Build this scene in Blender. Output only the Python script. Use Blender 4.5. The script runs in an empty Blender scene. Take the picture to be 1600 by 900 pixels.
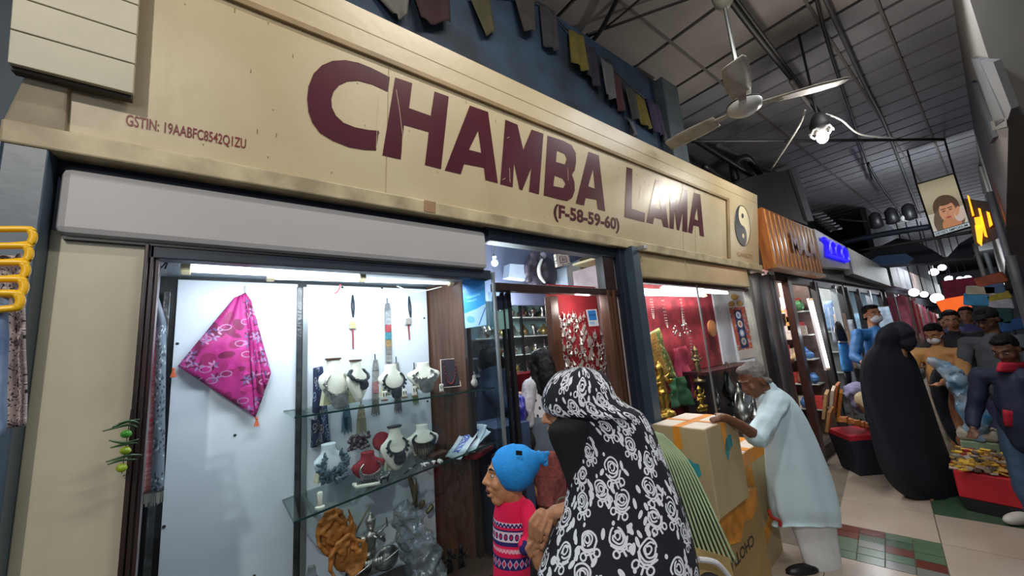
import bpy, math, random
import numpy as np
from math import sin, cos, pi, radians
from mathutils import Vector, Matrix, noise
from mathutils.geometry import tessellate_polygon

SC = bpy.context.scene
COL = SC.collection
# ------------------------------------------------------------------ camera
CAMH = 1.65
FPX = 590.0
CM = ((0.7925927, -0.60478142, -0.07769325), (0.03866097, 0.17700584, -0.98345018), (0.60852456, 0.77647174, 0.16367497))
cd = bpy.data.cameras.new('camera'); cd.lens = 36 * FPX / 1600; cd.sensor_width = 36; cd.clip_start = 0.05; cd.clip_end = 200
cam = bpy.data.objects.new('camera', cd); COL.objects.link(cam)
_R = Matrix((CM[0], [-a for a in CM[1]], [-a for a in CM[2]])).transposed()
cam.matrix_world = Matrix.Translation((0, 0, CAMH)) @ _R.to_4x4()
SC.camera = cam
# ------------------------------------------------------------------ world and exposure
wd = bpy.data.worlds.new('world'); SC.world = wd; wd.use_nodes = True
wd.node_tree.nodes['Background'].inputs[0].default_value = (0.62, 0.72, 0.9, 1)
wd.node_tree.nodes['Background'].inputs[1].default_value = 0.2
SC.view_settings.view_transform = 'Standard'; SC.view_settings.look = 'None'
SC.view_settings.gamma = 1; SC.view_settings.use_curve_mapping = False
SC.view_settings.exposure = 0.0
def lamp(name, loc, power, col=(1, 1, 1), r=.05, kind='POINT', size=None, rot=None):
    l = bpy.data.lights.new(name, kind); l.energy = power; l.color = col
    if kind == 'AREA':
        l.shape = 'RECTANGLE'; l.size, l.size_y = size
    else: l.shadow_soft_size = r
    o = bpy.data.objects.new(name, l); COL.objects.link(o); o.location = loc
    if rot: o.rotation_euler = rot
    return o
# corridor lamps: a bare bulb up and to the left behind the viewer, tube lights along the passage, plus added unseen fill
ks = lamp('passage_shaded_light', (-1.3, -1.4, 3.75), 225, (1, .94, .84), .04, 'SPOT')
ks.data.spot_size = radians(66); ks.data.spot_blend = .45; ks.rotation_euler = Vector((2.4, 3.0, -2.1)).to_track_quat('-Z', 'Y').to_euler()
lamp('passage_bulb_light', (-1.6, 0.3, 3.2), 9, (1, .95, .88), .06)
lamp('passage_tube_light', (1.2, 0.1, 4.25), 38, (1, .95, .86), kind='AREA', size=(1.2, .08), rot=(radians(22), 0, 0))
lamp('foreground_fill_light', (-1.0, -1.1, 2.5), 10, (.95, .97, 1), kind='AREA', size=(1.2, .3), rot=Vector((2.2, 2.0, -.9)).to_track_quat('-Z', 'Y').to_euler())  # unseen fill added behind the camera to brighten the foreground
lamp('passage_middle_light', (3.6, 0.2, 3.9), 26, (.92, .97, 1), kind='AREA', size=(1.2, .1))
lamp('far_fill_light', (9.2, 0.5, 3.4), 42, (.9, .95, 1), .1)  # unseen point light added to brighten the far boards and ceiling
lamp('last_fill_light', (28.0, 0.6, 3.0), 200, (.9, .95, 1), .2)  # unseen light added to lift the dark end of the passage
lamp('passage_end_light', (16.0, 0.6, 3.0), 110, (.9, .95, 1), .15)
# ------------------------------------------------------------------ placing
def ray(px, py):
    a, b = (px - 800) / FPX, (py - 450) / FPX
    return Vector([CM[0][i] * a + CM[1][i] * b + CM[2][i] for i in range(3)])
EYE = Vector((0, 0, CAMH))
def W(px, py, X=None, Y=None, Z=None, D=None):
    r = ray(px, py)
    if D is not None: return EYE + r * D
    if X is not None: return EYE + r * (X / r.x)
    if Y is not None: return EYE + r * (Y / r.y)
    return EYE + r * ((Z - CAMH) / r.z)
SIGN0 = Vector((0, 1.62, 2.40)); SIGNN = Vector((0, -1, -0.14)).normalized()
def PL(px, py, p0, n, off=0.0):
    r = ray(px, py); return EYE + r * ((p0 + n * off - EYE).dot(n) / r.dot(n))
def S(px, py, off=0.0): return PL(px, py, SIGN0, SIGNN, off)
# ------------------------------------------------------------------ materials
def lin(c):
    if isinstance(c, str):
        c = [int(c[i:i + 2], 16) / 255 for i in (0, 2, 4)]
    return [x / 12.92 if x <= .04045 else ((x + .055) / 1.055) ** 2.4 for x in c]
MATS = {}
def mat(name, col, rough=.6, metal=0., var=.12, scale=6., bump=0., bscale=None, col2=None, emit=0., coat=0., stretch=None, spec=.5):
    if name in MATS: return MATS[name]
    m = bpy.data.materials.new(name); m.use_nodes = True; nt = m.node_tree; p = nt.nodes['Principled BSDF']
    c = lin(col); p.inputs['Roughness'].default_value = rough; p.inputs['Metallic'].default_value = metal
    p.inputs['Specular IOR Level'].default_value = spec
    if coat: p.inputs['Coat Weight'].default_value = coat; p.inputs['Coat Roughness'].default_value = .22
    if emit:
        p.inputs['Emission Color'].default_value = (*c, 1); p.inputs['Emission Strength'].default_value = emit
    tc = nt.nodes.new('ShaderNodeTexCoord'); src = tc.outputs['Object']
    if stretch:
        mp = nt.nodes.new('ShaderNodeMapping'); mp.inputs['Scale'].default_value = stretch
        nt.links.new(src, mp.inputs[0]); src = mp.outputs[0]
    if var or col2:
        n = nt.nodes.new('ShaderNodeTexNoise'); n.inputs['Scale'].default_value = scale; n.inputs['Detail'].default_value = 5
        nt.links.new(src, n.inputs['Vector'])
        r = nt.nodes.new('ShaderNodeValToRGB'); e = r.color_ramp.elements
        e[0].position = .32; e[1].position = .68
        d = lin(col2) if col2 else [x * (1 - var) for x in c]
        b = c if col2 else [min(1, x * (1 + var)) for x in c]
        e[0].color = (*d, 1); e[1].color = (*b, 1)
        nt.links.new(n.outputs['Fac'], r.inputs[0]); nt.links.new(r.outputs[0], p.inputs['Base Color'])
    else: p.inputs['Base Color'].default_value = (*c, 1)
    if bump:
        n2 = nt.nodes.new('ShaderNodeTexNoise'); n2.inputs['Scale'].default_value = bscale or scale * 6; n2.inputs['Detail'].default_value = 4
        nt.links.new(src, n2.inputs['Vector']); bn = nt.nodes.new('ShaderNodeBump'); bn.inputs['Strength'].default_value = bump
        bn.inputs['Distance'].default_value = .01
        nt.links.new(n2.outputs['Fac'], bn.inputs['Height']); nt.links.new(bn.outputs[0], p.inputs['Normal'])
    MATS[name] = m; return m
def glow(name, col, s):
    if name in MATS: return MATS[name]
    m = bpy.data.materials.new(name); m.use_nodes = True; p = m.node_tree.nodes['Principled BSDF']; c = lin(col)
    p.inputs['Base Color'].default_value = (*c, 1); p.inputs['Emission Color'].default_value = (*c, 1); p.inputs['Emission Strength'].default_value = s
    MATS[name] = m; return m
def pane(name, tint, refl=.07, rough=.02, facing=True):
    if name in MATS: return MATS[name]
    m = bpy.data.materials.new(name); m.use_nodes = True; nt = m.node_tree
    for n in list(nt.nodes):
        if n.type != 'OUTPUT_MATERIAL': nt.nodes.remove(n)
    t = nt.nodes.new('ShaderNodeBsdfTransparent'); t.inputs[0].default_value = (*lin(tint), 1)
    g = nt.nodes.new('ShaderNodeBsdfGlossy'); g.inputs['Roughness'].default_value = rough
    mx = nt.nodes.new('ShaderNodeMixShader'); mx.inputs[0].default_value = refl
    if facing:
        f = nt.nodes.new('ShaderNodeLayerWeight'); f.inputs[0].default_value = .5; pw_ = nt.nodes.new('ShaderNodeMath'); pw_.operation = 'POWER'; pw_.inputs[1].default_value = 4
        ma = nt.nodes.new('ShaderNodeMath'); ma.operation = 'MULTIPLY_ADD'; ma.inputs[1].default_value = .30; ma.inputs[2].default_value = .025
        nt.links.new(f.outputs['Facing'], pw_.inputs[0]); nt.links.new(pw_.outputs[0], ma.inputs[0]); nt.links.new(ma.outputs[0], mx.inputs[0])
    nt.links.new(t.outputs[0], mx.inputs[1]); nt.links.new(g.outputs[0], mx.inputs[2])
    nt.links.new(mx.outputs[0], nt.nodes['Material Output'].inputs[0]); MATS[name] = m; return m
def printed(name, arr, rough=.8, emit=0., rep=True, bump=0.):
    """a fabric or paper print: colours drawn by the script into an image, laid on by UV"""
    h, w = arr.shape[:2]; im = bpy.data.images.new(name, w, h)
    px = np.ones((h, w, 4), np.float32); px[..., :3] = arr; im.pixels.foreach_set(px[::-1].ravel()); im.update(); im.pack()
    m = bpy.data.materials.new(name); m.use_nodes = True; nt = m.node_tree; p = nt.nodes['Principled BSDF']
    t = nt.nodes.new('ShaderNodeTexImage'); t.image = im; t.extension = 'REPEAT' if rep else 'EXTEND'
    nt.links.new(t.outputs[0], p.inputs['Base Color']); p.inputs['Roughness'].default_value = rough
    if emit: nt.links.new(t.outputs[0], p.inputs['Emission Color']); p.inputs['Emission Strength'].default_value = emit
    MATS[name] = m; return m
# ------------------------------------------------------------------ mesh builder
WLOC = {}
I3 = Matrix.Identity(3)
class MB:
    def __init__(s): s.v = []; s.f = []; s.m = []; s.t = []
    def add(s, vs, fs, mi=0, uv=None):
        o = len(s.v); s.v += [Vector(v) for v in vs]; s.f += [[i + o for i in f] for f in fs]; s.m += [mi] * len(fs)
        s.t += list(uv) if uv else [(0., 0.)] * len(vs); return s
    def hexa(s, p, mi=0):
        return s.add(p, [(0, 3, 2, 1), (4, 5, 6, 7), (0, 1, 5, 4), (1, 2, 6, 5), (2, 3, 7, 6), (3, 0, 4, 7)], mi)
    def box(s, x0, x1, y0, y1, z0, z1, mi=0):
        return s.hexa([(x0, y0, z0), (x1, y0, z0), (x1, y1, z0), (x0, y1, z0), (x0, y0, z1), (x1, y0, z1), (x1, y1, z1), (x0, y1, z1)], mi)
    def obox(s, c, d, R=I3, mi=0):
        c = Vector(c); h = [x / 2 for x in d]
        return s.hexa([c + R @ Vector((a * h[0], b * h[1], e * h[2])) for e in (-1, 1) for a, b in ((-1, -1), (1, -1), (1, 1), (-1, 1))], mi)
    def slab(s, quad, off, mi=0):
        q = [Vector(a) for a in quad]; o = Vector(off); return s.hexa(q + [a + o for a in q], mi)
    def prism(s, poly, off, mi=0, holes=(), uv=None):
        loops = [[Vector(a) for a in poly]] + [[Vector(a) for a in h] for h in holes]; o = Vector(off)
        flat = [a for l in loops for a in l]; n = len(flat)
        tri = tessellate_polygon(loops); fs = [tuple(t) for t in tri] + [tuple(i + n for i in reversed(t)) for t in tri]
        k = 0
        for l in loops:
            m = len(l); fs += [(k + i, k + (i + 1) % m, n + k + (i + 1) % m, n + k + i) for i in range(m)]; k += m
        return s.add(flat + [a + o for a in flat], fs, mi, (uv + uv) if uv else None)
    def sweep(s, pts, r, n=8, mi=0, closed=False, cap=True):
        P = [Vector(p) for p in pts]; m = len(P); rs = r if isinstance(r, (list, tuple)) else [r] * m
        T = []
        for i in range(m):
            a = P[i - 1] if (i or closed) else P[0]; b = P[(i + 1) % m] if (i < m - 1 or closed) else P[-1]
            t = b - a; T.append(t.normalized() if t.length > 1e-9 else Vector((0, 0, 1)))
        u = T[0].orthogonal().normalized(); vs = []
        for i in range(m):
            u = (u - T[i] * u.dot(T[i])); u = u.normalized() if u.length > 1e-6 else T[i].orthogonal().normalized(); w = T[i].cross(u)
            vs += [P[i] + (u * cos(2 * pi * k / n) + w * sin(2 * pi * k / n)) * rs[i] for k in range(n)]
        fs = [(i * n + k, i * n + (k + 1) % n, ((i + 1) % m) * n + (k + 1) % n, ((i + 1) % m) * n + k) for i in range(m if closed else m - 1) for k in range(n)]
        if cap and not closed: fs += [tuple(range(n - 1, -1, -1)), tuple(range((m - 1) * n, m * n))]
        return s.add(vs, fs, mi)
    def lathe(s, prof, c, n=14, R=I3, mi=0, sc=1.):
        c = Vector(c); m = len(prof); vs = [c + R @ Vector((r * cos(2 * pi * k / n), r * sin(2 * pi * k / n), z)) * sc for r, z in prof for k in range(n)]
        fs = [(i * n + k, i * n + (k + 1) % n, (i + 1) * n + (k + 1) % n, (i + 1) * n + k) for i in range(m - 1) for k in range(n)]
        return s.add(vs, fs + [tuple(range(n - 1, -1, -1)), tuple(range((m - 1) * n, m * n))], mi)
    def ell(s, c, r, R=I3, n=10, mi=0):
        r = (r, r, r) if isinstance(r, (int, float)) else r; c = Vector(c); h = n // 2 + 1
        vs = [c + R @ Vector((0, 0, -r[2]))]
        for i in range(1, h):
            a = -pi / 2 + pi * i / h
            vs += [c + R @ Vector((r[0] * cos(a) * cos(2 * pi * k / n), r[1] * cos(a) * sin(2 * pi * k / n), r[2] * sin(a))) for k in range(n)]
        vs.append(c + R @ Vector((0, 0, r[2]))); L = len(vs) - 1
        fs = [(0, 1 + (k + 1) % n, 1 + k) for k in range(n)]
        for i in range(h - 2): fs += [(1 + i * n + k, 1 + i * n + (k + 1) % n, 1 + (i + 1) * n + (k + 1) % n, 1 + (i + 1) * n + k) for k in range(n)]
        b = 1 + (h - 2) * n; fs += [(b + k, b + (k + 1) % n, L) for k in range(n)]
        return s.add(vs, fs, mi)
    def chain(s, pts, n=8, mi=0):
        """tapered capsules through (point, radius)"""
        for (p, r) in pts: s.ell(p, r, n=n, mi=mi)
        for (p, r), (q, t) in zip(pts, pts[1:]):
            if (Vector(q) - Vector(p)).length > 1e-4: s.sweep([p, q], [r, t], n=n, mi=mi)
        return s
    def grid(s, fn, nu, nv, mi=0, wrap=False, uv=None):
        vs = []; ts = []
        for j in range(nv + 1):
            for i in range(nu + 1):
                vs.append(fn(i / nu, j / nv)); ts.append(uv(i / nu, j / nv) if uv else (i / nu, j / nv))
        return s.add(vs, [(j * (nu + 1) + i, j * (nu + 1) + i + 1, (j + 1) * (nu + 1) + i + 1, (j + 1) * (nu + 1) + i) for j in range(nv) for i in range(nu)], mi, ts)
    def build(s, name, mats, parent=None, smooth=False, bev=0, origin=None, solid=0, sub=0):
        if not isinstance(mats, (list, tuple)): mats = [mats]
        if parent is not None: org = Vector(origin) if origin is not None else WLOC[parent.name]
        elif origin is not None: org = Vector(origin)
        else:
            xs = [[v[i] for v in s.v] for i in range(3)]; org = Vector(((min(xs[0]) + max(xs[0])) / 2, (min(xs[1]) + max(xs[1])) / 2, min(xs[2])))
        me = bpy.data.meshes.new(name); me.from_pydata([v - org for v in s.v], [], s.f)
        for m in mats: me.materials.append(m)
        me.polygons.foreach_set('material_index', s.m)
        if smooth: me.polygons.foreach_set('use_smooth', [True] * len(s.f))
        if any(t != (0., 0.) for t in s.t):
            ul = me.uv_layers.new(name='uv'); li = [0] * len(me.loops); me.loops.foreach_get('vertex_index', li)
            ul.data.foreach_set('uv', [c for i in li for c in s.t[i]])
        me.update(); o = bpy.data.objects.new(name, me); COL.objects.link(o)
        if parent is not None: o.parent = parent; o.location = org - WLOC[parent.name]
        else: o.location = org
        WLOC[o.name] = org.copy()
        if bev: b = o.modifiers.new('bevel', 'BEVEL'); b.width = bev; b.segments = 2; b.limit_method = 'ANGLE'; b.angle_limit = radians(40)
        if solid: b = o.modifiers.new('solid', 'SOLIDIFY'); b.thickness = solid; b.offset = 0
        if sub: b = o.modifiers.new('sub', 'SUBSURF'); b.levels = b.render_levels = sub
        return o
def remesh(mb, name, mats, parent=None, vox=.01, smooth=3, wob=0., wsc=8., post=None, origin=None):
    """closed overlapping pieces grown into ONE continuous surface"""
    me = bpy.data.meshes.new('t'); me.from_pydata(mb.v, [], mb.f); o = bpy.data.objects.new('t', me); COL.objects.link(o)
    r = o.modifiers.new('r', 'REMESH'); r.mode = 'VOXEL'; r.voxel_size = vox; r.use_smooth_shade = True
    if smooth: sm = o.modifiers.new('s', 'SMOOTH'); sm.factor = .5; sm.iterations = smooth
    dg = bpy.context.evaluated_depsgraph_get(); m2 = bpy.data.meshes.new_from_object(o.evaluated_get(dg)); bpy.data.objects.remove(o); bpy.data.meshes.remove(me)
    n = len(m2.vertices); co = np.empty(n * 3, np.float32); m2.vertices.foreach_get('co', co); V = [Vector(c) for c in co.reshape(-1, 3)]
    if wob:
        no = np.empty(n * 3, np.float32); m2.vertices.foreach_get('normal', no); no = no.reshape(-1, 3)
        V = [v + Vector(no[i]) * wob * noise.noise(v * wsc) for i, v in enumerate(V)]
    if post: V = [post(v) for v in V]
    if parent is not None: org = WLOC[parent.name]
    elif origin is not None: org = Vector(origin)
    else: org = Vector((sum(v.x for v in V) / n, sum(v.y for v in V) / n, min(v.z for v in V)))
    m2.vertices.foreach_set('co', [c for v in V for c in (v - org)]); m2.name = name
    m2.materials.clear()
    for m in (mats if isinstance(mats, (list, tuple)) else [mats]): m2.materials.append(m)
    m2.polygons.foreach_set('use_smooth', [True] * len(m2.polygons)); m2.update()
    ob = bpy.data.objects.new(name, m2); COL.objects.link(ob)
    if parent is not None: ob.parent = parent
    else: ob.location = org
    WLOC[ob.name] = org.copy(); return ob
def tag(o, label, cat, group=None, kind=None):
    o['label'] = label; o['category'] = cat
    if group: o['group'] = group
    if kind: o['kind'] = kind
    return o
def thing(name, label, cat, loc, group=None):
    o = bpy.data.objects.new(name, None); COL.objects.link(o); o.empty_display_size = .1; o.location = loc; WLOC[o.name] = Vector(loc); return tag(o, label, cat, group)
def struct(o): o['kind'] = 'structure'; return o
def copy_tree(o, loc, rz=0., sc=1., label=None, group=None):
    def cp(a, par):
        c = a.copy(); COL.objects.link(c)
        if par is not None: c.parent = par
        for ch in a.children: cp(ch, c)
        return c
    r = cp(o, None); r.location = loc; r.rotation_euler = (0, 0, rz); r.scale = (sc,) * 3; WLOC[r.name] = Vector(loc)
    if label: r['label'] = label
    if group: r['group'] = group
    return r
def spline(P, k=6, closed=False):
    P = [Vector(p) for p in P]; n = len(P); out = []
    for i in range(n if closed else n - 1):
        a = P[(i - 1) % n] if (i or closed) else P[0]; b = P[i]; c = P[(i + 1) % n]; d = P[(i + 2) % n] if (i < n - 2 or closed) else P[-1]
        for j in range(k):
            t = j / k; out.append(b + ((c - a) * t + (a * 2 - b * 5 + c * 4 - d) * t * t + (b * 3 - a - c * 3 + d) * t ** 3) * .5)
    if not closed: out.append(P[-1])
    return out
def text(s, p0, xd, yd, size, m, parent, name='lettering', width=None, bold=0., depth=.001):
    cu = bpy.data.curves.new('t', 'FONT'); cu.body = s; cu.size = 1; cu.offset = bold; cu.resolution_u = 3
    o = bpy.data.objects.new('t', cu); COL.objects.link(o); dg = bpy.context.evaluated_depsgraph_get()
    me = bpy.data.meshes.new_from_object(o.evaluated_get(dg)); bpy.data.objects.remove(o)
    xd = Vector(xd).normalized(); yd = Vector(yd).normalized(); sx = size
    xs = [v.co.x for v in me.vertices]
    if width: sx = width / (max(xs) - min(xs))
    b = MB(); x0 = min(xs)
    b.add([Vector(p0) + xd * (v.co.x - x0) * sx + yd * v.co.y * size for v in me.vertices], [tuple(p.vertices) for p in me.polygons]); bpy.data.meshes.remove(me)
    return b.build(name, m, parent)
RND = random.Random(7)
ORD = ['first', 'second', 'third', 'fourth', 'fifth', 'sixth', 'seventh', 'eighth', 'ninth', 'tenth', 'eleventh', 'twelfth', 'thirteenth', 'fourteenth', 'fifteenth']
# raster helpers for printed cloth and paper
class Art:
    def __init__(s, w, h, bg): s.w, s.h = w, h; s.a = np.zeros((h, w, 3), np.float32); s.a[:] = s.c(bg)
    def c(s, c): return np.array([int(c[i:i + 2], 16) / 255 for i in (0, 2, 4)], np.float32) if isinstance(c, str) else np.array(c, np.float32)
    def _win(s, x0, x1, y0, y1):
        X, Y = np.meshgrid(np.arange(int(x0) - 1, int(x1) + 2), np.arange(int(y0) - 1, int(y1) + 2)); return X, Y
    def put(s, X, Y, mask, col):
        s.a[Y[mask] % s.h, X[mask] % s.w] = s.c(col)
    def line(s, pts, w, col):
        for (ax, ay), (bx, by) in zip(pts, pts[1:]):
            X, Y = s._win(min(ax, bx) - w, max(ax, bx) + w, min(ay, by) - w, max(ay, by) + w)
            dx, dy = bx - ax, by - ay; t = np.clip(((X - ax) * dx + (Y - ay) * dy) / (dx * dx + dy * dy + 1e-9), 0, 1)
            s.put(X, Y, (X - ax - t * dx) ** 2 + (Y - ay - t * dy) ** 2 < w * w, col)
    def ell(s, cx, cy, rx, ry, a, col):
        R = max(rx, ry); X, Y = s._win(cx - R, cx + R, cy - R, cy + R); u = (X - cx) * cos(a) + (Y - cy) * sin(a); v = -(X - cx) * sin(a) + (Y - cy) * cos(a)
        s.put(X, Y, (u / rx) ** 2 + (v / ry) ** 2 < 1, col)
    def rect(s, x0, y0, x1, y1, col): s.a[int(y0):int(y1), int(x0):int(x1)] = s.c(col)
    def poly(s, pts, col):
        xs = [p[0] for p in pts]; ys = [p[1] for p in pts]; X, Y = s._win(min(xs), max(xs), min(ys), max(ys)); ins = np.zeros(X.shape, bool)
        for (ax, ay), (bx, by) in zip(pts, pts[1:] + pts[:1]):
            if ay != by: ins ^= ((Y < ay) != (Y < by)) & (X < (bx - ax) * (Y - ay) / (by - ay) + ax)
        s.put(X, Y, ins, col)
# ------------------------------------------------------------------ shared materials
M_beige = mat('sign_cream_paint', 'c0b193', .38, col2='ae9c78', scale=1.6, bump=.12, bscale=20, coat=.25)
M_beige2 = mat('cream_board', 'b5af98', .5, var=.08, scale=4, bump=.08)
M_maroon = mat('maroon_paint', '4a1220', .3, var=.1, coat=.3)
M_red = mat('red_brown_paint', '6e1a14', .4, var=.1)
M_dark = mat('black_paint', '16171a', .45, var=.2)
M_navy = mat('navy_beam', '1b2634', .5, var=.25, scale=5)
M_steel = mat('blue_grey_steel', '394956', .4, var=.18, scale=4, bump=.1)
M_bluewall = mat('dark_blue_wall', '213a52', .7, var=.45, scale=3, bump=.3, col2='111b27')
M_lintel = mat('offwhite_sheet', 'a5a4a6', .5, var=.06, scale=2, bump=.06)
M_yel = mat('yellowed_sheet', 'b8a883', .35, var=.15, scale=4)
M_wood = mat('dark_frame_wood', '2b1c19', .35, var=.3, scale=5, stretch=(6, 6, .7), coat=.2)
M_brown = mat('brown_wood', '563829', .35, var=.35, scale=6, stretch=(8, 8, .5), coat=.2)
M_white = mat('white_laminate', 'd7dbe4', .4, var=.03, scale=3)
M_alu = mat('aluminium', 'a9adae', .35, .8, var=.1)
M_silver = mat('worn_silver', 'b9b7b2', .3, .95, var=.35, scale=30, bump=.3, bscale=120)
M_dsilver = mat('dark_pewter', '5d5c5c', .35, .9, var=.4, scale=20, bump=.3, bscale=80)
M_brass = mat('old_brass', 'b58f3c', .35, .85, var=.4, scale=20, bump=.4, bscale=60)
M_skin = mat('skin', '9a6a4c', .5, var=.06, scale=12)
M_hair = mat('black_hair', '0e0c0b', .6, spec=.2, var=.3, scale=40, bump=.4, bscale=150)
M_glass = pane('window_glass', 'f2f7f8')
M_shelf = pane('shelf_glass', 'f0f6f4', .12, facing=False)
M_edge = mat('glass_edge', '1d3a38', .2, var=0)
M_tube = glow('tube_light', 'f4f8ff', 9)
M_bulb = glow('bulb_light', 'fff4e0', 40)
M_cool = glow('cool_bulb', 'e8f2ff', 25)
M_wire = mat('black_cable', '151416', .6, var=.1)
M_wwire = mat('white_cable', 'b9b9b2', .6, var=.1)
# ------------------------------------------------------------------ floor with tiles
fl = struct(MB().box(-6, 40, -2.5, 1.74, -.12, -.012).build('floor', mat('floor_mortar', '6c6459', .7, var=.2)))
T = [mat('tile_' + n, c, .22, var=.07, scale=2, coat=.2) for n, c in (('cream', 'a5988b'), ('green', '4f6350'), ('brown', '5c2f26'), ('grey', '6d706c'), ('moss', '3d5340'))]
rz = Matrix.Rotation(radians(8), 3, 'Z'); t0 = Vector((3.70, .50, 0)); tile_mesh = {}
def tile(cx, cy, w, d, k):
    key = (round(w, 3), round(d, 3), k)
    if key not in tile_mesh:
        o = MB().obox((0, 0, -.007), (w - .006, d - .006, .014), rz).build('tile', T[k], fl, origin=(0, 0, 0), bev=.0015); tile_mesh[key] = o.data
    else: o = bpy.data.objects.new('tile', tile_mesh[key]); COL.objects.link(o); o.parent = fl
    c = t0 + rz @ Vector((cx, cy, 0))
    o.location = c - WLOC['floor'] + Vector((0, 0, RND.uniform(-.001, .001)))
P6 = .6
for i in range(-2, 14):
    for j in range(-2, 3):
        cx, cy = (i + .5) * P6, (j + .5) * P6 - .0
        w = t0 + rz @ Vector((cx, cy, 0))
        if w.y > 1.42 or w.y < -.75 or w.x < 2.2: continue
        mosaic = (i, j) in ((0, 0), (4, -1), (-3, 2))
        if mosaic:
            pat = [3, 3, 1, 1, 2, 1, 1, 1, 1, 2, 3, 1, 1, 4, 4, 2, 1, 1, 2, 2]
            for a in range(5):
                for b in range(4): tile(i * P6 + (a + .5) * .12, j * P6 + (b + .5) * .15, .12, .15, pat[(a * 4 + b) % 20])
        elif (i, j) in ((3, 1), (6, 0)): tile(cx, cy, P6, P6, 3)
        elif (i, j) in ((2, -1), (3, -1), (1, -2), (5, -2)): tile(cx, cy, P6, P6, 4 if i == 2 else 1)
        else: tile(cx, cy, P6, P6, 0)
struct(MB().box(-6, 40, 1.72, 6, -.12, .14).build('floor_shops', mat('shop_floor', '4a423c', .5)))
struct(MB().box(2.0, 40, 1.68, 1.74, 0, .15).build('baseboard_left', mat('step_edge', '2a2422', .6)))
# ------------------------------------------------------------------ ceiling of boards
ce = struct(MB().box(-6, 40, -2.5, 3.2, 4.50, 4.6).build('ceiling', mat('ceiling_gap', '0c0c0d', .9, var=.1)))
CP = [mat('ceiling_board', '8d8680', .75, var=.12, scale=2.5, bump=.1), mat('ceiling_board_grey', '7c7c80', .75, var=.12, scale=2.5, bump=.1)]
js = [-2.2, -1.1, 0, 1.1, 2.19, 3.29, 3.97, 4.33, 4.66, 5.0, 5.35] + [5.71 + .36 * k for k in range(60)]
for k, (a, b) in enumerate(zip(js, js[1:])):
    MB().box(a + .022, b - .022, -.23, 2.95, 4.43, 4.47).build('ceiling_board', CP[0 if a < 4 else 1], ce)
for Y in (1.45, .55, .18): struct(MB().box(-2, 26, Y, Y + .022, 4.415, 4.43).build('trim_1', mat('seam_strip', '625c58', .8)))
# ------------------------------------------------------------------ walls
struct(MB().box(-3, 3.66, 1.76, 1.9, 3.1, 4.28).build('wall_left', M_bluewall))
struct(MB().box(3.42, 3.72, 1.66, 1.9, 3.1, 4.25).build('wall_left', mat('slate_block', '3a444a', .7, var=.3), bev=.01))
struct(MB().box(-3, -.5, 1.72, 1.9, 0, 3.2).build('wall_left', mat('slate_blue', '2c3c4a', .6, var=.35, scale=3)))
struct(MB().box(3.7, 40, 2.5, 2.6, 2.3, 4.5).build('wall_left', mat('upper_wall_grey', '55565c', .8, var=.2)))
struct(MB().box(-3, 40, 4.3, 4.4, 0, 4.5).build('wall_back', mat('inner_wall', '8f9297', .7)))
M_rw = mat('grey_plaster', '615d57', .7, var=.15, scale=2)
struct(MB().box(3.6, 40, -.5, -.215, 2.75, 4.45).build('wall_right', M_rw))
struct(MB().box(3.6, 40, -1.6, -1.5, 0, 2.8).build('wall_right', mat('right_shop_back', '4b4d52', .7, var=.3)))
struct(MB().box(39, 39.2, -2, 4, 0, 4.5).build('wall_end', mat('end_wall', '7c7e84', .8)))
# ------------------------------------------------------------------ steel post and cream panel on the far left
po = thing('steel_post', 'blue-grey steel post at the left end of the shop front', 'post', (-.47, 1.66, 0))
MB().box(-.50, -.415, 1.60, 1.70, 0, 2.37).build('flange', M_steel, po, bev=.004)
MB().box(-.62, -.505, 1.62, 1.70, 0, 2.37).build('web', M_steel, po, bev=.004)
struct(MB().box(-.415, -.195, 1.685, 1.72, 0, 2.115).build('trim_2', M_beige2, bev=.003))
struct(MB().box(-.42, 1.22, 1.69, 1.8, 2.30, 2.44).build('trim_3', M_navy))
struct(MB().box(1.15, 4.75, 1.66, 1.8, 2.33, 2.44).build('trim_4', M_navy))
lt = thing('shutter_housing', 'long off-white sheet metal shutter housing above the jewellery showcase', 'housing', (.35, 1.70, 2.10))
MB().box(-.40, 1.135, 1.64, 1.82, 2.095, 2.305).build('cover', M_lintel, lt, bev=.022)
MB().box(-.385, 1.12, 1.665, 1.70, 2.085, 2.10).build('seam', M_dark, lt)
# ------------------------------------------------------------------ the big signboard
ZT = S(800, 124).z; XL, XR = -.475, S(1186, 408).x
def SP(x, z, off=0.): return Vector((x, 1.62 - .14 * (z - 2.40), z)) + SIGNN * off
sg = thing('signboard', 'long cream signboard with maroon painted shop name above the shop front', 'sign', (2.2, 1.62, 2.35))
bk = -SIGNN * .09
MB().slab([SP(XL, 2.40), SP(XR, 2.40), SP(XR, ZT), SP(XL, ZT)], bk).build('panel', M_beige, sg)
# bottom rail
MB().slab([SP(XL - .03, 2.335, .035), SP(XR, 2.335, .035), SP(XR, 2.40, .035), SP(XL - .03, 2.40, .035)], bk * 1.3).build('bottom_rail', mat('worn_cream_rail', 'c6b894', .5, var=.25, scale=8, col2='94866a'), sg, bev=.006)
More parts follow.
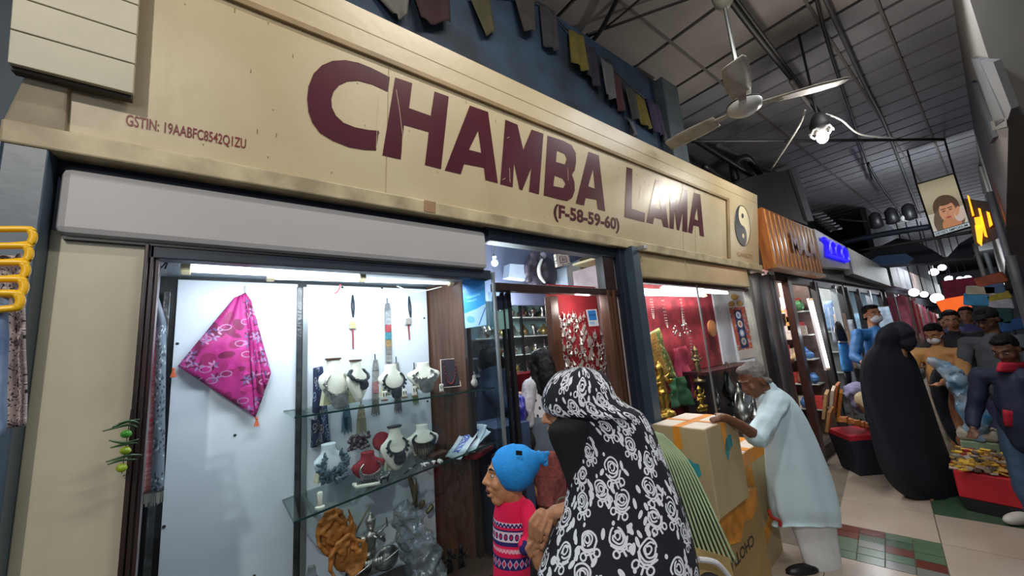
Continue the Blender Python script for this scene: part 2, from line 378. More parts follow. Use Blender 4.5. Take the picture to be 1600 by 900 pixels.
# frame moulding: along the top and down the right end
a, b, c = S(300, -13), S(1135, 312), S(1141, 400)
md = mat('moulding_brown', '8a7350', .5, var=.2)
zm = b.z
MB().slab([SP(XL, zm - .012), SP(b.x, zm - .012), SP(b.x, zm + .014), SP(XL, zm + .014)], SIGNN * .018).build('moulding', md, sg, bev=.004)
MB().slab([SP(b.x - .02, 2.41), SP(b.x + .035, 2.41), SP(b.x + .035, zm + .014), SP(b.x - .02, zm + .014)], SIGNN * .018).build('moulding', md, sg, bev=.004)
MB().slab([SP(XL, zm + .10), SP(XR, zm + .10), SP(XR, zm + .104), SP(XL, zm + .104)], SIGNN * .001).build('seam', md, sg)
MB().slab([SP(XL - .04, 2.36, .02), SP(-.39, 2.36, .02), SP(-.39, 2.60, .02), SP(-.46, 2.60, .02)], bk).build('end_block', mat('dirty_cream_block', 'a3977d', .7, var=.3, col2='7d735f'), sg, bev=.006)
q = S(667, 309); MB().slab([SP(q.x - .03, 2.345, .036), SP(q.x + .03, 2.345, .036), SP(q.x + .03, 2.398, .036), SP(q.x - .03, 2.398, .036)], SIGNN * .002).build('patch', mat('brown_tape', '9a7a5a', .6), sg)
# panel joints in the board face
for px, py in ((605, 180), (1066, 300), (1085, 300)):
    x = S(px, py).x; MB().slab([SP(x, 2.41), SP(x + .004, 2.41), SP(x + .004, zm - .02), SP(x, zm - .02)], SIGNN * .0012).build('seam', mat('joint_line', 'a08c66', .6), sg)
# painted letters (outlines of the brush lettering)
LET = [
 ([(609, 121), (594, 113), (580, 106), (560, 98), (540, 94), (520, 95), (503, 102), (490, 115), (482, 135), (480, 155), (482, 175), (488, 192), (500, 208), (520, 220), (545, 230), (568, 234), (587.5, 235), (592, 204.5), (575, 203), (555, 199), (537, 192), (525, 181), (518.5, 168), (517.5, 155), (521, 143), (530, 133), (543, 127), (560, 126), (582, 132), (606, 143)], []),
 ([(617.5, 121), (644, 130), (639, 169), (673, 181), (679, 143), (701, 151), (689, 264), (664, 257.5), (670, 206), (631, 195), (626, 249), (597.5, 242.5)], []),
 ([(734, 165), (762.5, 175), (777.8, 286), (758.5, 281), (756, 262), (725, 256), (720, 272), (695, 266)], [[(747, 204), (752, 239), (732.5, 234)]]),
 ([(789.5, 187), (808.5, 195), (817.5, 234), (830.5, 202.5), (849, 209), (842, 303.5), (826.5, 299), (830, 262), (816, 297), (811.5, 295.5), (803, 254), (801, 292.5), (781.5, 287.5)], []),
 ([(855.5, 212), (880, 220), (893, 227), (899.5, 239), (900, 253), (898, 266), (893.5, 273), (897.5, 284), (898, 298), (894, 309), (886, 314), (876, 312), (849.5, 305)], [[(870, 235), (882, 240), (885.5, 248), (882.5, 257), (868.5, 253)], [(866.5, 274), (879, 279), (883.5, 287), (880, 294), (864.5, 290.5)]]),
 ([(919.5, 237), (935.5, 243), (945.5, 330), (934, 326.5), (932, 312), (915, 309), (912.5, 321), (899.5, 317.5)], [[(926.5, 264), (929.5, 295), (919, 291)]]),
 ([(979, 261), (988, 264), (987, 326), (1008, 333), (1007, 347), (976, 339)], []),
 ([(1024.5, 280), (1036, 284), (1044.5, 356), (1036.5, 354), (1034, 343), (1022, 340), (1020, 350), (1010, 347)], [[(1030, 300), (1032.5, 328), (1024.5, 325)]]),
 ([(1047, 296), (1056, 292), (1059.5, 322), (1067, 295), (1074, 297.5), (1074, 363), (1066, 361), (1067, 330), (1061, 360), (1057.5, 358.5), (1054, 328), (1052.5, 358), (1046, 356)], []),
 ([(1084, 301), (1094, 304), (1100, 370), (1093.5, 368), (1092, 354), (1083.5, 352), (1081.5, 365), (1075, 362.5)], [[(1089, 324), (1091, 345), (1085, 342)]]),
]
for poly, holes in LET:
    MB().prism([S(x, y, .0015) for x, y in poly], SIGNN * .0012, 0, [[S(x, y, .0015) for x, y in h] for h in holes]).build('letter', M_maroon, sg)
def sign_text(s, pa, pb, ptop, m, bold=0.):
    A, B, Tp = S(*pa, .002), S(*pb, .002), S(*ptop, .002)
    xd = B - A; yd = SP(0, 1) - SP(0, 0); text(s, A, xd, yd, (Tp - A).length / .72, m, sg, width=xd.length, bold=bold)
sign_text('GSTIN: 19AABFC8542Q1ZU', (196, 195), (384, 232), (200, 178), M_red, .012)
sign_text('(F-58-59-60)', (865, 338), (968, 359), (866, 318), M_maroon, .035)
sign_text('GANGTE', (1152, 400), (1176, 405), (1152, 393), mat('faded_brown_paint', '9c7748', .5))
b = MB()
for P_ in (((592, 150), (590, 180), (588, 232)), ((619, 140), (624, 170), (629, 210), (628, 240)), ((796, 262), (797, 285)), ((785, 281), (790, 278)), ((887, 262), (888, 282)), ((792, 216), (796, 214)), ((1028, 290), (1031, 297)), ((1001, 292), (998, 312))):
    b.sweep([S(x, y, .003) for x, y in P_], .0010, 4)
b.build('paint_crack', mat('crack_pale', 'd8cba8', .6), sg)['kind'] = 'stuff'
b = MB(); rr = random.Random(4)
for k in range(60):
    q = S(rr.uniform(250, 1120), 0); x = rr.uniform(-.35, 4.3); z = rr.uniform(2.42, zm - .03); l = rr.uniform(.003, .018); b.slab([SP(x, z, .0006), SP(x + .003, z, .0006), SP(x + .003, z + l, .0006), SP(x, z + l, .0006)], SIGNN * .0004)
b.build('chip', mat('chip_brown', '7d6a48', .7), sg)['kind'] = 'stuff'
# yin-yang roundel
A, B = S(1148, 362), S(1170, 366); top, bot = S(1160, 322), S(1160, 384)
cc = (top + bot) / 2; R = (S(1172, 353) - S(1148, 353)).length / 2 * .98; ux = Vector((1, 0, 0)); uz = (SP(0, 1) - SP(0, 0)).normalized(); rv = (top - bot).length / 2
def yy(x, z, o=.002): return cc + ux * x * R + uz * z * rv + SIGNN * o
mw = mat('roundel_white', 'd9cda8', .45, var=.05)
MB().prism([yy(cos(t), sin(t), .001) for t in np.linspace(0, 2 * pi, 40)[:-1]], SIGNN * .001).build('roundel', mw, sg)
dk = [(cos(t), sin(t)) for t in np.linspace(pi / 2, 3 * pi / 2, 20)] + [(.5 * cos(t), -.5 + .5 * sin(t)) for t in np.linspace(-pi / 2, pi / 2, 12)][1:] + [(-.5 * cos(t), .5 + .5 * sin(t)) for t in np.linspace(-pi / 2, pi / 2, 12)][1:-1]
md2 = mat('roundel_dark', '3a3a3c', .4, var=.1)
MB().prism([yy(*p, .003) for p in dk], SIGNN * .001).build('roundel_dark_half', md2, sg)
for z, m in ((.5, md2), (-.5, mw)): MB().prism([yy(.14 * cos(t), z + .12 * sin(t), .005) for t in np.linspace(0, 2 * pi, 14)[:-1]], SIGNN * .001).build('roundel_dot', m, sg)
MB().sweep([yy(cos(t), sin(t), .003) for t in np.linspace(0, 2 * pi, 40)[:-1]], .004, 5, closed=True).build('roundel_outline', md2, sg)
# shutter box of cream planks in front of the sign's left end
sb = thing('plank_box', 'box of cream planks fixed in front of the left end of the signboard', 'box', (-.35, 1.5, 2.5))
zs = [2.545 + .0955 * k for k in range(7)]
for z in zs: MB().slab([SP(-.49, z, .072), SP(-.245, z, .072), SP(-.245, z + .0925, .072), SP(-.49, z + .0925, .072)], -SIGNN * .02).build('plank', M_beige2, sb, bev=.002)
MB().slab([SP(-.49, 2.535, .05), SP(-.252, 2.535, .05), SP(-.252, 3.2, .05), SP(-.49, 3.2, .05)], -SIGNN * .035).build('backing', mat('backing_dark', '3a352c', .7), sb)
# ------------------------------------------------------------------ prayer flags on the dark blue upper wall
FL = [((583, -12), (640, -12), (633, 28), (612, 26), 'c9c2b4'), ((640, -14), (700, -12), (700, 40), (652, 38), '5a2028'), ((733, -5), (765, -5), (773, 48), (753, 56), '8c8450'), ((800, -5), (832, -5), (832, 52), (812, 50), '77706a'),
      ((843, 5), (868, 18), (870, 80), (848, 72), '6b6470'), ((886, 48), (908, 58), (912, 116), (889, 100), 'c2b040'), ((911, 66), (930, 76), (934, 140), (914, 118), '4a4060'), ((935, 92), (955, 106), (957, 158), (940, 152), 'aeb0b8'),
      ((954, 108), (972, 126), (976, 176), (959, 168), '86404a'), ((972, 132), (990, 146), (996, 188), (981, 186), '646a66'), ((991, 144), (1006, 154), (1016, 202), (999, 192), 'c9b43c'), ((1008, 156), (1026, 166), (1032, 212), (1018, 208), '6a5a90'),
      ((1026, 168), (1038, 176), (1046, 224), (1036, 222), 'c4c2cc'), ((1042, 182), (1056, 190), (1064, 226), (1050, 226), '7c3a44'), ((980, 184), (990, 190), (993, 214), (985, 208), 'b8bccc')]
FN = ['grey cloth flag at the left end of the string', 'dark red cloth flag second from the left', 'olive yellow cloth flag with pointed tip', 'pale grey torn flag hanging in shreds', 'long grey-violet flag beside the torn grey one', 'bright yellow flag, upper of the two yellow ones', 'dusky violet flag right of the bright yellow one',
      'white-grey flag with rounded end', 'red flag right of the white-grey one', 'green-grey flag between red and lower yellow', 'lower yellow flag near the wall corner', 'violet flag just right of the lower yellow one', 'pale lilac narrow flag near the wall end', 'dull red flag rightmost on the blue wall', 'small white scrap of flag hanging lower than the rest']
for k, (a, b, c, d, col) in enumerate(FL):
    col = ''.join('%02x' % int(int(col[i:i + 2], 16) * .45) for i in (0, 2, 4))  # flag colours darkened to paint in the shade on the upper wall
    P = [W(x, y, Y=1.735) for x, y in (a, b, c, d)]
    def fn(u, v, P=P, k=k):
        t = P[0].lerp(P[1], u); q = P[3].lerp(P[2], u); p = t.lerp(q, v); p.y -= .014 * sin(u * 9 + k) * (.3 + v) + .02 * v + (.02 if k % 2 else 0); p.z -= .02 * v * sin(u * pi); return p
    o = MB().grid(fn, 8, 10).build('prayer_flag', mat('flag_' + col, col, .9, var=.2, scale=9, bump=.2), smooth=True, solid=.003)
    tag(o, FN[k] + ', above the signboard', 'flag', 'prayer flags on the upper wall')
pts = [W(x, y, Y=1.735) for x, y in ((560, -25), (700, -12), (840, 3), (886, 46), (955, 106), (1010, 156), (1060, 190))]
tag(MB().sweep(spline(pts, 4), .006, 5).build('flag_string', M_wire), 'dark cord carrying the prayer flags along the blue wall', 'cord')
# ------------------------------------------------------------------ glass showcase
F = 1.68; SX0, SX1 = -.205, 1.20; BY = 2.10
sh = thing('showcase', 'lit glass showcase with white back boards left of the doorway', 'showcase', (.5, 1.9, .3))
for k in range(3): MB().box(-.205 + .0125 * k, -.195 + .0125 * k, F - .022 + .012 * k, F + .05, .1, 2.09).build('frame_post', M_wood, sh, bev=.002)
MB().box(-.205, 1.17, F - .01, F + .05, 2.045, 2.095).build('frame_head', M_navy, sh, bev=.003)
MB().box(-.15, 1.185, F + .004, F + .010, .3, 2.05).build('glass_pane', M_glass, sh)
MB().box(1.185, 1.20, F - .004, F + .016, .3, 2.09).build('frame_post', M_alu, sh, bev=.002)
MB().box(-.22, 1.0, BY, BY + .02, .55, 2.07).build('backing', M_dark, sh)
MB().box(-.148, .295, BY - .02, BY, .60, 2.055).build('back_board', M_white, sh, bev=.001)
MB().box(.335, .975, BY - .02, BY, .60, 2.055).build('back_board', M_white, sh, bev=.001)
for x in (-.178, .303, .328):
    MB().box(x - .011, x + .011, BY - .034, BY - .004, .60, 2.0 if x < 0 else 2.04).build('shelf_standard', M_alu if x > .31 else M_dsilver, sh, bev=.002)
for k, (px, py) in enumerate(((277, 537), (466, 545), (256, 823), (367, 680), (461, 776), (680, 735), (663, 497), (535, 449), (597, 450), (468, 452), (397, 900), (668, 627))):
    p = W(px, py, Y=BY - .021); MB().ell(p, (.006, .003, .006), n=8).build('screw', M_dark, sh)
MB().box(-.215, -.205, F + .05, BY, .3, 2.07).build('side_panel', mat('grey_side', 'a8adb0', .5), sh)
MB().slab([(.985, BY, .5), (1.105, 1.86, .5), (1.105, 1.86, 2.07), (.985, BY, 2.07)], (.02, .01, 0)).build('side_panel', M_brown, sh)
MB().slab([(1.108, 1.85, .5), (1.195, 1.70, .5), (1.195, 1.70, 2.07), (1.108, 1.85, 2.07)], (.005, .002, 0)).build('side_glass', M_glass, sh)
MB().box(1.095, 1.125, 1.84, 1.87, .5, 2.07).build('frame_post', M_wood, sh)
MB().box(-.21, 1.2, F + .05, BY + .02, 2.07, 2.085).build('canopy', mat('canopy_grey', '8f989e', .5), sh)
MB().box(-.21, 1.15, F, BY + .02, .58, .62).build('plinth', mat('plinth_wood', '3b2a22', .5), sh)
MB().box(-.21, 1.15, F, F + .02, .14, .6).build('plinth_front', M_wood, sh)
def shz(x): return 1.054 + .1087 * x
SH1 = 1.462
s1_ = MB().box(.245, 1.20, 1.76, BY - .02, SH1 - .008, SH1).build('shelf', [M_shelf], sh)
MB().box(.245, 1.20, 1.757, 1.76, SH1 - .008, SH1).build('shelf_edge', M_edge, s1_)
def tilt(x0, x1, y0, y1, dz0, dz1): return [(x, y, shz(x) + d) for d in (dz0, dz1) for x, y in ((x0, y0), (x1, y0), (x1, y1), (x0, y1))]
s2_ = MB().hexa(tilt(.25, 1.20, 1.76, BY - .02, -.008, 0)).build('shelf', [M_shelf], sh)
MB().hexa(tilt(.25, 1.20, 1.757, 1.76, -.008, 0)).build('shelf_edge', M_edge, s2_)
MB().hexa(tilt(.247, .25, 1.757, BY - .02, -.008, 0)).build('shelf_edge', M_edge, s2_)
for z in (SH1, shz(.33)): MB().box(.322, .334, 1.80, BY - .03, z - .03, z - .01).build('bracket', M_alu, sh)
def tube_lamp(name, a, b, r, label, fixm=M_white, light=None):
    a, b = Vector(a), Vector(b); t = thing(name, label, 'lamp', (a + b) / 2); d = (b - a).normalized()
    MB().sweep([a, b], r, 10).build('tube', M_tube, t, smooth=True)
    up = Vector((0, .3, 1)) if abs(d.z) < .5 else Vector((0, 1, 0))
    up = (up - d * up.dot(d)).normalized()
    MB().obox((a + b) / 2 + up * .032, ((b - a).length + .08, .045, .03), Matrix((d, d.cross(up) * -1, up)).transposed()).build('batten', fixm, t, bev=.004)
    for e, s in ((a, -1), (b, 1)): MB().obox(e + d * s * .018 + up * .008, (.03, .035, .055), Matrix((d, d.cross(up) * -1, up)).transposed()).build('end_cap', M_yel, t, bev=.004)
    return t
z1, z2 = W(292, 424, Y=1.86), W(500, 431, Y=1.86)
tube_lamp('tube_lamp', W(300, 420, Y=1.84), W(560, 433, Y=1.84), .014, 'fluorescent tube at the left under the showcase canopy')
tube_lamp('tube_lamp', W(430, 432, Y=1.93), W(700, 441, Y=1.93), .014, 'fluorescent tube at the right under the showcase canopy')
lamp('showcase_tube_light', (.45, 1.76, 2.02), 9, (.86, .93, 1), kind='AREA', size=(1.1, .05), rot=(radians(28), 0, 0))
# ------------------------------------------------------------------ doorway
dr = thing('door_1', 'dark wooden doorway frame with glass transom between the two windows', 'door', (1.75, 1.7, .14)); dr['kind'] = 'structure'
MB().box(1.17, 2.36, F - .02, F + .06, 2.265, 2.335).build('door_head', M_navy, dr, bev=.003)
MB().box(1.2, 2.34, F - .01, F + .05, 1.985, 2.03).build('transom_bar', M_wood, dr, bev=.003)
MB().box(1.2, 2.15, F + .015, F + .02, 2.03, 2.265).build('transom_glass', M_glass, dr)
for k in range(4): MB().box(2.150 + .030 * k, 2.176 + .030 * k, F - .015 + .01 * (k % 2), F + .06, .14, 2.02 if k < 3 else 2.3).build('jamb', M_brown if k < 3 else M_wood, dr, bev=.003)
MB().box(2.15, 2.27, F - .012, F + .06, 2.0, 2.28).build('jamb', M_wood, dr, bev=.003)
MB().box(2.275, 2.335, F + .01, F + .06, .14, 2.27).build('jamb_facing', mat('pink_white_facing', 'b09c9a', .5, var=.25), dr)
for x0, x1 in ((1.29, 1.30), (1.325, 1.35)): MB().box(x0, x1, F + .06, F + .09, .14, 1.99).build('sliding_frame', M_dark, dr)
MB().box(1.2, 1.31, F + .07, F + .076, .14, 1.99).build('sliding_glass', pane('sliding_glass', 'dfe9ec'), dr)
# ------------------------------------------------------------------ second window
MB_ = MB
w2 = thing('second_showcase', 'lit showcase lined with red cloth right of the steel post', 'showcase', (3.4, 1.9, .3))
X2 = 4.68
MB().box(2.57, X2, F + .004, F + .010, .3, 2.12).build('glass_pane', M_glass, w2)
xm = W(1092, 470, Y=F).x; MB().box(xm - .012, xm + .012, F - .004, F + .004, .3, 2.12).build('glazing_bar', M_alu, w2)
MB().box(2.56, X2, F, F + .05, 2.10, 2.13).build('frame_head', M_wood, w2)
MB().box(X2 - .03, X2 + .06, F - .02, F + .06, .1, 2.32).build('frame_post', mat('grey_worn_post', '6f6d66', .6, var=.3), w2, bev=.004)
MB().box(2.5, 5.4, 2.26, 2.29, .3, 2.3).build('back_board', mat('red_backdrop', 'a8303c', .7, var=.35, scale=7, col2='6a1722'), w2)
MB().slab([(W(1112, 450, Y=2.24).x, 2.24, .3), (5.45, 2.24, .3), (5.45, 2.24, 2.3), (W(1112, 450, Y=2.24).x, 2.24, 2.3)], (0, .02, 0)).build('side_panel', M_white, w2)
MB().box(5.42, 5.46, 1.74, 2.24, .3, 2.36).build('end_panel', M_white, w2)
MB().box(2.47, 2.53, 1.7, 2.26, .3, 2.3).build('side_panel', mat('pink_marble', 'a08a88', .5, var=.25), w2)
MB().box(2.5, 5.4, F + .05, 2.28, 2.36, 2.38).build("canopy", M_yel, w2)
MB().box(2.5, 5.4, F, 2.28, .60, .64).build('plinth', M_wood, w2)
zt = W(1140, 545, Y=2.1).z
zd = 1.28; MB().box(3.95, 5.3, 1.95, 2.23, zd - .03, zd).build('display_shelf', mat('maroon_shelf', '3a1218', .5), w2)
MB().box(3.95, 5.3, 2.19, 2.23, .7, zd).build('shelf_back', mat('maroon_shelf2', '2a0d12', .5), w2)
MB().box(2.56, X2, F, F + .03, .14, .62).build('plinth_front', M_wood, w2)
tube_lamp('tube_lamp', W(985, 459, Y=1.95), W(1100, 462, Y=1.95), .014, 'fluorescent tube at the left of the red-lined window')
tube_lamp('tube_lamp', W(1040, 454, Y=2.02), W(1136, 458, Y=2.02), .014, 'fluorescent tube at the right of the red-lined window')
lamp('red_window_light', (3.7, 1.90, 2.30), 40, (1, .93, .88), kind='AREA', size=(1.8, .05))
# beige-yellow sheets above it
for x0, x1 in ((2.57, W(1074, 420, Y=1.62).x - .006), (W(1074, 420, Y=1.62).x + .006, 4.58)):
    tag(MB().box(x0, x1, 1.63, 1.78, 2.13, 2.335).build('shutter_sheet', mat('beige_yellow_gloss', 'b3a079', .3, var=.2, scale=3, coat=.5), bev=.012), ('left' if x0 < 3 else 'right') + ' one of two beige-yellow shutter sheets above the red-lined window', 'shutter')
p2 = thing('steel_post', 'blue-grey steel post between doorway and red-lined window', 'post', (2.4, 1.6, 0))
MB().box(2.36, 2.445, 1.56, 1.66, 0, 2.34).build('flange', M_steel, p2, bev=.004)
MB().box(2.30, 2.36, 1.63, 1.69, 0, 2.34).build('web', M_navy, p2, bev=.003)
MB().box(2.42, 2.47, 1.50, 1.66, 2.31, 2.335).build('hook_plate', M_alu, p2)
# ------------------------------------------------------------------ jewellery busts and necklaces on the showcase shelves
def rings(mb, prof, c, R=I3, n=18, mi=0):
    c = Vector(c); vs = [c + R @ Vector((w * cos(2 * pi * k / n), o + d * sin(2 * pi * k / n), z)) for z, w, d, o in prof for k in range(n)]; m = len(prof)
    return mb.add(vs, [(i * n + k, i * n + (k + 1) % n, (i + 1) * n + (k + 1) % n, (i + 1) * n + k) for i in range(m - 1) for k in range(n)] + [tuple(range(n - 1, -1, -1)), tuple(range((m - 1) * n, m * n))], mi)
M_bust = mat('cream_velvet', 'd9d6c8', .85, var=.05); M_bustback = mat('cream_card', 'cfcfa8', .7, var=.05); M_redv = mat('red_velvet', '7c1420', .8, var=.15); M_bead = mat('dark_beads', '3d4347', .35, .5, var=.5, scale=60)
M_turq = mat('blue_grey_beads', '51626e', .4, .2, var=.5, scale=70)
def bust(label, base, h, wid, yaw, col=M_bust, rim=None, back=True):
    t = thing('necklace_bust', label, 'bust', base, 'necklace busts in the showcase'); R = Matrix.Rotation(yaw, 3, 'Z'); b = Vector(base)
    pr = [(.02, .12, .05, -.02), (.12, .26, .07, -.03), (.26, .42, .10, -.03), (.42, .55, .12, 0), (.56, .60, .13, .03), (.64, .54, .14, .06), (.71, .38, .15, .08), (.78, .26, .16, .10), (.88, .22, .15, .11), (.97, .23, .16, .12), (1.0, .22, .15, .12)]
    rings(MB(), [(z * h, w * wid, d * wid * 1.2, o * wid - .0) for z, w, d, o in pr], b, R).build('torso', col, t, smooth=True)
    if back: MB().hexa([b + R @ Vector(p) for p in ((-.3 * wid, .03, 0), (.3 * wid, .03, 0), (.3 * wid, .06, 0), (-.3 * wid, .06, 0), (-.2 * wid, .02, .75 * h), (.2 * wid, .02, .75 * h), (.2 * wid, .035, .75 * h), (-.2 * wid, .035, .75 * h))]).build('easel', M_bustback, t)
    if rim: rings(MB(), [(h * .99, .28 * wid, .21 * wid, .12 * wid), (h * 1.03, .28 * wid, .21 * wid, .12 * wid)], b, R).build('rim', rim, t)
    def surf(x, z):
        zz = max(0.03, min(.99, z)); i = max(k for k in range(len(pr) - 1) if pr[k][0] <= zz + 1e-9); a, c = pr[i], pr[i + 1]; f = (zz - a[0]) / (c[0] - a[0] + 1e-9)
        w = a[1] + (c[1] - a[1]) * f; d = (a[2] + (c[2] - a[2]) * f) * 1.2; o = a[3] + (c[3] - a[3]) * f; q = max(0, 1 - (x / max(w, .01)) ** 2)
        return b + R @ Vector((x * wid, (o - d * math.sqrt(q)) * wid - .006, zz * h))
    return surf
def necklace(label, surf, drop, w, r, m, style='bead', n=26, top=.80, skew=0.):
    P = []; TH = [(k / (n - 1) * 2 - 1) * 2.45 for k in range(n)]
    for th in TH: P.append(surf(w * sin(th) + skew * (1 + cos(th)) * .5, top - drop * .5 * (1 + cos(th))))
    t = thing('necklace', label, 'necklace', P[n // 2], 'necklaces in the showcase'); mb = MB(); rr = random.Random(len(label))
    if style == 'bead':
        for p in P: mb.ell(p, r * rr.uniform(.7, 1.2), n=6)
    elif style == 'cluster':
        for i, p in enumerate(P):
            f = 1 - abs(i / (n - 1) * 2 - 1)
            for _ in range(int(1 + 5 * f)): mb.ell(p + Vector((rr.uniform(-1, 1), rr.uniform(-.5, 0), rr.uniform(-1, 1))) * r * 2.6 * (f + .2), (r * .6, r * .6, r * 1.5), Matrix.Rotation(rr.uniform(0, 3), 3, 'Y'), n=6)
    else:
        mb.sweep(spline(P, 2), r * .45, 6)
        for i, p in enumerate(P):
            f = 1 - abs(i / (n - 1) * 2 - 1)
            if f > .25:
                if style == 'plate' and i % 2: mb.ell(p, r * .55, n=6); continue
                mb.obox(p + Vector((sin(TH[i]) * r * .5, -.004, -r * .9 * f)), (r * .95, .004, r * 2.6 * f), Matrix.Rotation(-TH[i] * .6, 3, 'Y'))
                if style == 'fringe': mb.sweep([p + Vector((0, -.005, -r * 2 * f)), p + Vector((0, -.006, -r * 6.5 * f))], r * .28, 5); mb.ell(p + Vector((0, -.006, -r * 7 * f)), r * .6, n=6)
    mb.build('string', m, t)
    if style in ('bead', 'plate'):
        q = P[n // 2]; MB().lathe([(.001, 0), (r * 2.6, .001), (r * 2.6, .004), (.001, .006)], q + Vector((0, -.003, -r * 2)), 12, Matrix.Rotation(pi / 2, 3, 'X')).build('pendant', m, t)
    return t
def on1(px, py): return PL(px, py, Vector((0, 0, SH1 + .001)), Vector((0, 0, 1)))
SN = Vector((-.1087, 0, 1)).normalized(); S0 = Vector((0, 0, 1.0555))
def on2(px, py): return PL(px, py, S0, SN)
s = bust('cream bust with a dark rim at the left end of the upper shelf', W(524, 632, Y=1.93) * 1 + Vector((0, 0, 0)), .205, .135, .35, rim=M_brown)
necklace('heavy silver plate necklace on the leftmost upper bust', s, .52, .42, .014, M_silver, 'plate', top=.72)
s = bust('cream bust with a dark rim, second from left on the upper shelf', W(560, 629, Y=1.92), .195, .12, .6, rim=M_brown, back=True)
necklace('slanting black beaded strand on the second upper bust', s, .30, .50, .009, M_bead, 'bead', 30, .8, .05)
s = bust('cream bust in the middle of the upper shelf', W(614, 618, Y=1.93), .155, .135, .25)
necklace('black and silver link necklace with round pendant on the middle upper bust', s, .55, .44, .011, M_bead, 'plate', 28, .76)
s = bust('broad cream bust at the right of the upper shelf', W(663, 608, Y=1.93), .14, .15, -.2)
necklace('broad silver collar necklace on the rightmost upper bust', s, .34, .34, .016, M_silver, 'plate', 26, .72)
for k, (px, py, hh) in enumerate(((601, 624, .045), (632, 619, .04), (648, 616, .05), (690, 608, .045))):
    p = W(px, py, Y=1.86); p.z = SH1 + .001; t = thing('earring_stand', ['first', 'second', 'third', 'fourth'][k] + ' from the left of the small earring stands along the upper shelf', 'stand', p, 'small stands on the upper shelf')
    MB().lathe([(.017, 0), (.017, .005), (.006, .008)], p, 10).build('foot', M_brown, t)
    MB().box(p.x - .012, p.x + .012, p.y - .003, p.y + .003, p.z + .006, p.z + hh).build('card', M_bust, t, bev=.004)
    for d in (-.006, .006): MB().sweep([p + Vector((d, -.006, hh * .8)), p + Vector((d, -.007, hh * .45))], .0022, 6).build('earring', M_dsilver, t)
# black tray board with a red coral string
p = W(705, 604, Y=1.95); t = thing('tray_board', 'upright maroon velvet board in a pale frame at the right of the upper shelf', 'board', p)
R = Matrix.Rotation(-.5, 3, 'Z') @ Matrix.Rotation(-.15, 3, 'X')
MB().obox(p + Vector((0, 0, .075)), (.10, .012, .15), R).build('velvet', mat('dark_plum_velvet', '24121f', .8, var=.1), t, bev=.01)
MB().sweep([p + Vector((0, 0, .075)) + R @ Vector((a * .052, -.004, b * .077)) for a, b in ((-1, -1), (1, -1), (1, 1), (-1, 1))], .004, 6, closed=True).build('frame', mat('pale_frame', 'cbb9ae', .5), t)
pts = [p + Vector((0, 0, .075)) + R @ Vector((.036 * x, -.014, .06 - .12 * (1 - abs(x) ** 2.5))) for x in np.linspace(-1, 1, 24)]
b = MB()
for q in pts: b.ell(q, .0045, n=6)
tag(b.build('coral_strand', mat('coral_beads', '7e2b2c', .4, var=.3)), 'dark red coral bead strand hung on the maroon velvet board', 'necklace')
p = W(740, 604, Y=1.85); t = thing('stone_figure', 'small pale pink stone ornament at the right end of the upper shelf', 'ornament', p)
b = MB()
for dz, rr in ((.02, .024), (.05, .019), (.073, .012)): b.ell(p + Vector((0, 0, dz)), (rr, rr, rr * 1.1))
remesh(b, 'body', mat('pale_pink_stone', 'c9b3ac', .5, var=.15), t, .004, 2, .006, 40)
# lower shelf
s = bust('white bust at the left end of the lower shelf', W(517, 752, Y=1.88), .155, .135, .45, mat('white_velvet', 'c4cdd2', .8))
necklace('blue-grey shell cluster necklace on the leftmost lower bust', s, .62, .42, .010, M_turq, 'cluster', 30, .78)
s = bust('red velvet bust in a pearl tray on the lower shelf', W(577, 752, Y=1.86), .125, .13, .1, M_redv, back=False)
necklace('silver fringe necklace on the red bust', s, .45, .36, .008, M_silver, 'fringe', 24, .70)
s = bust('tall cream bust with dark rim in the middle of the lower shelf', W(620, 735, Y=1.90), .20, .13, .05, rim=M_bead)
necklace('dark banded collar necklace on the tall lower bust', s, .36, .36, .012, M_bead, 'plate', 24, .77)
s = bust('cream bust with wide collar right of the tall lower bust', W(662, 712, Y=1.95), .155, .14, -.2)
necklace('wide grey fringe collar on the right lower bust', s, .34, .38, .011, M_dsilver, 'fringe', 24, .75)
def cluster(name, label, cat, base, n, spread, r, m, hgt=.03, sh=(1, 1, 1), seed=1):
    rr = random.Random(seed); b = MB(); base = Vector(base)
    for _ in range(n): b.ell(base + Vector((rr.uniform(-1, 1) * spread[0], rr.uniform(-1, 1) * spread[1], rr.uniform(0, 1) * hgt)), (r * sh[0] * rr.uniform(.6, 1.2), r * sh[1] * rr.uniform(.6, 1.2), r * sh[2] * rr.uniform(.6, 1.2)), Matrix.Rotation(rr.uniform(0, 3), 3, (rr.random(), rr.random(), 1)), n=6)
    return tag(b.build(name, m, smooth=True), label, cat)
cluster('bead_bundle', 'bundle of dark purple beads behind the red bust', 'beads', W(560, 700, Y=1.97), 60, (.05, .03), .011, mat('plum_beads', '4f3f46', .4, var=.5, scale=60), .06, seed=3)
p = W(596, 700, Y=1.97); tag(MB().lathe([(.03, 0), (.045, .004), (.045, .012), (.028, .016)], p + Vector((0, 0, .03)), 18, Matrix.Rotation(1.2, 3, 'X')).build('bangle', M_redv, smooth=True), 'dark red round bangle box leaning behind the red bust', 'bangle')
p = W(574, 757, Y=1.82); t = thing('pearl_tray', 'white edged tray of fine strands in front of the red bust', 'tray', p); p.z = shz(p.x) + .012
MB().obox(p + Vector((0, .01, .0)), (.11, .06, .012), Matrix.Rotation(.1, 3, 'Y')).build('tray_base', M_bust, t, bev=.004)
b = MB()
for k in range(14): x = -.045 + .09 * k / 13; b.sweep([p + Vector((x, -.015, .009 - x * .1)), p + Vector((x * .8, .025, .012))], .0022, 5)
b.build('strands', M_dsilver, t)['kind'] = 'stuff'
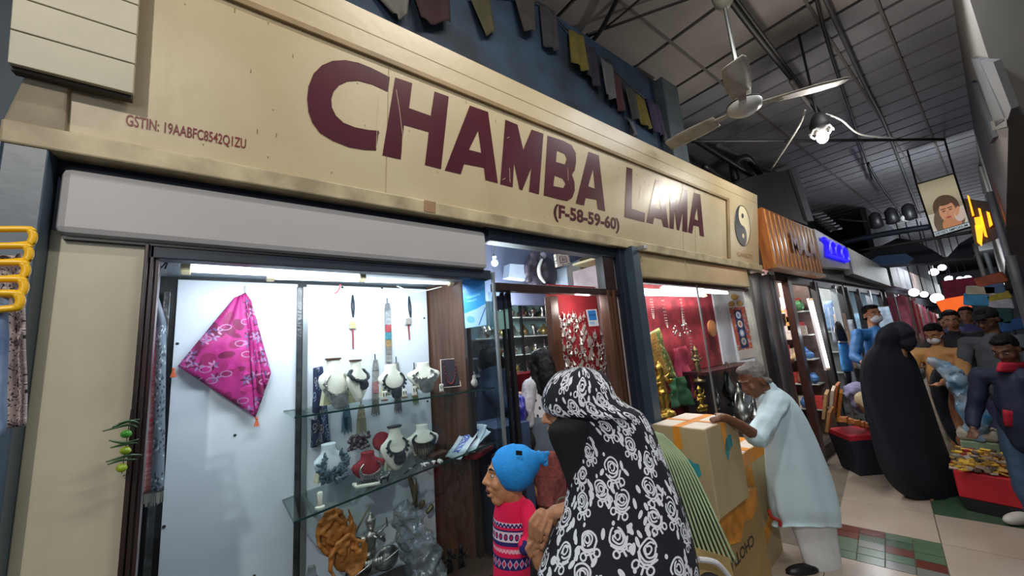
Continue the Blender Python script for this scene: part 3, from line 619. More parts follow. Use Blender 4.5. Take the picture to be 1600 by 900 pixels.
t = thing('silver_figurine', 'small silver animal figurine in front of the pearl tray', 'figurine', W(601, 758, Y=1.79)); p = W(601, 755, Y=1.79); p.z = shz(p.x) + .02
b = MB().chain([(p + Vector((-.016, 0, .002)), .008), (p + Vector((.014, 0, .004)), .009), (p + Vector((.022, 0, .016)), .006)])
for x in (-.016, .014):
    for y in (-.006, .006): b.chain([(p + Vector((x, y, 0)), .0035), (p + Vector((x, y, -.018)), .003)], n=6)
remesh(b, 'body', M_dsilver, t, .003, 1)
p = W(641, 745, Y=1.80); p.z = shz(p.x) + .012; t = thing('wrist_watch', 'bracelet with round silver face lying at the middle of the lower shelf', 'bracelet', p)
MB().lathe([(.001, 0), (.012, 0), (.012, .006), (.001, .008)], p, 12).build('face', M_silver, t); MB().obox(p, (.07, .009, .004), Matrix.Rotation(-.35, 3, 'Y') @ Matrix.Rotation(.2, 3, 'Z')).build('strap', M_dark, t)
cluster('shell_pieces', 'loose white shell pieces on the lower shelf right of the bracelet', 'shells', on2(680, 728) + Vector((0, .03, .004)), 16, (.05, .02), .011, mat('white_shell', 'c9c6c4', .4), .008, (1, 1, .4), 5)
p = W(500, 768, Y=1.79); p.z = shz(p.x) + .001; t = thing('white_stand', 'small white ring stand at the front left of the lower shelf', 'stand', p)
MB().lathe([(.018, 0), (.018, .006), (.01, .009)], p, 14).build('foot', M_bust, t); rings(MB(), [(.008, .009, .007, 0), (.03, .008, .006, 0), (.052, .011, .006, .003), (.06, .009, .005, .003)], p).build('stem', M_bust, t, smooth=True)
p = W(672, 690, Y=1.99); tag(MB().obox(W(671, 708, Y=1.95) + Vector((0.03, -.02, -.005)), (.10, .05, .012), Matrix.Rotation(-.1, 3, 'Y')).build('dark_tray', M_brown, bev=.003), 'shallow brown tray under the right lower bust', 'tray')
# packets and red book at the right end of the lower shelf
p = on2(738, 712) + Vector((0, .02, .0)); tag(MB().obox(W(748, 706, Y=1.86), (.16, .09, .022), Matrix.Rotation(-.108, 3, 'Y') @ Matrix.Rotation(.3, 3, 'Z')).build('red_box', M_redv, bev=.003), 'flat dark red box under the clear packets on the lower shelf', 'box')
A_ = Art(128, 128, 'd6dbe6')
for k in range(7): A_.line([(64 + 40 * cos(t + k), 60 + 26 * sin(2 * t + k * .7)) for t in np.linspace(0, 5, 30)], 2.2, '3c50b4' if k % 2 else '8f9cd0')
M_pack = printed('blue_cord_packet', A_.a, .25)
for k, (px, py, a, l) in enumerate(((722, 694, .3, 'lowest'), (742, 690, -.2, 'middle'), (738, 684, .5, 'topmost'))):
    p = W(px, py, Y=1.87)
    def fn(u, v, p=p, a=a): return p + Matrix.Rotation(a, 3, 'Z') @ Vector(((u - .5) * .15, (v - .5) * .11, .012 * noise.noise((u * 3 + a, v * 3, 1)) + .1 * (u - .5)))
    tag(MB().grid(fn, 10, 8).build('cord_packet', M_pack, smooth=True, solid=.004), l + ' of three clear packets of blue cords on the red box', 'packet', 'packets of cords')
# ------------------------------------------------------------------ things hung on the back boards
YB = BY - .022
def panel_px(name, pts, Y, th, m, parent=None, uvscale=None):
    P = [W(x, y, Y=Y) for x, y in pts]; xs = [p.x for p in P]; zs_ = [p.z for p in P]
    uv = [((p.x - min(xs)) / (max(xs) - min(xs)), (p.z - min(zs_)) / (max(zs_) - min(zs_))) for p in P]
    return MB().prism(P, (0, -th, 0), 0, (), uv).build(name, m, parent)
A_ = Art(256, 256, 'b02478'); r_ = random.Random(4)
for k in range(60): x, y = r_.uniform(0, 256), r_.uniform(0, 256); A_.ell(x, y, r_.uniform(6, 26), r_.uniform(6, 20), r_.uniform(0, 3), r_.choice(['a81f6a', 'c03088', '901858', '7a1048']))
for k in range(34):
    x, y = r_.uniform(70, 250), r_.uniform(0, 256)
    for q in range(6): a = q * pi / 3 + k; A_.ell(x + 9 * cos(a), y + 9 * sin(a), 7, 3, a, r_.choice(['6c5a88', '9a7aa0', '5c0c38', 'c888ac']))
for k in range(14): x = r_.uniform(0, 256); A_.line([(x + 14 * cos(t), 20 + k * 18 + 9 * sin(t)) for t in np.linspace(0, 6, 14)], 1.6, 'b07ca0')
M_scarf = printed('pink_brocade', A_.a, .55)
sc = thing('pink_scarf', 'pink brocade square scarf with orange tassels pinned on the white board', 'scarf', W(383, 455, Y=YB))
def tri_patch(a, b, c, d, bulge, nm, seed):
    Q = [W(x, y, Y=YB - .012) for x, y in (a, b, c, d)]
    def fn(u, v):
        p = Q[0].lerp(Q[1], u).lerp(Q[3].lerp(Q[2], u), v); w = sin(pi * u) * sin(pi * v)
        p.y -= bulge * w + .012 * abs(sin(u * 9 + seed)) * v + .010 * noise.noise((u * 4, v * 4, seed)) + .006; return p
    return MB().grid(fn, 22, 22, uv=lambda u, v: (fn(u, v).x / .34 + seed * .3, fn(u, v).z / .34)).build(nm, M_scarf, sc, smooth=True, solid=.003)
tri_patch((366, 466), (383, 458), (399, 652), (278, 572), .03, 'cloth', 0)
tri_patch((383, 457), (392, 470), (423, 583), (399, 650), .012, 'fold', 1)
tri_patch((383, 470), (401, 500), (418, 596), (404, 610), .008, 'fold', 2)
for (x, y) in ((271, 583), (401, 660)):
    q = W(x, y - 6, Y=YB - .02); b = MB()
    for k in range(9): a = k * .7; b.sweep([q, q + Vector((.008 * cos(a), .006 * sin(a), -.032))], [.002, .0028], 5)
    b.lathe([(.004, -.004), (.006, .0), (.004, .006)], q, 8); b.build('tassel', mat('orange_tassel', 'd8663c', .8), sc)
MB().sweep([W(383, 447, Y=YB), W(383, 460, Y=YB - .01)], .004, 6).build('hook', M_wwire, sc)
# shawl at the left end of the showcase
A_ = Art(128, 512, '8d8084'); r_ = random.Random(9)
A_.rect(0, 0, 72, 512, 'a06468')
for k in range(46): A_.rect(0, k * 11, 70, k * 11 + r_.randint(2, 6), r_.choice(['b0848a', '8d4a50', '9c7074', 'b03c46']))
A_.rect(72, 0, 128, 512, '66707c')
for k in range(150): x, y = r_.uniform(76, 124), r_.uniform(0, 512); A_.ell(x, y, 5, 3, r_.uniform(0, 3), r_.choice(['2c3440', 'a3adb6', '424c58']))
A_.rect(0, 0, 128, 90, '565d68')
M_shawl = printed('grey_red_shawl', A_.a, .9)
swl = thing('hanging_shawl', 'grey and red patterned shawl with fringe hung at the left showcase edge', 'shawl', W(228, 770, Y=1.86))
Q = [W(x, y, Y=1.84) for x, y in ((237, 458), (262, 520), (254, 764), (208, 772))]; Q[1] = W(258, 470, Y=1.86)
def fn(u, v):
    L = Vector(W(232, 462, Y=1.84)).lerp(W(209, 775, Y=1.84), v); Rr = Vector(W(246, 462, Y=1.86)).lerp(W(259, 505, Y=1.86), min(1, v * 6)) if v < .1667 else Vector(W(259, 505, Y=1.86)).lerp(W(255, 766, Y=1.86), (v - .1667) / .8333)
    p = L.lerp(Rr, u); p.y -= .010 * sin(u * 10) + .006 * noise.noise((u * 5, v * 9, 3)); return p
MB().grid(fn, 10, 40, uv=lambda u, v: (u, 1 - v)).build('cloth', M_shawl, swl, smooth=True, solid=.005)
b = MB()
for k in range(24): u = k / 23; p = fn(u, 1); b.sweep([p, p + Vector((.002 * sin(k * 5), 0, -.038 - .006 * sin(k * 3)))], .0018, 4)
b.build('fringe', mat('fringe_grey', '9c9c92', .9), swl)['kind'] = 'stuff'
# three hanging amulets, long embroidered hangings and tassels on the back board
def strip(name, label, cat, a, b, w, cols, Y=YB, group=None, rounded=False, tail=0):
    p, q = W(*a, Y=Y), W(*b, Y=Y); t = thing(name, label, cat, q, group); n = len(cols); d = (q - p)
    MB().sweep([p + Vector((0, 0, .03)), p], .0025, 6).build('loop', M_wire, t)
    for k, c in enumerate(cols):
        A0, A1 = p + d * (k / n), p + d * ((k + 1) / n); ww = w * (.75 if k == 0 else 1)
        MB().hexa([A0 + Vector((-w * .5 * (.6 if k == 0 else 1), -.010, 0)), A0 + Vector((w * .5 * (.6 if k == 0 else 1), -.010, 0)), A0 + Vector((w * .5 * (.6 if k == 0 else 1), -.004, 0)), A0 + Vector((-w * .5 * (.6 if k == 0 else 1), -.004, 0)),
                   A1 + Vector((-w * .5, -.012, 0)), A1 + Vector((w * .5, -.012, 0)), A1 + Vector((w * .5, -.004, 0)), A1 + Vector((-w * .5, -.004, 0))]).build('panel', mat('strip_' + c, c, .85, var=.35, scale=60), t, bev=.002)
    if tail:
        b_ = MB()
        for k in range(9): x = -w * .5 + w * k / 8; b_.sweep([q + Vector((x, -.008, 0)), q + Vector((x * 1.15, -.008, -tail - .008 * sin(k * 4)))], .0022, 4)
        b_.build('tassel', mat('tassel_' + cols[-1], cols[-1], .9, var=.3), t)
    return t
strip('long_hanging', 'long grey hanging with red, blue and tan bands at the middle of the back board', 'hanging', (605, 474), (607, 566), .034, ['6d6f72', '8b8d8e', '9d9ea0', 'a8434a', '3f7f8c', '8a6d48', '77736e', '8d8a84'], group='hangings on the showcase back board')
strip('short_hanging', 'grey embroidered hanging between the left upper busts and middle one', 'hanging', (586, 562), (586, 632), .034, ['7a7773', '8c8a86', '8a5f60', '6d6a66'], tail=.05, group='hangings on the showcase back board')
strip('short_hanging', 'grey embroidered hanging behind the middle upper bust', 'hanging', (619, 566), (621, 625), .034, ['7d7c7a', '99979a', '8d7f80', '6a6668'], tail=.06, group='hangings on the showcase back board')
strip('short_hanging', 'brown and orange hanging behind the broad right upper bust', 'hanging', (647, 575), (648, 612), .026, ['6e655c', '9c5a4a', '6a7a50'], tail=.06, group='hangings on the showcase back board')
for k, (a, b, l) in enumerate((((541, 632), (541, 660), 'blue'), ((564, 632), (564, 662), 'tan'), ((540, 640), (540, 655), 'teal'))):
    strip('tassel_hanging', ['blue thread tassels hanging under the upper shelf at left', 'tan thread tassels hanging under the upper shelf, right of the blue', 'teal thread tassel behind the blue ones under the upper shelf'][k], 'tassel', a, (b[0], b[1] - 8), .04 if k < 2 else .02, [['3f5f74'], ['8f8468'], ['2f6a78']][k], tail=.07, group='thread tassels under the upper shelf')
for k, (px, c1, m1) in enumerate(((551, 'd6cc7c', 'gold-framed square amulet on a dark cord at the left of the back board'), (639, 'a08f8c', 'grey square amulet on a looped cord at the right of the back board'))):
    y0 = 461 if k == 0 else 463; t = thing('cord_amulet', m1, 'amulet', W(px, 520, Y=YB), 'amulets on the back board')
    P = [W(px, y0, Y=YB - .004), W(px + (1 if k == 0 else 3), y0 + 35, Y=YB - .004)]
    for s_ in (-1, 1): MB().sweep(spline([P[0], P[0].lerp(P[1], .5) + Vector((.006 * s_, 0, 0)), P[1]], 5), .004, 6).build('cord', mat('dark_cord', '262d38', .8), t)
    q = W(px + (0 if k == 0 else -1), 508 if k == 0 else 502, Y=YB - .006); MB().box(q.x - .018, q.x + .018, q.y - .006, q.y, q.z - .021, q.z + .021).build('frame', M_silver, t, bev=.002)
    MB().box(q.x - .013, q.x + .013, q.y - .008, q.y - .005, q.z - .016, q.z + .016).build('plaque', mat('amulet_' + c1, c1, .5, var=.2, scale=60), t)
    e = W(px + 1, 545 if k == 0 else 531, Y=YB - .006); MB().sweep([q + Vector((0, 0, -.02)), e], [.005, .0035], 6).build('tail', mat('amulet_tail', '8c3a3c' if k == 0 else '5a5560', .8), t)
A_ = Art(128, 256, '1c2744'); r_ = random.Random(2)
for k in range(26):
    x, y = r_.uniform(0, 128), r_.uniform(0, 256); A_.line([(x + (4 + t * 3) * cos(t * 2), y + (4 + t * 3) * sin(t * 2)) for t in np.linspace(0, 4, 26)], 1.5, r_.choice(['8d9ab8', '6a7aa0', 'a99a8c']))
M_navyp = printed('navy_paisley', A_.a, .85)
def sheet(name, label, cat, pts4, Y, m, amp=.012, freq=8, group=None, uvr=(1, 1), tilt_y=0., nu=12, nv=16, solid=.004):
    Q = [W(x, y, Y=Y) for x, y in pts4]
    def fn(u, v):
        p = Q[0].lerp(Q[1], u).lerp(Q[3].lerp(Q[2], u), v); p.y -= amp * sin(u * freq) * (.4 + .6 * v) + amp * noise.noise((u * 3, v * 4, Y * 9)) - tilt_y * v; return p
    o = MB().grid(fn, nu, nv, uv=lambda u, v: (u * uvr[0], (1 - v) * uvr[1])).build(name, m, smooth=True, solid=solid)
    return tag(o, label, cat, group) if label else o
sheet('navy_scarf', 'navy paisley scarf hanging behind the shelf standards', 'scarf', ((490, 575), (504, 572), (515, 690), (486, 700)), YB - .02, M_navyp)
# ------------------------------------------------------------------ carved wood, silver and bags on the showcase floor
M_carve = mat('orange_carved_wood', 'b06a2a', .5, var=.35, scale=25, bump=.3)
def carving(label, c, h, w, seed):
    c = Vector(c); rr = random.Random(seed); b = MB(); b.ell(c, (w * .42, .03, h * .42), n=14)
    for k in range(16):
        a = rr.uniform(0, 2 * pi); r0 = rr.uniform(.1, .5); P = [(c + Vector((w * r0 * cos(a), -.022, h * r0 * sin(a))), rr.uniform(.007, .012))]
        for j in range(4): a += rr.uniform(-.7, .9); r0 = min(.55, r0 + rr.uniform(-.05, .13)); P.append((c + Vector((w * r0 * cos(a), -.028 - .012 * rr.random(), h * r0 * sin(a))), rr.uniform(.005, .010)))
        b.chain(P, n=6)
    o = remesh(b, 'wood_carving', M_carve, None, .005, 2); return tag(o, label, 'carving', 'carved wooden pieces on the showcase floor')
carving('larger orange carved wooden mask at the showcase floor left', W(520, 829, Y=1.88), .185, .145, 3)
carving('smaller orange carved wooden piece below the larger mask', W(541, 866, Y=1.83), .155, .13, 8)
def figurine(name, label, base, h, m, seed=1, group=None, standing=True, seat=True, wide=1.):
    b = MB(); B = Vector(base); rr = random.Random(seed); s_ = h
    b.lathe([(.16, 0), (.19, .03), (.15, .07), (.17, .10)], B, 14, sc=s_)
    if standing:
        for sx in (-1, 1): b.chain([(B + Vector((sx * .05, 0, .10)) * s_, .035 * s_), (B + Vector((sx * .06, -.02, .30)) * s_, .045 * s_), (B + Vector((sx * .05, 0, .48)) * s_, .06 * s_)])
        z0 = .48
    else:
        for sx in (-1, 1): b.chain([(B + Vector((sx * .05, .0, .17)) * s_, .07 * s_), (B + Vector((sx * .2, -.05, .15)) * s_, .06 * s_), (B + Vector((0, -.13, .14)) * s_, .045 * s_)])
        z0 = .22
    H_ = 1 - z0; b.chain([(B + Vector((0, 0, z0)) * s_, .085 * s_), (B + Vector((0, 0, z0 + H_ * .25)) * s_, .07 * s_), (B + Vector((0, .0, z0 + H_ * .45)) * s_, .09 * s_)])
    hz_ = z0 + H_ * .68; b.ell(B + Vector((0, -.01, hz_)) * s_, (.07 * s_, .07 * s_, .085 * s_)); b.lathe([(.075, 0), (.085, .03), (.05, .09), (.02, .15), (.005, .19)], B + Vector((0, 0, hz_ + .05)) * s_, 12, sc=s_)
    for sx in (-1, 1):
        b.chain([(B + Vector((sx * .09, 0, z0 + H_ * .45)) * s_, .035 * s_), (B + Vector((sx * .19, -.02, z0 + H_ * .25)) * s_, .028 * s_), (B + Vector((sx * .14, -.12, z0 + H_ * (.3 + .15 * rr.random()))) * s_, .022 * s_)])
        b.chain([(B + Vector((sx * .08, .02, z0 + H_ * .45)) * s_, .03 * s_), (B + Vector((sx * .24, .0, z0 + H_ * .55)) * s_, .024 * s_), (B + Vector((sx * .22, -.03, z0 + H_ * .75)) * s_, .02 * s_)])
    for k in range(10): a = rr.uniform(0, 6.28); b.ell(B + Vector((.12 * cos(a), -.08 + .03 * sin(a), rr.uniform(.12, .7))) * s_, .025 * s_, n=6)
    for v in b.v: v.x = B.x + (v.x - B.x) * wide
    return tag(remesh(b, name, m, None, h * .026, 1, h * .012, 30 / h), label, 'figurine', group)
figurine('silver_statue', 'silver seated statuette with domed crown on the showcase floor', W(580, 892, Y=1.90), .25, M_silver, 2, standing=False, wide=1.25)
for k, (px, py) in enumerate(((722, 905), (704, 910))): figurine('black_statue', ['right', 'left'][k] + ' one of two small black statuettes at the showcase floor', W(px, py, Y=1.84), .155, mat('black_metal', '26282b', .35, .7, var=.3), 4 + k, 'black statuettes')
for k, (px, py, r) in enumerate(((604, 872, .032), (562, 893, .034))):
    p = W(px, py, Y=1.80); t = thing('silver_bowl', ['upper right', 'lower left'][k] + ' of two engraved silver bowls at the showcase floor', 'bowl', p, 'silver bowls')
    b = MB().lathe([(.004, -.022), (.02, -.02), (.031, -.008), (.036, .004), (.034, .004), (.029, -.006), (.018, -.016), (.003, -.018)], p, 20, Matrix.Rotation(-.35, 3, 'Y') @ Matrix.Rotation(.35, 3, 'X'), sc=1.55); b.build('bowl', M_dsilver, t, smooth=True)
    MB().sweep([p + Vector((.037 * cos(a), .037 * sin(a) * .9, .004 + .013 * cos(a) - .012 * sin(a))) * 1.5 for a in np.linspace(0, 2 * pi, 22)[:-1]], .0022, 6, closed=True).build('rim', M_silver, t)
b = MB(); p0, p1 = W(572, 884, Y=1.79), W(596, 876, Y=1.79)
for k in range(7): q = p0.lerp(p1, k / 6); b.ell(q, (.009, .010, .018))
tag(b.build('bead_bangle', M_silver, smooth=True), 'white twisted bead bangle between the two silver bowls', 'bangle')
q0, q1 = W(578, 790, Y=1.98), W(548, 846, Y=1.98); tag(MB().sweep([q0, q1], .005, 8).build('bamboo_stick', mat('bamboo', '8a8468', .5)), 'thin bamboo stick leaning on the back board', 'stick')
b = MB().chain([(W(640, 745, Y=2.05), .012), (W(648, 775, Y=2.05), .016), (W(650, 790, Y=2.04), .010)])
b.chain([(W(650, 748, Y=2.03), .004), (W(651, 770, Y=2.03), .009), (W(645, 788, Y=2.03), .007)]); b.chain([(W(660, 785, Y=2.03), .016), (W(658, 792, Y=2.03), .012)]); b.chain([(W(668, 800, Y=2.03), .012), (W(674, 792, Y=2.03), .015)])
tag(remesh(b, 'brass_horn', mat('dull_brass', '7d7556', .4, .6, var=.3), None, .004, 2), 'dull brass horn ornament hung low on the back board', 'horn')
M_bag = mat('clear_plastic', '8d959b', .14, .25, var=.3, scale=14, bump=.5, bscale=40, spec=.7)
nt = M_bag.node_tree; nt.nodes['Principled BSDF'].inputs['Alpha'].default_value = .55
def crumple(name, label, cat, pts, m, vox=.008, wob=.02, wsc=22, ns=4):
    b = MB()
    for p, r in pts: b.ell(p, r, n=12)
    for (p, r), (q, t) in zip(pts, pts[1:]): b.sweep([p, q], [r if isinstance(r, (int, float)) else r[0], t if isinstance(t, (int, float)) else t[0]], 12)
    rr = random.Random(5)
    def post(v):
        d = noise.noise(v * wsc) ; e = abs(noise.noise(v * wsc * 2.1 + Vector((7, 3, 1)))); return v + Vector((d, noise.noise(v * wsc + Vector((9, 9, 9))), e)) * wob
    return tag(remesh(b, name, m, None, vox, ns, 0, 1, post), label, cat)
crumple('plastic_bag', 'large crumpled clear plastic bag on the showcase floor', 'bag', [(W(632, 806, Y=1.90), .055), (W(645, 840, Y=1.88), .075), (W(662, 880, Y=1.86), .085), (W(672, 925, Y=1.86), .085)], M_bag, .006, .030, 20, 1)
crumple('plastic_bag', 'small clear plastic bag at the bottom left of the showcase floor', 'bag', [(W(487, 890, Y=1.82), .018), (W(488, 915, Y=1.82), .03)], M_bag, .006, .012)
p = W(757, 878, Y=1.86); t = thing('red_box', 'dull red hexagonal box with a silver centre at the showcase floor right', 'box', p)
MB().lathe([(.042, -.02), (.042, .0), (.001, .001)], p, 6, Matrix.Rotation(.35, 3, 'X')).build('body', mat('dull_red_lacquer', '9c3c38', .5), t, bev=.002); MB().lathe([(.008, 0), (.008, .004)], p + Vector((0, -.002, .002)), 8).build('centre', M_silver, t)
MB().lathe([(.04, -.05), (.04, -.024)], p, 6, Matrix.Rotation(.35, 3, 'X')).build('lower_tier', mat('dull_red_lacquer2', '7c2f2c', .5), t)
# wires inside the showcase head
tag(MB().sweep(spline([W(620, 447, Y=1.90), W(650, 456, Y=1.90), W(690, 448, Y=1.90)], 6), .003, 5).build('white_wire', M_wwire), 'white wire sagging below the right showcase tube', 'wire')
tag(MB().sweep(spline([W(532, 445, Y=1.9), W(528, 455, Y=1.9), W(523, 458, Y=1.9)], 5), .004, 5).build('red_thread', mat('red_thread', 'c84a50', .8)), 'red and white thread hanging under the showcase tube', 'thread')
tag(MB().sweep(spline([W(242, 426, Y=1.76), W(256, 414, Y=1.76), W(264, 402, Y=1.76), W(258, 420, Y=1.76)], 5), .0025, 5).build('loose_wire', M_wire), 'loose dark wire in the upper left showcase corner', 'wire')
# lime and chilli charm on the frame
ch = thing('lime_chilli_charm', 'string of green limes and chillies hung on the black window frame', 'charm', W(190, 735, Y=1.62))
for k, (px, py, g) in enumerate(((197, 678, '3f9a2a'), (196, 704, '8fae22'), (190, 731, '93ab22'))):
    MB().ell(W(px, py, Y=1.62), (.013, .013, .0115), Matrix.Rotation(.3 * (k + 1), 3, 'Y'), n=16).build('lime', mat('lime_' + g, g, .3, var=.15, scale=60, coat=.4), ch, smooth=True)
for pts in (((218, 655), (195, 660), (175, 668)), ((215, 668), (200, 664), (160, 674)), ((217, 686), (195, 692), (170, 688)), ((215, 692), (195, 694), (172, 700)), ((222, 711), (200, 712), (165, 722)), ((215, 718), (190, 719), (168, 726)), ((218, 662), (205, 658), (185, 662))):
    MB().sweep(spline([W(x, y, Y=1.62 - .006 * i) for i, (x, y) in enumerate(pts)], 5), [.0016 + .0022 * sin(pi * i / 10) for i in range(11)], 6).build('chilli', mat('chilli_green', '1f4a20', .3, coat=.4), ch, smooth=True)
MB().sweep([W(205, 640, Y=1.63), W(198, 690, Y=1.62), W(190, 740, Y=1.62)], .0012, 5).build('thread', M_wire, ch)
# posters on the glass
A_ = Art(128, 192, '2f9be0'); A_.rect(0, 0, 128, 60, '1f7fc8'); A_.poly([(0, 132), (128, 112), (128, 192), (0, 192)], 'a9cfe4'); A_.ell(36, 160, 26, 14, .2, '6fb4dd'); A_.line([(84, 186), (124, 128)], 3, '4a64b8'); A_.rect(20, 66, 100, 74, '6fc0f0'); A_.rect(20, 82, 80, 88, '6fc0f0')
M_post = printed('blue_poster', A_.a, .4)
P = [W(722, 440, Y=1.80), W(757, 428, Y=1.705), W(760, 508, Y=1.705), W(727, 513, Y=1.80)]
tag(MB().add(P + [p + Vector((.002, .002, 0)) for p in P], [(0, 1, 2, 3), (7, 6, 5, 4)], 0, [(0, 1), (1, 1), (1, 0), (0, 0)] * 2).build('blue_poster', M_post), 'blue and pale poster stuck on the showcase side glass', 'poster')
# ------------------------------------------------------------------ shop interior seen through the doorway
struct(MB().box(1.18, 1.22, 2.15, 4.3, .14, 2.9).build('wall_inner_left', mat('inner_blue_grey', '5a6470', .7)))
struct(MB().box(2.2, 5.6, 3.50, 3.56, .14, 2.12).build('wall_inner_back', mat('teal_back', '7f9a9c', .6)))
struct(MB().box(1.0, 5.6, 1.74, 4.3, 2.92, 2.96).build('ceiling_inner', mat('inner_ceiling', 'b9c2cf', .7)))
struct(MB().box(1.0, 5.6, 2.95, 3.0, 2.10, 2.9).build('wall_upper_inner', mat('slate_inner', '5b6178', .7)))
lamp('inner_bulb_light', W(773, 411, Y=2.05), 22, (.85, .93, 1), .03)
lamp('inner_shop_light', (2.1, 2.75, 2.05), 34, (.88, .95, 1), .1)
t = thing('cool_bulb', 'glaring white bulb hung inside at the left of the transom', 'lamp', W(773, 411, Y=2.05))
MB().ell(WLOC[t.name], .022, n=14).build('globe', M_cool, t, smooth=True); MB().lathe([(.012, .018), (.015, .045), (.01, .06)], WLOC[t.name], 10).build('holder', M_white, t); MB().sweep([WLOC[t.name] + Vector((0, 0, .06)), WLOC[t.name] + Vector((0, 0, .9))], .003, 5).build('cord', M_wwire, t)
lamp('upper_inner_fill', (2.0, 2.2, 2.75), 14, (.85, .92, 1), .1)  # unseen fill added to brighten the space behind the transom
# masks, tusk and frame over the transom
YT = 2.85
b = MB(); c = W(833, 425, Y=YT); rr = random.Random(3); b.ell(c, (.13, .05, .17), n=14)
for k in range(26): a = rr.uniform(0, 6.3); q = rr.uniform(.5, 1.15); b.ell(c + Vector((.13 * q * cos(a), -.05, .17 * q * sin(a))), rr.uniform(.025, .045), n=8)
tag(remesh(b, 'carved_mask', mat('dark_carved_wood', '3c3440', .6, var=.3), None, .014, 1), 'dark carved mask hanging inside above the doorway', 'mask')
tag(MB().sweep(spline([W(847, 405, Y=YT - .1), W(842, 418, Y=YT - .1), W(844, 432, Y=YT - .1), W(852, 442, Y=YT - .1)], 5), [.008 + .012 * sin(pi * (i + 2) / 19) for i in range(16)], 8).build('white_tusk', mat('ivory_white', 'd0ccc4', .4), smooth=True), 'curved white tusk ornament beside the dark carved mask', 'tusk')
b = MB().ell(W(848, 400, Y=YT - .05), .04); tag(b.build('hanging_charm', mat('pale_charm', '8d8a94', .6)), 'small pale round charm above the white tusk', 'charm')
c = W(858, 426, Y=YT); tag(MB().ell(c, (.11, .04, .17), n=14).build('dark_shield', mat('dark_shield', '353544', .6, var=.25), smooth=True), 'dark oval shield right of the white tusk', 'shield')
q = W(880, 396, Y=YT - .24); tag(MB().sweep([q, Vector((q.x, q.y, 2.92))], .003, 5).build('plaque_cord', M_wire), 'thin cord from which the square plaque hangs', 'cord')
A_ = Art(96, 96, 'cdbfae')
for k in range(60): A_.ell(random.Random(k).uniform(0, 96), random.Random(k + 99).uniform(0, 96), 3, 3, 0, '4a4048')
A_.rect(16, 16, 80, 80, 'd8cdbf'); A_.rect(20, 20, 76, 76, '5a4a4e'); A_.rect(26, 26, 70, 70, 'b09c90'); A_.rect(36, 36, 60, 60, '8a7068')
P = [W(x, y, Y=YT - .25) for x, y in ((868, 397), (888, 397), (892, 413), (871, 417))]
tag(MB().add(P + [p + Vector((0, .03, 0)) for p in P], [(0, 1, 2, 3), (7, 6, 5, 4), (0, 3, 7, 4), (1, 5, 6, 2), (0, 4, 5, 1), (3, 2, 6, 7)], 0, [(0, 1), (1, 1), (1, 0), (0, 0)] * 2).build('square_plaque', printed('square_plaque', A_.a, .6)), 'square ornate plaque hanging inside above the doorway', 'plaque')
P = [W(x, y, Y=YT - .12) for x, y in ((885, 418), (934, 394), (936, 437), (888, 448))]; t = thing('wall_cupboard', 'white cupboard with an olive door behind the transom', 'cupboard', P[3])
MB().slab(P, (0, .2, 0)).build('body', mat('cupboard_white', 'c3cbd8', .5), t); MB().slab([W(x, y, Y=YT - .13) for x, y in ((906, 405), (922, 398), (926, 437), (910, 439))], (0, .01, 0)).build('door', mat('olive_door', '6a6234', .5), t)
P = [W(x, y, Y=YT - .05) for x, y in ((797, 412), (822, 414), (826, 437), (795, 433))]; tag(MB().slab(P, (0, .1, 0)).build('white_carton', mat('pale_board', 'b5bfd0', .6)), 'pale carton left of the dark carved mask', 'carton')
# lit shelving with silver pieces, seen over the dark-haired girl
def shelf_unit(name, label, x0, x1, Y, levels, z0, z1, back, dep=.25, posts=()):
    t = thing(name, label, 'shelves', ((x0 + x1) / 2, Y, z0))
    MB().box(x0, x1, Y + dep, Y + dep + .02, z0, z1).build('back_panel', back, t)
    for z in levels: MB().box(x0, x1, Y, Y + dep, z - .012, z).build('shelf', mat('pale_shelf', 'b6beba', .4), t)
    for x in posts: MB().box(x - .012, x + .012, Y - .01, Y + .02, z0, z1).build('post', M_dark, t)
    return t
U0, U1 = W(796, 520, Y=3.2).x, W(862, 520, Y=3.2).x; lv = [W(830, y, Y=3.2).z for y in (495, 524, 552, 580)]
shelf_unit('silver_shelves', 'lit glass shelves of silver ware at the back of the shop', U0 - .2, U1 + .3, 3.2, lv, .5, 2.35, mat('teal_panel', '86a2a0', .5, var=.2), posts=(U0, W(816, 520, Y=3.2).x, U1))
V0, V1 = W(763, 560, Y=2.5).x, W(797, 560, Y=2.5).x; lw = [W(780, y, Y=2.5).z for y in (527, 556, 583, 612)]
shelf_unit('glass_shelves', 'glass shelves of silver trinkets just inside the doorway at left', V0 - .1, V1 + .05, 2.5, lw, .4, 2.1, mat('teal_dark', '3d545c', .5, var=.3), posts=(V1 + .02,))
prot = []
for k, pr in enumerate(([(.02, 0), (.035, .01), (.012, .05), (.03, .09), (.02, .12)], [(.03, 0), (.05, .03), (.045, .06), (.02, .08), (.008, .11)], [(.025, 0), (.01, .02), (.04, .06), (.045, .07)], [(.015, 0), (.02, .04), (.006, .10), (.012, .11), (.002, .14)])):
    b = MB().lathe(pr, (0, 0, 0), 8); b.sweep([(.03, 0, .02), (.055, 0, .05), (.03, 0, .08)], .006, 5); prot.append(b.build('silver_piece', M_silver if k != 1 else mat('brass_piece', '9c8a5c', .4, .8), smooth=True, origin=(0, 0, 0)))
LB = 'small silver piece standing on the lit shelves inside the doorway'
for o in prot: tag(o, LB, 'silverware', 'silver pieces inside the doorway')
used = [False] * 4
def place(x, y, z, k, s_, lb):
    if used[k]: o = prot[k].copy(); COL.objects.link(o)
    else: o = prot[k]; used[k] = True
    o.location = (x, y, z + .001); o.scale = (s_,) * 3; o.rotation_euler = (0, 0, RND.uniform(0, 6)); o['label'] = lb
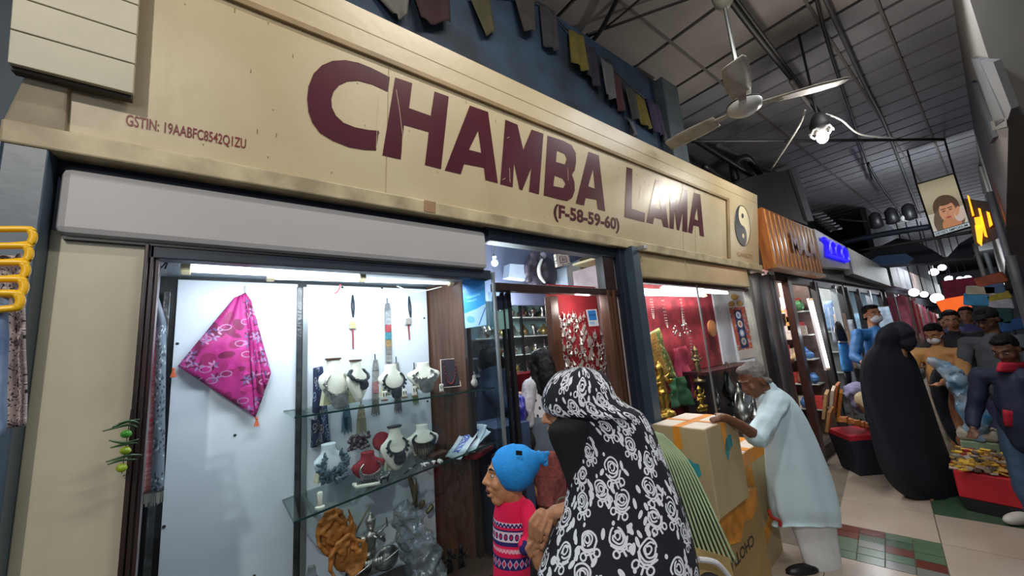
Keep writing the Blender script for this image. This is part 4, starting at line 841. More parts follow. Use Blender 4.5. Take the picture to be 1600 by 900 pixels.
for li, z in enumerate(lv):
    for k in range(11): place(U0 - .05 + (U1 - U0 + .15) * k / 10, 3.27 + .1 * (k % 2), z, (k + li) % 4, RND.uniform(.8, 1.25), '%s silver piece from the left on the %s lit back shelf' % (ORD[k], ['topmost', 'second', 'third', 'lowest'][li]))
for li, z in enumerate(lw):
    for k in range(6): place(V0 + (V1 - V0) * k / 6, 2.55 + .08 * (k % 2), z, (k * 3 + li) % 4, RND.uniform(.7, 1.0), '%s trinket from the left on the %s glass shelf by the sliding door' % (ORD[k], ['topmost', 'second', 'third', 'lowest'][li]))
# red panel of earrings and the post beside it
YE = 2.02
struct(MB().box(W(864, 520, Y=YE).x, 2.46, YE, YE + .04, .14, 2.12).build('wall_inner_red', mat('red_cloth_panel', 'a3262e', .8, var=.3, scale=6, col2='7a1820')))
P = [W(x, y, Y=YE - .05) for x, y in ((859, 462), (871, 462), (884, 590), (869, 590))]; tag(MB().slab(P, (0, .06, 0)).build('wooden_post', M_brown, bev=.004), 'reddish brown wooden post left of the red earring panel', 'post')
ep = []
for k in range(3):
    b = MB().sweep([(0, 0, 0), (0, -.004, -.02)], .0018, 4)
    if k == 0: b.sweep([(.016 * cos(a), -.004, -.036 + .016 * sin(a)) for a in np.linspace(0, 6.28, 10)[:-1]], .0045, 4, closed=True)
    elif k == 1: b.lathe([(.004, -.02), (.014, -.045), (.002, -.05)], (0, -.004, 0), 7)
    else: b.obox((0, -.004, -.042), (.022, .005, .045), Matrix.Rotation(.4, 3, 'Y'))
    b.sweep([(0, -.004, -.045), (0, -.004, -.065)], .003, 4); ep.append(tag(b.build('earring', mat('bright_silver', 'd0cdc6', .3, .6), origin=(0, 0, 0)), 'silver earring hung on the red panel inside the doorway', 'earring', 'earrings on the red panel'))
first = [True] * 3
for j in range(12):
    q_ = 0
    for i in range(11):
        px = 872 + 7 * i + RND.uniform(-2, 2) + j * 1.0; py = 488 + 8.5 * j + RND.uniform(-3, 3) + i * .8
        if py > 590 or px > 948 or (px > 915 and py < 515) or RND.random() < .08: continue
        k = RND.randrange(3)
        if first[k]: o = ep[k]; first[k] = False
        else: o = ep[k].copy(); COL.objects.link(o)
        o.location = W(px, py, Y=YE - .012) + Vector((0, 0, .02)); o.rotation_euler = (0, RND.uniform(-.5, .5), 0); o.scale = (RND.uniform(.8, 1.3),) * 3; o['label'] = '%s silver earring from the left in the %s row on the red panel' % (ORD[q_], ORD[j]); q_ += 1
lamp('earring_panel_light', (2.1, 1.85, 1.95), 3, (1, .9, .85), .05)
A_ = Art(64, 96, 'dfe2e8'); A_.rect(8, 6, 56, 62, '2f7fd0'); A_.rect(8, 28, 56, 36, '1f5fa8'); A_.rect(8, 70, 40, 86, '9fc4e6')
def card(name, label, cat, pts, Y, m, dy=.004):
    P = [W(x, y, Y=Y) for x, y in pts]; return tag(MB().add(P + [p + Vector((0, dy, 0)) for p in P], [(0, 1, 2, 3), (7, 6, 5, 4), (0, 3, 7, 4), (1, 5, 6, 2), (0, 4, 5, 1), (3, 2, 6, 7)], 0, [(0, 1), (1, 1), (1, 0), (0, 0)] * 2).build(name, m), label, cat)
card('blue_sticker', 'small blue and white sticker on the door glass before the earrings', 'sticker', ((916, 484), (932, 483), (936, 509), (921, 510)), F + .03, printed('blue_sticker', A_.a, .5))
card('green_poster', 'faded green paper on the sliding door glass', 'poster', ((769, 488), (794, 482), (799, 513), (772, 516)), F + .065, mat('faded_green_paper', '7fa8a4', .6, var=.1))
card('dark_poster', 'dark blue paper at the top of the sliding door glass', 'poster', ((769, 463), (793, 461), (794, 481), (770, 487)), F + .065, mat('dark_blue_paper', '2a3048', .6, var=.1))
tag(MB().box(1.8, 3.3, 2.75, 3.05, .14, W(810, 585, Y=2.75).z).build('counter', mat('dark_red_counter', '5c1018', .4)), 'dark red counter inside the shop behind the girl', 'counter')
tag(MB().obox(W(778, 660, Y=2.0) + Vector((0, 0, -.35)), (.25, .3, .7)).build('cloth_stack', mat('denim_stack', '2a3a58', .8, var=.4, scale=10)), 'dark blue cloth covered table inside the doorway at left', 'table')
# ------------------------------------------------------------------ things in the red-lined window
def hang_string(label, a, b, w, m, r=.006, n=22):
    p, q = W(*a, Y=2.22), W(*b, Y=2.22); mb = MB()
    for k in range(n):
        s_ = k / (n - 1) * 2 - 1; mb.ell(Vector((p.x + (q.x - p.x) * (1 - abs(s_)) + w * s_ * (1 - .3 * abs(s_)) * (1 - abs(s_) * .6), 2.21, p.z + (q.z - p.z) * (1 - abs(s_) ** 1.6))), r, n=6)
    tag(mb.build('hanging_necklace', m), label, 'necklace', 'necklaces on the red backdrop')
M_prl = mat('pearl', 'd4c6bc', .4, var=.2); M_tq = mat('turquoise', '6fa6b4', .4, var=.3)
for k, (a, b, w, m, l) in enumerate((((1003, 468), (1006, 492), .05, M_tq, 'short turquoise bead necklace at the left of the red backdrop'), ((1016, 468), (1020, 498), .05, M_prl, 'pale gold bead necklace second on the red backdrop'), ((1034, 470), (1042, 512), .05, M_prl, 'long pearl necklace third on the red backdrop'), ((1062, 468), (1068, 505), .05, M_prl, 'pearl necklace fourth on the red backdrop'), ((1077, 528), (1080, 562), .05, M_tq, 'dark turquoise necklace low at the right of the red backdrop'))): hang_string(l, a, b, w, m)
tg = thing('bell_chime', 'tangled silver wire chime hanging at the centre of the red backdrop', 'chime', W(1068, 522, Y=2.15)); rr = random.Random(6)
b = MB()
for k in range(16): c = W(1068 + rr.uniform(-16, 12), 512 + rr.uniform(-6, 14), Y=2.15); b.sweep([c, c + Vector((rr.uniform(-.1, .1), 0, rr.uniform(-.08, .08)))], .003, 4); b.ell(c, .012, n=6)
b.build('wires', M_silver, tg); MB().sweep([W(1064, 470, Y=2.15), W(1068, 515, Y=2.15)], .003, 4).build('cord', M_wwire, tg)
A_ = Art(128, 160, 'b98a3e'); r_ = random.Random(12)
for k in range(16):
    for j in range(11): A_.ell(6 + j * 8, 8 + k * 10, 2.4, 3.6, 0, r_.choice(['8a5a20', 'd0a050', 'a06c28', '6c4a2c']))
A_.rect(92, 0, 128, 160, '6f7a40')
for k in range(80): A_.ell(r_.uniform(94, 126), r_.uniform(0, 160), 3.5, 2.2, r_.uniform(0, 3), r_.choice(['c2a04c', '2f5a3c', 'd8c890', '8a3a2c']))
A_.rect(0, 0, 128, 8, '8d8a50')
M_gold = printed('gold_brocade', A_.a, .6)
sheet('gold_textile', 'gold brocade textile with a green border hung in the red-lined window', 'textile', ((1006, 524), (1030, 512), (1058, 590), (1016, 600)), 2.17, M_gold, .015, 6)
sheet('green_cloth', 'dark green cloth draped behind the golden statue', 'cloth', ((1045, 592), (1068, 588), (1085, 632), (1048, 638)), 2.12, mat('green_cloth', '2f5a3a', .8, var=.25), .03, 9)
sheet('pink_cloth', 'pink-red cloth hanging between textile and dark shelf', 'cloth', ((1052, 545), (1070, 540), (1086, 622), (1062, 626)), 2.2, mat('pink_red_cloth', 'b03a55', .8, var=.3, scale=9), .03, 8)
figurine('golden_statue', 'tall golden statue behind the taped carton, left of the red-lined window', W(1040, 652, Y=1.95), .46, M_brass, 11, wide=1.45)
figurine('golden_statue', 'squat golden seated statue above the top carton', W(1097, 642, Y=1.95), .25, M_brass, 12, standing=False, wide=1.5)
figurine('bronze_dancer', 'slim bronze dancer statue on the dark red shelf', W(1093, 597, Y=2.05), .36, mat('pale_bronze', '8d7c58', .4, .8, var=.3), 13)
pr_e = [(.05, 0), (.055, .012), (.02, .03), (.025, .05), (.075, .10), (.085, .14), (.06, .20), (.026, .25), (.022, .32), (.035, .345), (.03, .36), (.012, .40), (.015, .415), (.002, .44)]
def ewer(label, p, h, m, yaw=0., lids=True):
    t = thing('ewer', label, 'ewer', p, 'metal ewers in the red-lined window'); s_ = h / .44; R = Matrix.Rotation(yaw, 3, 'Z'); p = Vector(p)
    MB().lathe(pr_e, p, 18, sc=s_).build('body', m, t, smooth=True)
    MB().sweep(spline([p + R @ Vector(q) * s_ for q in ((-.07, 0, .12), (-.14, 0, .17), (-.15, 0, .26), (-.10, 0, .33), (-.03, 0, .33))], 5), .010 * s_, 8).build('handle', m, t, smooth=True)
    MB().sweep(spline([p + R @ Vector(q) * s_ for q in ((.07, 0, .11), (.12, 0, .16), (.125, 0, .24), (.17, 0, .31))], 5), [(.018 - .011 * i / 15) * s_ for i in range(16)], 8).build('spout', m, t, smooth=True)
ewer('dark pewter ewer standing high at the back, right of the window', W(1146, 634, Y=2.02), .50, M_dsilver, .2)
ewer('tall silver ewer at the front, beside the old man', W(1163, 664, Y=1.9), .44, M_silver, .1)
ewer('small silver ewer half hidden by the old man', W(1184, 668, Y=1.86), .34, M_silver, -.1)
ewer('squat dark teapot left of the pewter ewers', W(1124, 640, Y=1.98), .22, M_dsilver, .6)
p = W(1176, 668, Y=1.80); tag(MB().lathe([(.03, 0), (.035, .004), (.07, .03), (.072, .035), (.06, .03), (.02, .012)], p, 18).build('silver_dish', M_silver, smooth=True), 'small silver footed dish right of the top carton', 'dish')
# thangka on the white side
th = thing('scroll_hanging', 'painted scroll hanging with a gold three-lobed top on the white board', 'hanging', W(1160, 550, X=5.40))
A_ = Art(96, 224, 'a8503c'); r_ = random.Random(5)
for k in range(90): A_.ell(r_.uniform(0, 96), r_.uniform(0, 224), 5, 4, r_.uniform(0, 3), r_.choice(['c8825a', '7c3a44', '90a0a8', '5f4a70']))
A_.rect(24, 12, 72, 180, '20264e')
for k, y in enumerate((36, 76, 116, 152)): A_.ell(48, y, 15, 16, 0, ['c7cdd8', 'd6d0c0', '8aa0c0', 'b8a890'][k]); A_.ell(48, y, 8, 9, 0, ['7c90b0', 'b06a50', 'd8d8d8', '5a7aa0'][k])
A_.rect(0, 186, 96, 224, 'b8aea8')
P = [W(x, y, X=5.405) for x, y in ((1139, 481), (1163, 479), (1180, 558), (1156, 562))]
MB().add(P + [p + Vector((.006, 0, 0)) for p in P], [(0, 1, 2, 3), (7, 6, 5, 4), (0, 3, 7, 4), (1, 5, 6, 2), (0, 4, 5, 1), (3, 2, 6, 7)], 0, [(0, 1), (1, 1), (1, 0), (0, 0)] * 2).build('painting', printed('scroll_painting', A_.a, .8), th)
b = MB()
for x, y, r in ((1143, 475, .04), (1156, 474, .04), (1148, 464, .045)): b.lathe([(.001, 0), (r, .001), (r, .01), (r * .6, .014), (.001, .012)], W(x, y, X=5.41), 16, Matrix.Rotation(-pi / 2, 3, 'Y'))
b.build('top', mat('gold_paint', 'b08a4a', .5), th)
tag(MB().lathe([(.001, 0), (.10, .002), (.10, .02), (.001, .03)], W(1111, 513, Y=2.2), 18, Matrix.Rotation(pi / 2, 3, 'X') ).build('round_plate', mat('red_gold_plate', 'a2663c', .5, var=.3)), 'reddish round plate on the right of the red backdrop', 'plate')
tag(MB().lathe([(.001, 0), (.05, .002), (.05, .012), (.001, .016)], W(1126, 484, Y=2.215), 14, Matrix.Rotation(pi / 2, 3, 'X')).build('white_rosette', mat('white_rosette', 'cfd0d0', .5)), 'white round rosette left of the scroll hanging', 'rosette')
# ------------------------------------------------------------------ cartons on the pavement
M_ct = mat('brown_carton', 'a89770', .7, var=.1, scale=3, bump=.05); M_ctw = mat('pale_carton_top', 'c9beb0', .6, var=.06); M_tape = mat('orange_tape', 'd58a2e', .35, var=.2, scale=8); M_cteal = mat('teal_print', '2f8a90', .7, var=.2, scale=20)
def carton(label, top4, z0, m=M_ct):
    """a carton from its four top corners, standing on z0"""
    A = [Vector(p) for p in top4]; c = sum(A, Vector()) / 4; t = thing('carton', label, 'carton', (c.x, c.y, z0), 'cartons on the pavement')
    MB().hexa([Vector((p.x, p.y, z0)) for p in A] + A).build('body', m, t, bev=.004); return t, A
ZB = 1.10; q = [W(1100, 672, Z=ZB), W(1150, 651, Z=ZB), W(1076, 640, Z=ZB), W(1018, 663, Z=ZB)]
ex = (q[0] - q[1]); q[2] = q[3] + (q[1] - q[0]) * .98 + Vector((0, .0, 0))
t1, A1 = carton('taped carton on top of the stack, under the old man\'s hand', q, .60)
def lerp2(A, u, v): return A[0].lerp(A[1], u).lerp(A[3].lerp(A[2], u), v)
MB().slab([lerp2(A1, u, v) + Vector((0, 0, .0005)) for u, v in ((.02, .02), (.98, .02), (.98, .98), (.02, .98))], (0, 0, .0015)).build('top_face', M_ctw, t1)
def tape(t, A, a, b, w, z=.002):
    P, Q = lerp2(A, *a), lerp2(A, *b); d = (Q - P).normalized(); n_ = Vector((-d.y, d.x, 0)) * w
    MB().slab([P - n_ + Vector((0, 0, z)), Q - n_ + Vector((0, 0, z)), Q + n_ + Vector((0, 0, z)), P + n_ + Vector((0, 0, z))], (0, 0, .001)).build('tape', M_tape, t)
tape(t1, A1, (0, .5), (1, .5), .028); tape(t1, A1, (.45, 0), (.45, 1), .018, .0035)
def face_patch(t, A, i, j, u0, u1, z0, z1, m, name, pts=None):
    """something printed or stuck on the side between top corners i and j; u along, z below the top"""
    P, Q = A[i], A[j]; d = (Q - P); n_ = Vector((d.y, -d.x, 0)).normalized(); c = sum(A, Vector()) / 4
    if n_.dot((P + Q) / 2 - c) < 0: n_ = -n_
    if pts is None: pts = [(u0, z0), (u1, z0), (u1, z1), (u0, z1)]
    return MB().prism([P + d * u - Vector((0, 0, z)) + n_ * .0006 for u, z in pts], n_ * .0012).build(name, m, t)
face_patch(t1, A1, 0, 1, .48, .60, 0, .17, M_tape, 'tape'); face_patch(t1, A1, 3, 0, .42, .56, 0, .13, M_tape, 'tape'); face_patch(t1, A1, 0, 1, .0, .05, .0, .5, mat('carton_edge', 'b9aa86', .6), 'corner_strip')
face_patch(t1, A1, 0, 1, 0, 0, 0, 0, M_cteal, 'teal_print', [(.50, .14), (.56, .10), (.66, .085), (.74, .09), (.74, .16), (.66, .165), (.60, .18), (.53, .23), (.50, .20)])
for x0, x1, zz in ((.58, .62, .19), (.66, .69, .185)): face_patch(t1, A1, 0, 1, 0, 0, 0, 0, M_ct, 'print_gap', [(x0, .11), (x0 + .008, .11), (x1, zz), (x1 - .008, zz)])
face_patch(t1, A1, 3, 0, 0, 0, 0, 0, M_cteal, 'teal_print', [(.58, .19), (.66, .18), (.72, .20), (.82, .20), (.84, .26), (.78, .28), (.70, .27), (.64, .24)])
# lower carton with the marker name
B1 = [W(1113, 806, Z=.585), W(1178, 762, Z=.585), None, None]; e = (B1[1] - B1[0]); e = Vector((e.x, e.y, 0)); pn = Vector((-e.y, e.x, 0)).normalized() * .30
B1[1] = B1[0] + e * 1.08; B1[2] = B1[1] + pn; B1[3] = B1[0] + pn; B1[0] -= e * .1; B1[3] -= e * .1
t2, A2 = carton('orange-stained carton at the bottom of the stack with a marker name', B1, 0.0, mat('stained_carton', '9c8050', .7, var=.15, scale=4))
M_stain = mat('orange_stain', 'cf861f', .5, var=.25, scale=14)
face_patch(t2, A2, 0, 1, 0, 0, 0, 0, M_stain, 'tape', [(.03, .0), (.97, .0), (.95, .10), (.78, .17), (.62, .15), (.50, .24), (.30, .21), (.14, .28), (.05, .16)])
n2 = (A2[1] - A2[0]); nn = Vector((n2.y, -n2.x, 0)).normalized(); dn = n2.normalized()
def marker(s_, pa, size, bold=.02):
    A = PL(pa[0], pa[1], A2[0], nn, .0015); xd = PL(1145, 878, A2[0], nn, .0015) - PL(1178, 838, A2[0], nn, .0015); yd = xd.cross(nn) * -1
    if yd.dot(PL(1150, 840, A2[0], nn) - PL(1175, 860, A2[0], nn)) > 0: pass
    text(s_, A, xd, yd, size, M_dark, t2, 'marker_writing', width=xd.length * 1.05, bold=bold)
marker('CHOTU', (1176, 834), .09)
B3 = [W(1160, 742, Z=.80), W(1200, 722, Z=.80), None, None]; B3 = [Vector((2.95, 1.30, .80)), Vector((3.45, 1.33, .80)), Vector((3.43, 1.66, .80)), Vector((2.93, 1.63, .80))]
t3, A3 = carton('taped carton half hidden behind the old man\'s shirt', B3, 0., M_ct)
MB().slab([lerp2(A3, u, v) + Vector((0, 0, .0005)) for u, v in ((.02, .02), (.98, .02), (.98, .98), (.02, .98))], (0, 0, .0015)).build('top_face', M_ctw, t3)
tape(t3, A3, (0, .5), (1, .5), .05); tape(t3, A3, (.3, 0), (.3, 1), .04, .0035); face_patch(t3, A3, 0, 1, .0, 1., 0, .09, M_tape, 'tape'); face_patch(t3, A3, 0, 1, .05, .3, .1, .35, M_stain, 'tape'); face_patch(t3, A3, 0, 1, 0, 0, 0, 0, M_stain, 'tape', [(.1, .58), (.75, .48), (.8, .56), (.15, .70)])
# striped green roll of matting in front of the cartons
ms = thing('striped_matting', 'green and black striped roll of matting leaning against the cartons', 'matting', (2.1, 1.2, .5))
for k in range(9):
    u = k / 8; P = [W(1020 + 14 * u, 674 + 4 * u, D=2.10 - .03 * u), W(1040 + 34 * u, 716 + 4 * u, D=2.02 - .03 * u), W(1062 + 44 * u, 780 + 2 * u, D=1.93 - .03 * u), W(1080 + 50 * u, 836 - 2 * u, D=1.86 - .03 * u), W(1096 + 54 * u, 884 - 6 * u, D=1.82 - .03 * u)]
    MB().sweep(spline(P, 4), .0054, 8).build('strip', mat('pale_green_strip', '9cae88', .6, var=.15) if True else M_dark, ms, smooth=True)
    if k < 8: MB().sweep(spline([p.lerp(q2, .5) + Vector((0.01, .012, -.004)) for p, q2 in zip(P, [p + (W(1100 + 44 / 8, 0, D=1.84) - W(1100, 0, D=1.84)) for p in P])], 4), .0088, 6).build('dark_strip', mat('dark_green_strip', '1c2a20', .7), ms, smooth=True)
pq = [W(1092, 858, D=1.80), W(1140, 872, D=1.78), W(1150, 915, D=1.76), W(1080, 915, D=1.76)]
tag(MB().slab(pq, (.04, .12, -.02)).build('carton_flap', mat('flap_tan', 'a58c58', .7)), 'tan cardboard flap below the striped matting', 'carton')
tag(MB().sweep(spline([W(1092, 874, D=1.70), W(1120, 880, D=1.70), W(1142, 905, D=1.70)], 5), .012, 8).build('white_strap', mat('white_strap', 'c8c8cc', .6)), 'white strap on the black bag at the bottom edge', 'strap')
tag(MB().ell(W(1110, 925, D=1.74), (.09, .06, .075), n=14).build('black_bag', mat('black_bag', '15161a', .6), smooth=True), 'black bag under the striped matting at the bottom edge', 'bag')
# ------------------------------------------------------------------ people
def frame(f, u=(0, 0, 1)):
    f = Vector(f).normalized(); r = f.cross(Vector(u)).normalized(); u = r.cross(f); return r, f, u
def head_parts(b, c, f, u=(0, 0, 1), s=1., n=14, mouth=0.):
    r, f, u = frame(f, u); R = Matrix((r, f, u)).transposed(); c = Vector(c)
    L = lambda x, y, z: c + (r * x + f * y + u * z) * s
    E = lambda p, q: b.ell(L(*p), tuple(a * s for a in q), R, n)
    E((0, -.012, .032), (.074, .092, .086)); E((0, .026, -.03), (.060, .062, .086)); E((0, .046, -.088 - mouth), (.034, .032, .028)); E((0, .0, -.06), (.052, .05, .06))
    b.chain([(L(0, .082, .018), .009 * s), (L(0, .100, -.012), .011 * s), (L(0, .107, -.026), .0125 * s)]); b.chain([(L(-.014, .092, -.03), .009 * s), (L(.014, .092, -.03), .009 * s)])
    b.chain([(L(-.040, .070, .028), .010 * s), (L(0, .084, .024), .010 * s), (L(.040, .070, .028), .010 * s)])
    for x in (-1, 1):
        E((x * .040, .058, -.028), (.024, .022, .026)); E((x * .077, -.012, -.006), (.010, .021, .034)); b.chain([(L(x * .02, .078, -.006), .007 * s), (L(x * .044, .068, -.004), .007 * s)])
    b.chain([(L(-.018, .086, -.056), .0065 * s), (L(0, .094, -.054), .008 * s), (L(.018, .086, -.056), .0065 * s)]); b.chain([(L(-.016, .084, -.068 - mouth), .007 * s), (L(0, .090, -.069 - mouth), .008 * s), (L(.016, .084, -.068 - mouth), .007 * s)])
    return L, R
def face_bits(parent, L, R, s, hair=None, brow=True, eyes=True):
    if eyes:
        for x in (-.031, .031):
            ey = MB().ell(L(x, .0745, .006), tuple(a * s for a in (.012, .0085, .006)), R, 10).build('eye', mat('eye_white', 'c9c4bc', .3), parent, smooth=True)
            MB().ell(L(x, .0812, .006), tuple(a * s for a in (.006, .003, .0055)), R, 8).build('iris', mat('iris_dark', '1a1210', .2), ey, smooth=True)
    if brow:
        for x in (-1, 1): MB().sweep([L(x * .016, .088, .030), L(x * .032, .083, .036), L(x * .048, .070, .030)], [.0035 * s, .0045 * s, .003 * s], 6).build('eyebrow', hair or M_hair, parent)
        b = MB().sweep([L(-.018, .0955, -.0615), L(0, .101, -.0615), L(.018, .0955, -.0615)], .0035 * s, 6); b.build('mouth', mat('lip_brown', '6a362e', .5), parent)
def hair_cap(parent, L, R, s, m, long=0., vox=.007, back=None, bald=0.):
    b = MB(); b.ell(L(0, -.028, .048), tuple(a * s for a in (.082, .092, .082)), R, 14); b.ell(L(0, .030, .096), tuple(a * s for a in (.060, .045, .030)), R, 10)
    for x in (-1, 1): b.chain([(L(x * .072, -.01, .035), .014 * s), (L(x * .074, -.03, -.01), .012 * s), (L(x * .055, -.07, -.04), .02 * s)])
    b.chain([(L(0, -.075, .02), .05 * s), (L(0, -.07, -.045), .038 * s)])
    if long:
        b.chain([(L(0, -.085, .0), .06 * s), (L(0, -.10, -.10), .065 * s), (L(.01, -.10, -.10 - long * .5), .06 * s), (L(.02, -.09, -.10 - long), .025 * s)])
        for x in (-1, 1): b.chain([(L(x * .07, -.03, .02), .03 * s), (L(x * .075, -.05, -.10), .028 * s), (L(x * .05, -.08, -.2), .02 * s)])
    return remesh(b, 'hair', m, parent, vox, 2, .005, 45)
def loft(name, levels, m, parent, k=4, n=40, fold=0., fn_=9, seed=0., vs=1., us=1., cap=True, jit=0., solid=0, hem=0.):
    """a garment lofted through rings: level = (left px, right px, y px, distance, depth ratio)"""
    C = [];
    for xl, xr, y, D, q in levels:
        a, b = W(xl, y, D=D), W(xr, y, D=D); c = (a + b) / 2; h = (b - a) / 2; v = ray((xl + xr) / 2, y); v = Vector((v.x, v.y, 0)).normalized(); C.append((c, h, v * h.length * q))
    cs, hs, ds = (spline([x[i] for x in C], k) for i in range(3)); vs_ = []; uv = []; acc = 0.
    for j, (c, h, d) in enumerate(zip(cs, hs, ds)):
        if j: acc += (c - cs[j - 1]).length
        t = j / (len(cs) - 1)
        for i in range(n + 1):
            a = 2 * pi * i / n + pi / 2
            f = 1 + fold * min(1, t * 2.5) * (sin(fn_ * a + seed + 3 * noise.noise((cos(a), sin(a), t * 2 + seed))) * .5 + noise.noise((cos(a) * 2.2, sin(a) * 2.2, t * 4 + seed)))
            p = c + h * cos(a) * f + d * sin(a) * f
            if hem and t > .7: p.z -= hem * (abs(cos(a)) ** 1.5 - .45 - .1 * sin(5 * a)) * (t - .7) / .3
            if jit: p += Vector((noise.noise(p * 9), noise.noise(p * 9 + Vector((5, 5, 5))), 0)) * jit
            vs_.append(p); uv.append((i / n * us, -acc * vs))
    m_ = len(cs); fs = [(j * (n + 1) + i, j * (n + 1) + i + 1, (j + 1) * (n + 1) + i + 1, (j + 1) * (n + 1) + i) for j in range(m_ - 1) for i in range(n)]
    if cap: fs += [tuple(range(n - 1, -1, -1)), tuple((m_ - 1) * (n + 1) + i for i in range(n))]
    return MB().add(vs_, fs, 0, uv).build(name, m, parent, smooth=True, solid=solid)
# --- rose print: white brush roses, leaves and dots on blue-black cloth
A_ = Art(1024, 1024, '131724'); r_ = random.Random(21); WH = 'e2e5ee'; spots = []
for _ in range(4000):
    x, y = r_.uniform(0, 1024), r_.uniform(0, 1024)
    if all((min(abs(x - a), 1024 - abs(x - a))) ** 2 + (min(abs(y - b), 1024 - abs(y - b))) ** 2 > 130 ** 2 for a, b in spots): spots.append((x, y))
for x, y in spots:
    a0 = r_.uniform(-.5, .5); s_ = r_.uniform(.95, 1.2)
    def T_(u, v): return (x + (u * cos(a0) - v * sin(a0)) * s_, y + (u * sin(a0) + v * cos(a0)) * s_)
    for rr_, w, e in ((34, 4.6, 1.2), (23, 4.2, 1.15), (12, 4, 1.25)):
        ph = r_.uniform(0, 6); o = (r_.uniform(-4, 4), r_.uniform(-5, 5))
        A_.line([T_(o[0] + rr_ * (1 + .10 * sin(3 * t + ph)) * cos(t), o[1] + rr_ * e * (1 + .08 * sin(2 * t + ph)) * sin(t)) for t in np.linspace(ph, ph + 5.6, 26)], w, WH)
    A_.line([T_(-38, 20), T_(-20, 44), T_(0, 52), T_(22, 44), T_(40, 18)], 5, WH)
    A_.line([T_(0, 50), T_(4, 84)], 5, WH)
    for d in (-1, 1):
        A_.line([T_(d * (30 + 13 * cos(t)), 62 + 15 * sin(t)) for t in np.linspace(0, 6.3, 14)], 4.2, WH); A_.line([T_(d * 6, 60), T_(d * 20, 58)], 4, WH)
    for k in range(4): u, v = r_.choice((-1, 1)) * r_.uniform(54, 70), r_.uniform(-45, 60); p = T_(u, v); A_.ell(p[0], p[1], r_.uniform(9, 12), r_.uniform(18, 27), r_.uniform(-.7, .7), WH)
    p = T_(r_.uniform(-30, 30), -62); A_.ell(p[0], p[1], 8, 11, 0, WH)
M_rose = printed('rose_print_cloth', A_.a, .85)
def wD(y): return 1.43 - .00038 * (y - 600)
pw = thing('person', 'person in a black and white rose print veil and robe, hands clasped', 'person', (1.12, 1.0, 0))
fdir = Vector((-.83, .50, -.05)); b = MB(); hc = W(892, 640, D=1.43)
L_, R_ = head_parts(b, hc, fdir, s=1.0)
b.chain([(hc + Vector((.03, -.02, -.06)), .055), (hc + Vector((.06, -.02, -.16)), .06), (W(955, 720, D=1.42), .09), (W(965, 820, D=1.38), .10), (W(975, 930, D=1.34), .10)])
b.chain([(W(970, 690, D=1.42), .05), (W(960, 790, D=1.38), .04), (W(915, 794, D=1.345), .032), (W(888, 794, D=1.335), .024), (W(868, 800, D=1.33), .024)])
b.chain([(W(940, 700, D=1.43), .05), (W(920, 840, D=1.38), .04), (W(850, 900, D=1.34), .026), (W(840, 872, D=1.335), .022)])
def fing(pts, D, r0=.0093, r1=.0076): b.chain([(W(x, y, D=D + .08 + dz), r0 + (r1 - r0) * i / (len(pts) - 1)) for i, (x, y, dz) in enumerate([p if len(p) == 3 else (*p, 0) for p in pts])], n=8)
for q in ((862, 802), (852, 806), (846, 803)): b.ell(W(*q, D=1.33), .020)
fing([(840, 800), (829, 815, -.008), (828, 834, -.006), (833, 848)], 1.245); fing([(846, 806), (837, 822, -.012), (836, 838, -.008), (841, 849)], 1.24); fing([(853, 811), (846, 829, -.012), (845, 844, -.006)], 1.235); fing([(861, 815), (856, 832, -.01), (853, 844)], 1.235, .0086, .0070); fing([(866, 808), (852, 822, .02), (843, 838, .018)], 1.245, .0095, .008)
for q in ((842, 868), (838, 860)): b.ell(W(*q, D=1.335), .019)
fing([(833, 856), (826, 846, .004), (829, 838, .006)], 1.245); fing([(839, 853), (836, 844, .008), (840, 838, .01)], 1.24); fing([(847, 856), (851, 848, .0), (850, 842, .004)], 1.24, .0078, .0065); fing([(829, 868), (823, 857, -.004), (829, 849, -.004)], 1.24, .0095, .008)
remesh(b, 'body', mat('warm_skin', 'b98563', .5, var=.05, scale=14), pw, .0042, 2)
face_bits(pw, L_, R_, 1.0)
G = [(896, 920, 574, .8), (872, 940, 581, .85), (860, 950, 592, .9), (852, 957, 604, .9), (847, 964, 618, .85), (846, 980, 632, .75), (852, 1000, 643, .68), (872, 1008, 652, .62), (884, 1018, 668, .6), (890, 1027, 690, .6), (890, 1036, 712, .6), (888, 1046, 735, .62), (886, 1055, 758, .63), (881, 1064, 782, .65), (872, 1072, 808, .66), (861, 1080, 836, .68), (850, 1087, 864, .7), (841, 1092, 892, .7), (832, 1098, 930, .72), (822, 1104, 1000, .74), (815, 1110, 1150, .74)]
loft('robe', [(a, c, y, wD(y), q) for a, c, y, q in G], M_rose, pw, 5, 72, .032, 7, 1., vs=1 / .64, us=2.)
M_veil = mat('black_veil', '17181c', .8, var=.15, bump=.2, bscale=30)
V_ = [(900, 930, 634, .3), (882, 931, 646, .5), (866, 930, 658, .6), (856, 927, 670, .6), (860, 922, 690, .55), (870, 917, 712, .5), (878, 911, 734, .5), (885, 904, 754, .5), (889, 895, 773, .5)]
loft('face_veil', [(a, c, y, 1.352 - .0002 * (y - 650), q) for a, c, y, q in V_], M_veil, pw, 4, 40, .06, 5, 2.)
loft('cuff', [(832, 856, 880, 1.34, .8), (828, 862, 900, 1.345, .8), (824, 872, 930, 1.35, .8)], M_veil, pw, 3, 24)
MB().sweep([W(882, 791, D=1.335) + Vector((.0, 0, 0)) + (Vector((.1, .3, .9)) * cos(a) + Vector((-.6, .75, -.2)) * sin(a)) * .029 for a in np.linspace(0, 6.28, 20)[:-1]], .0028, 6, closed=True).build('bangle', mat('green_bangle', '5f6a48', .3), pw)
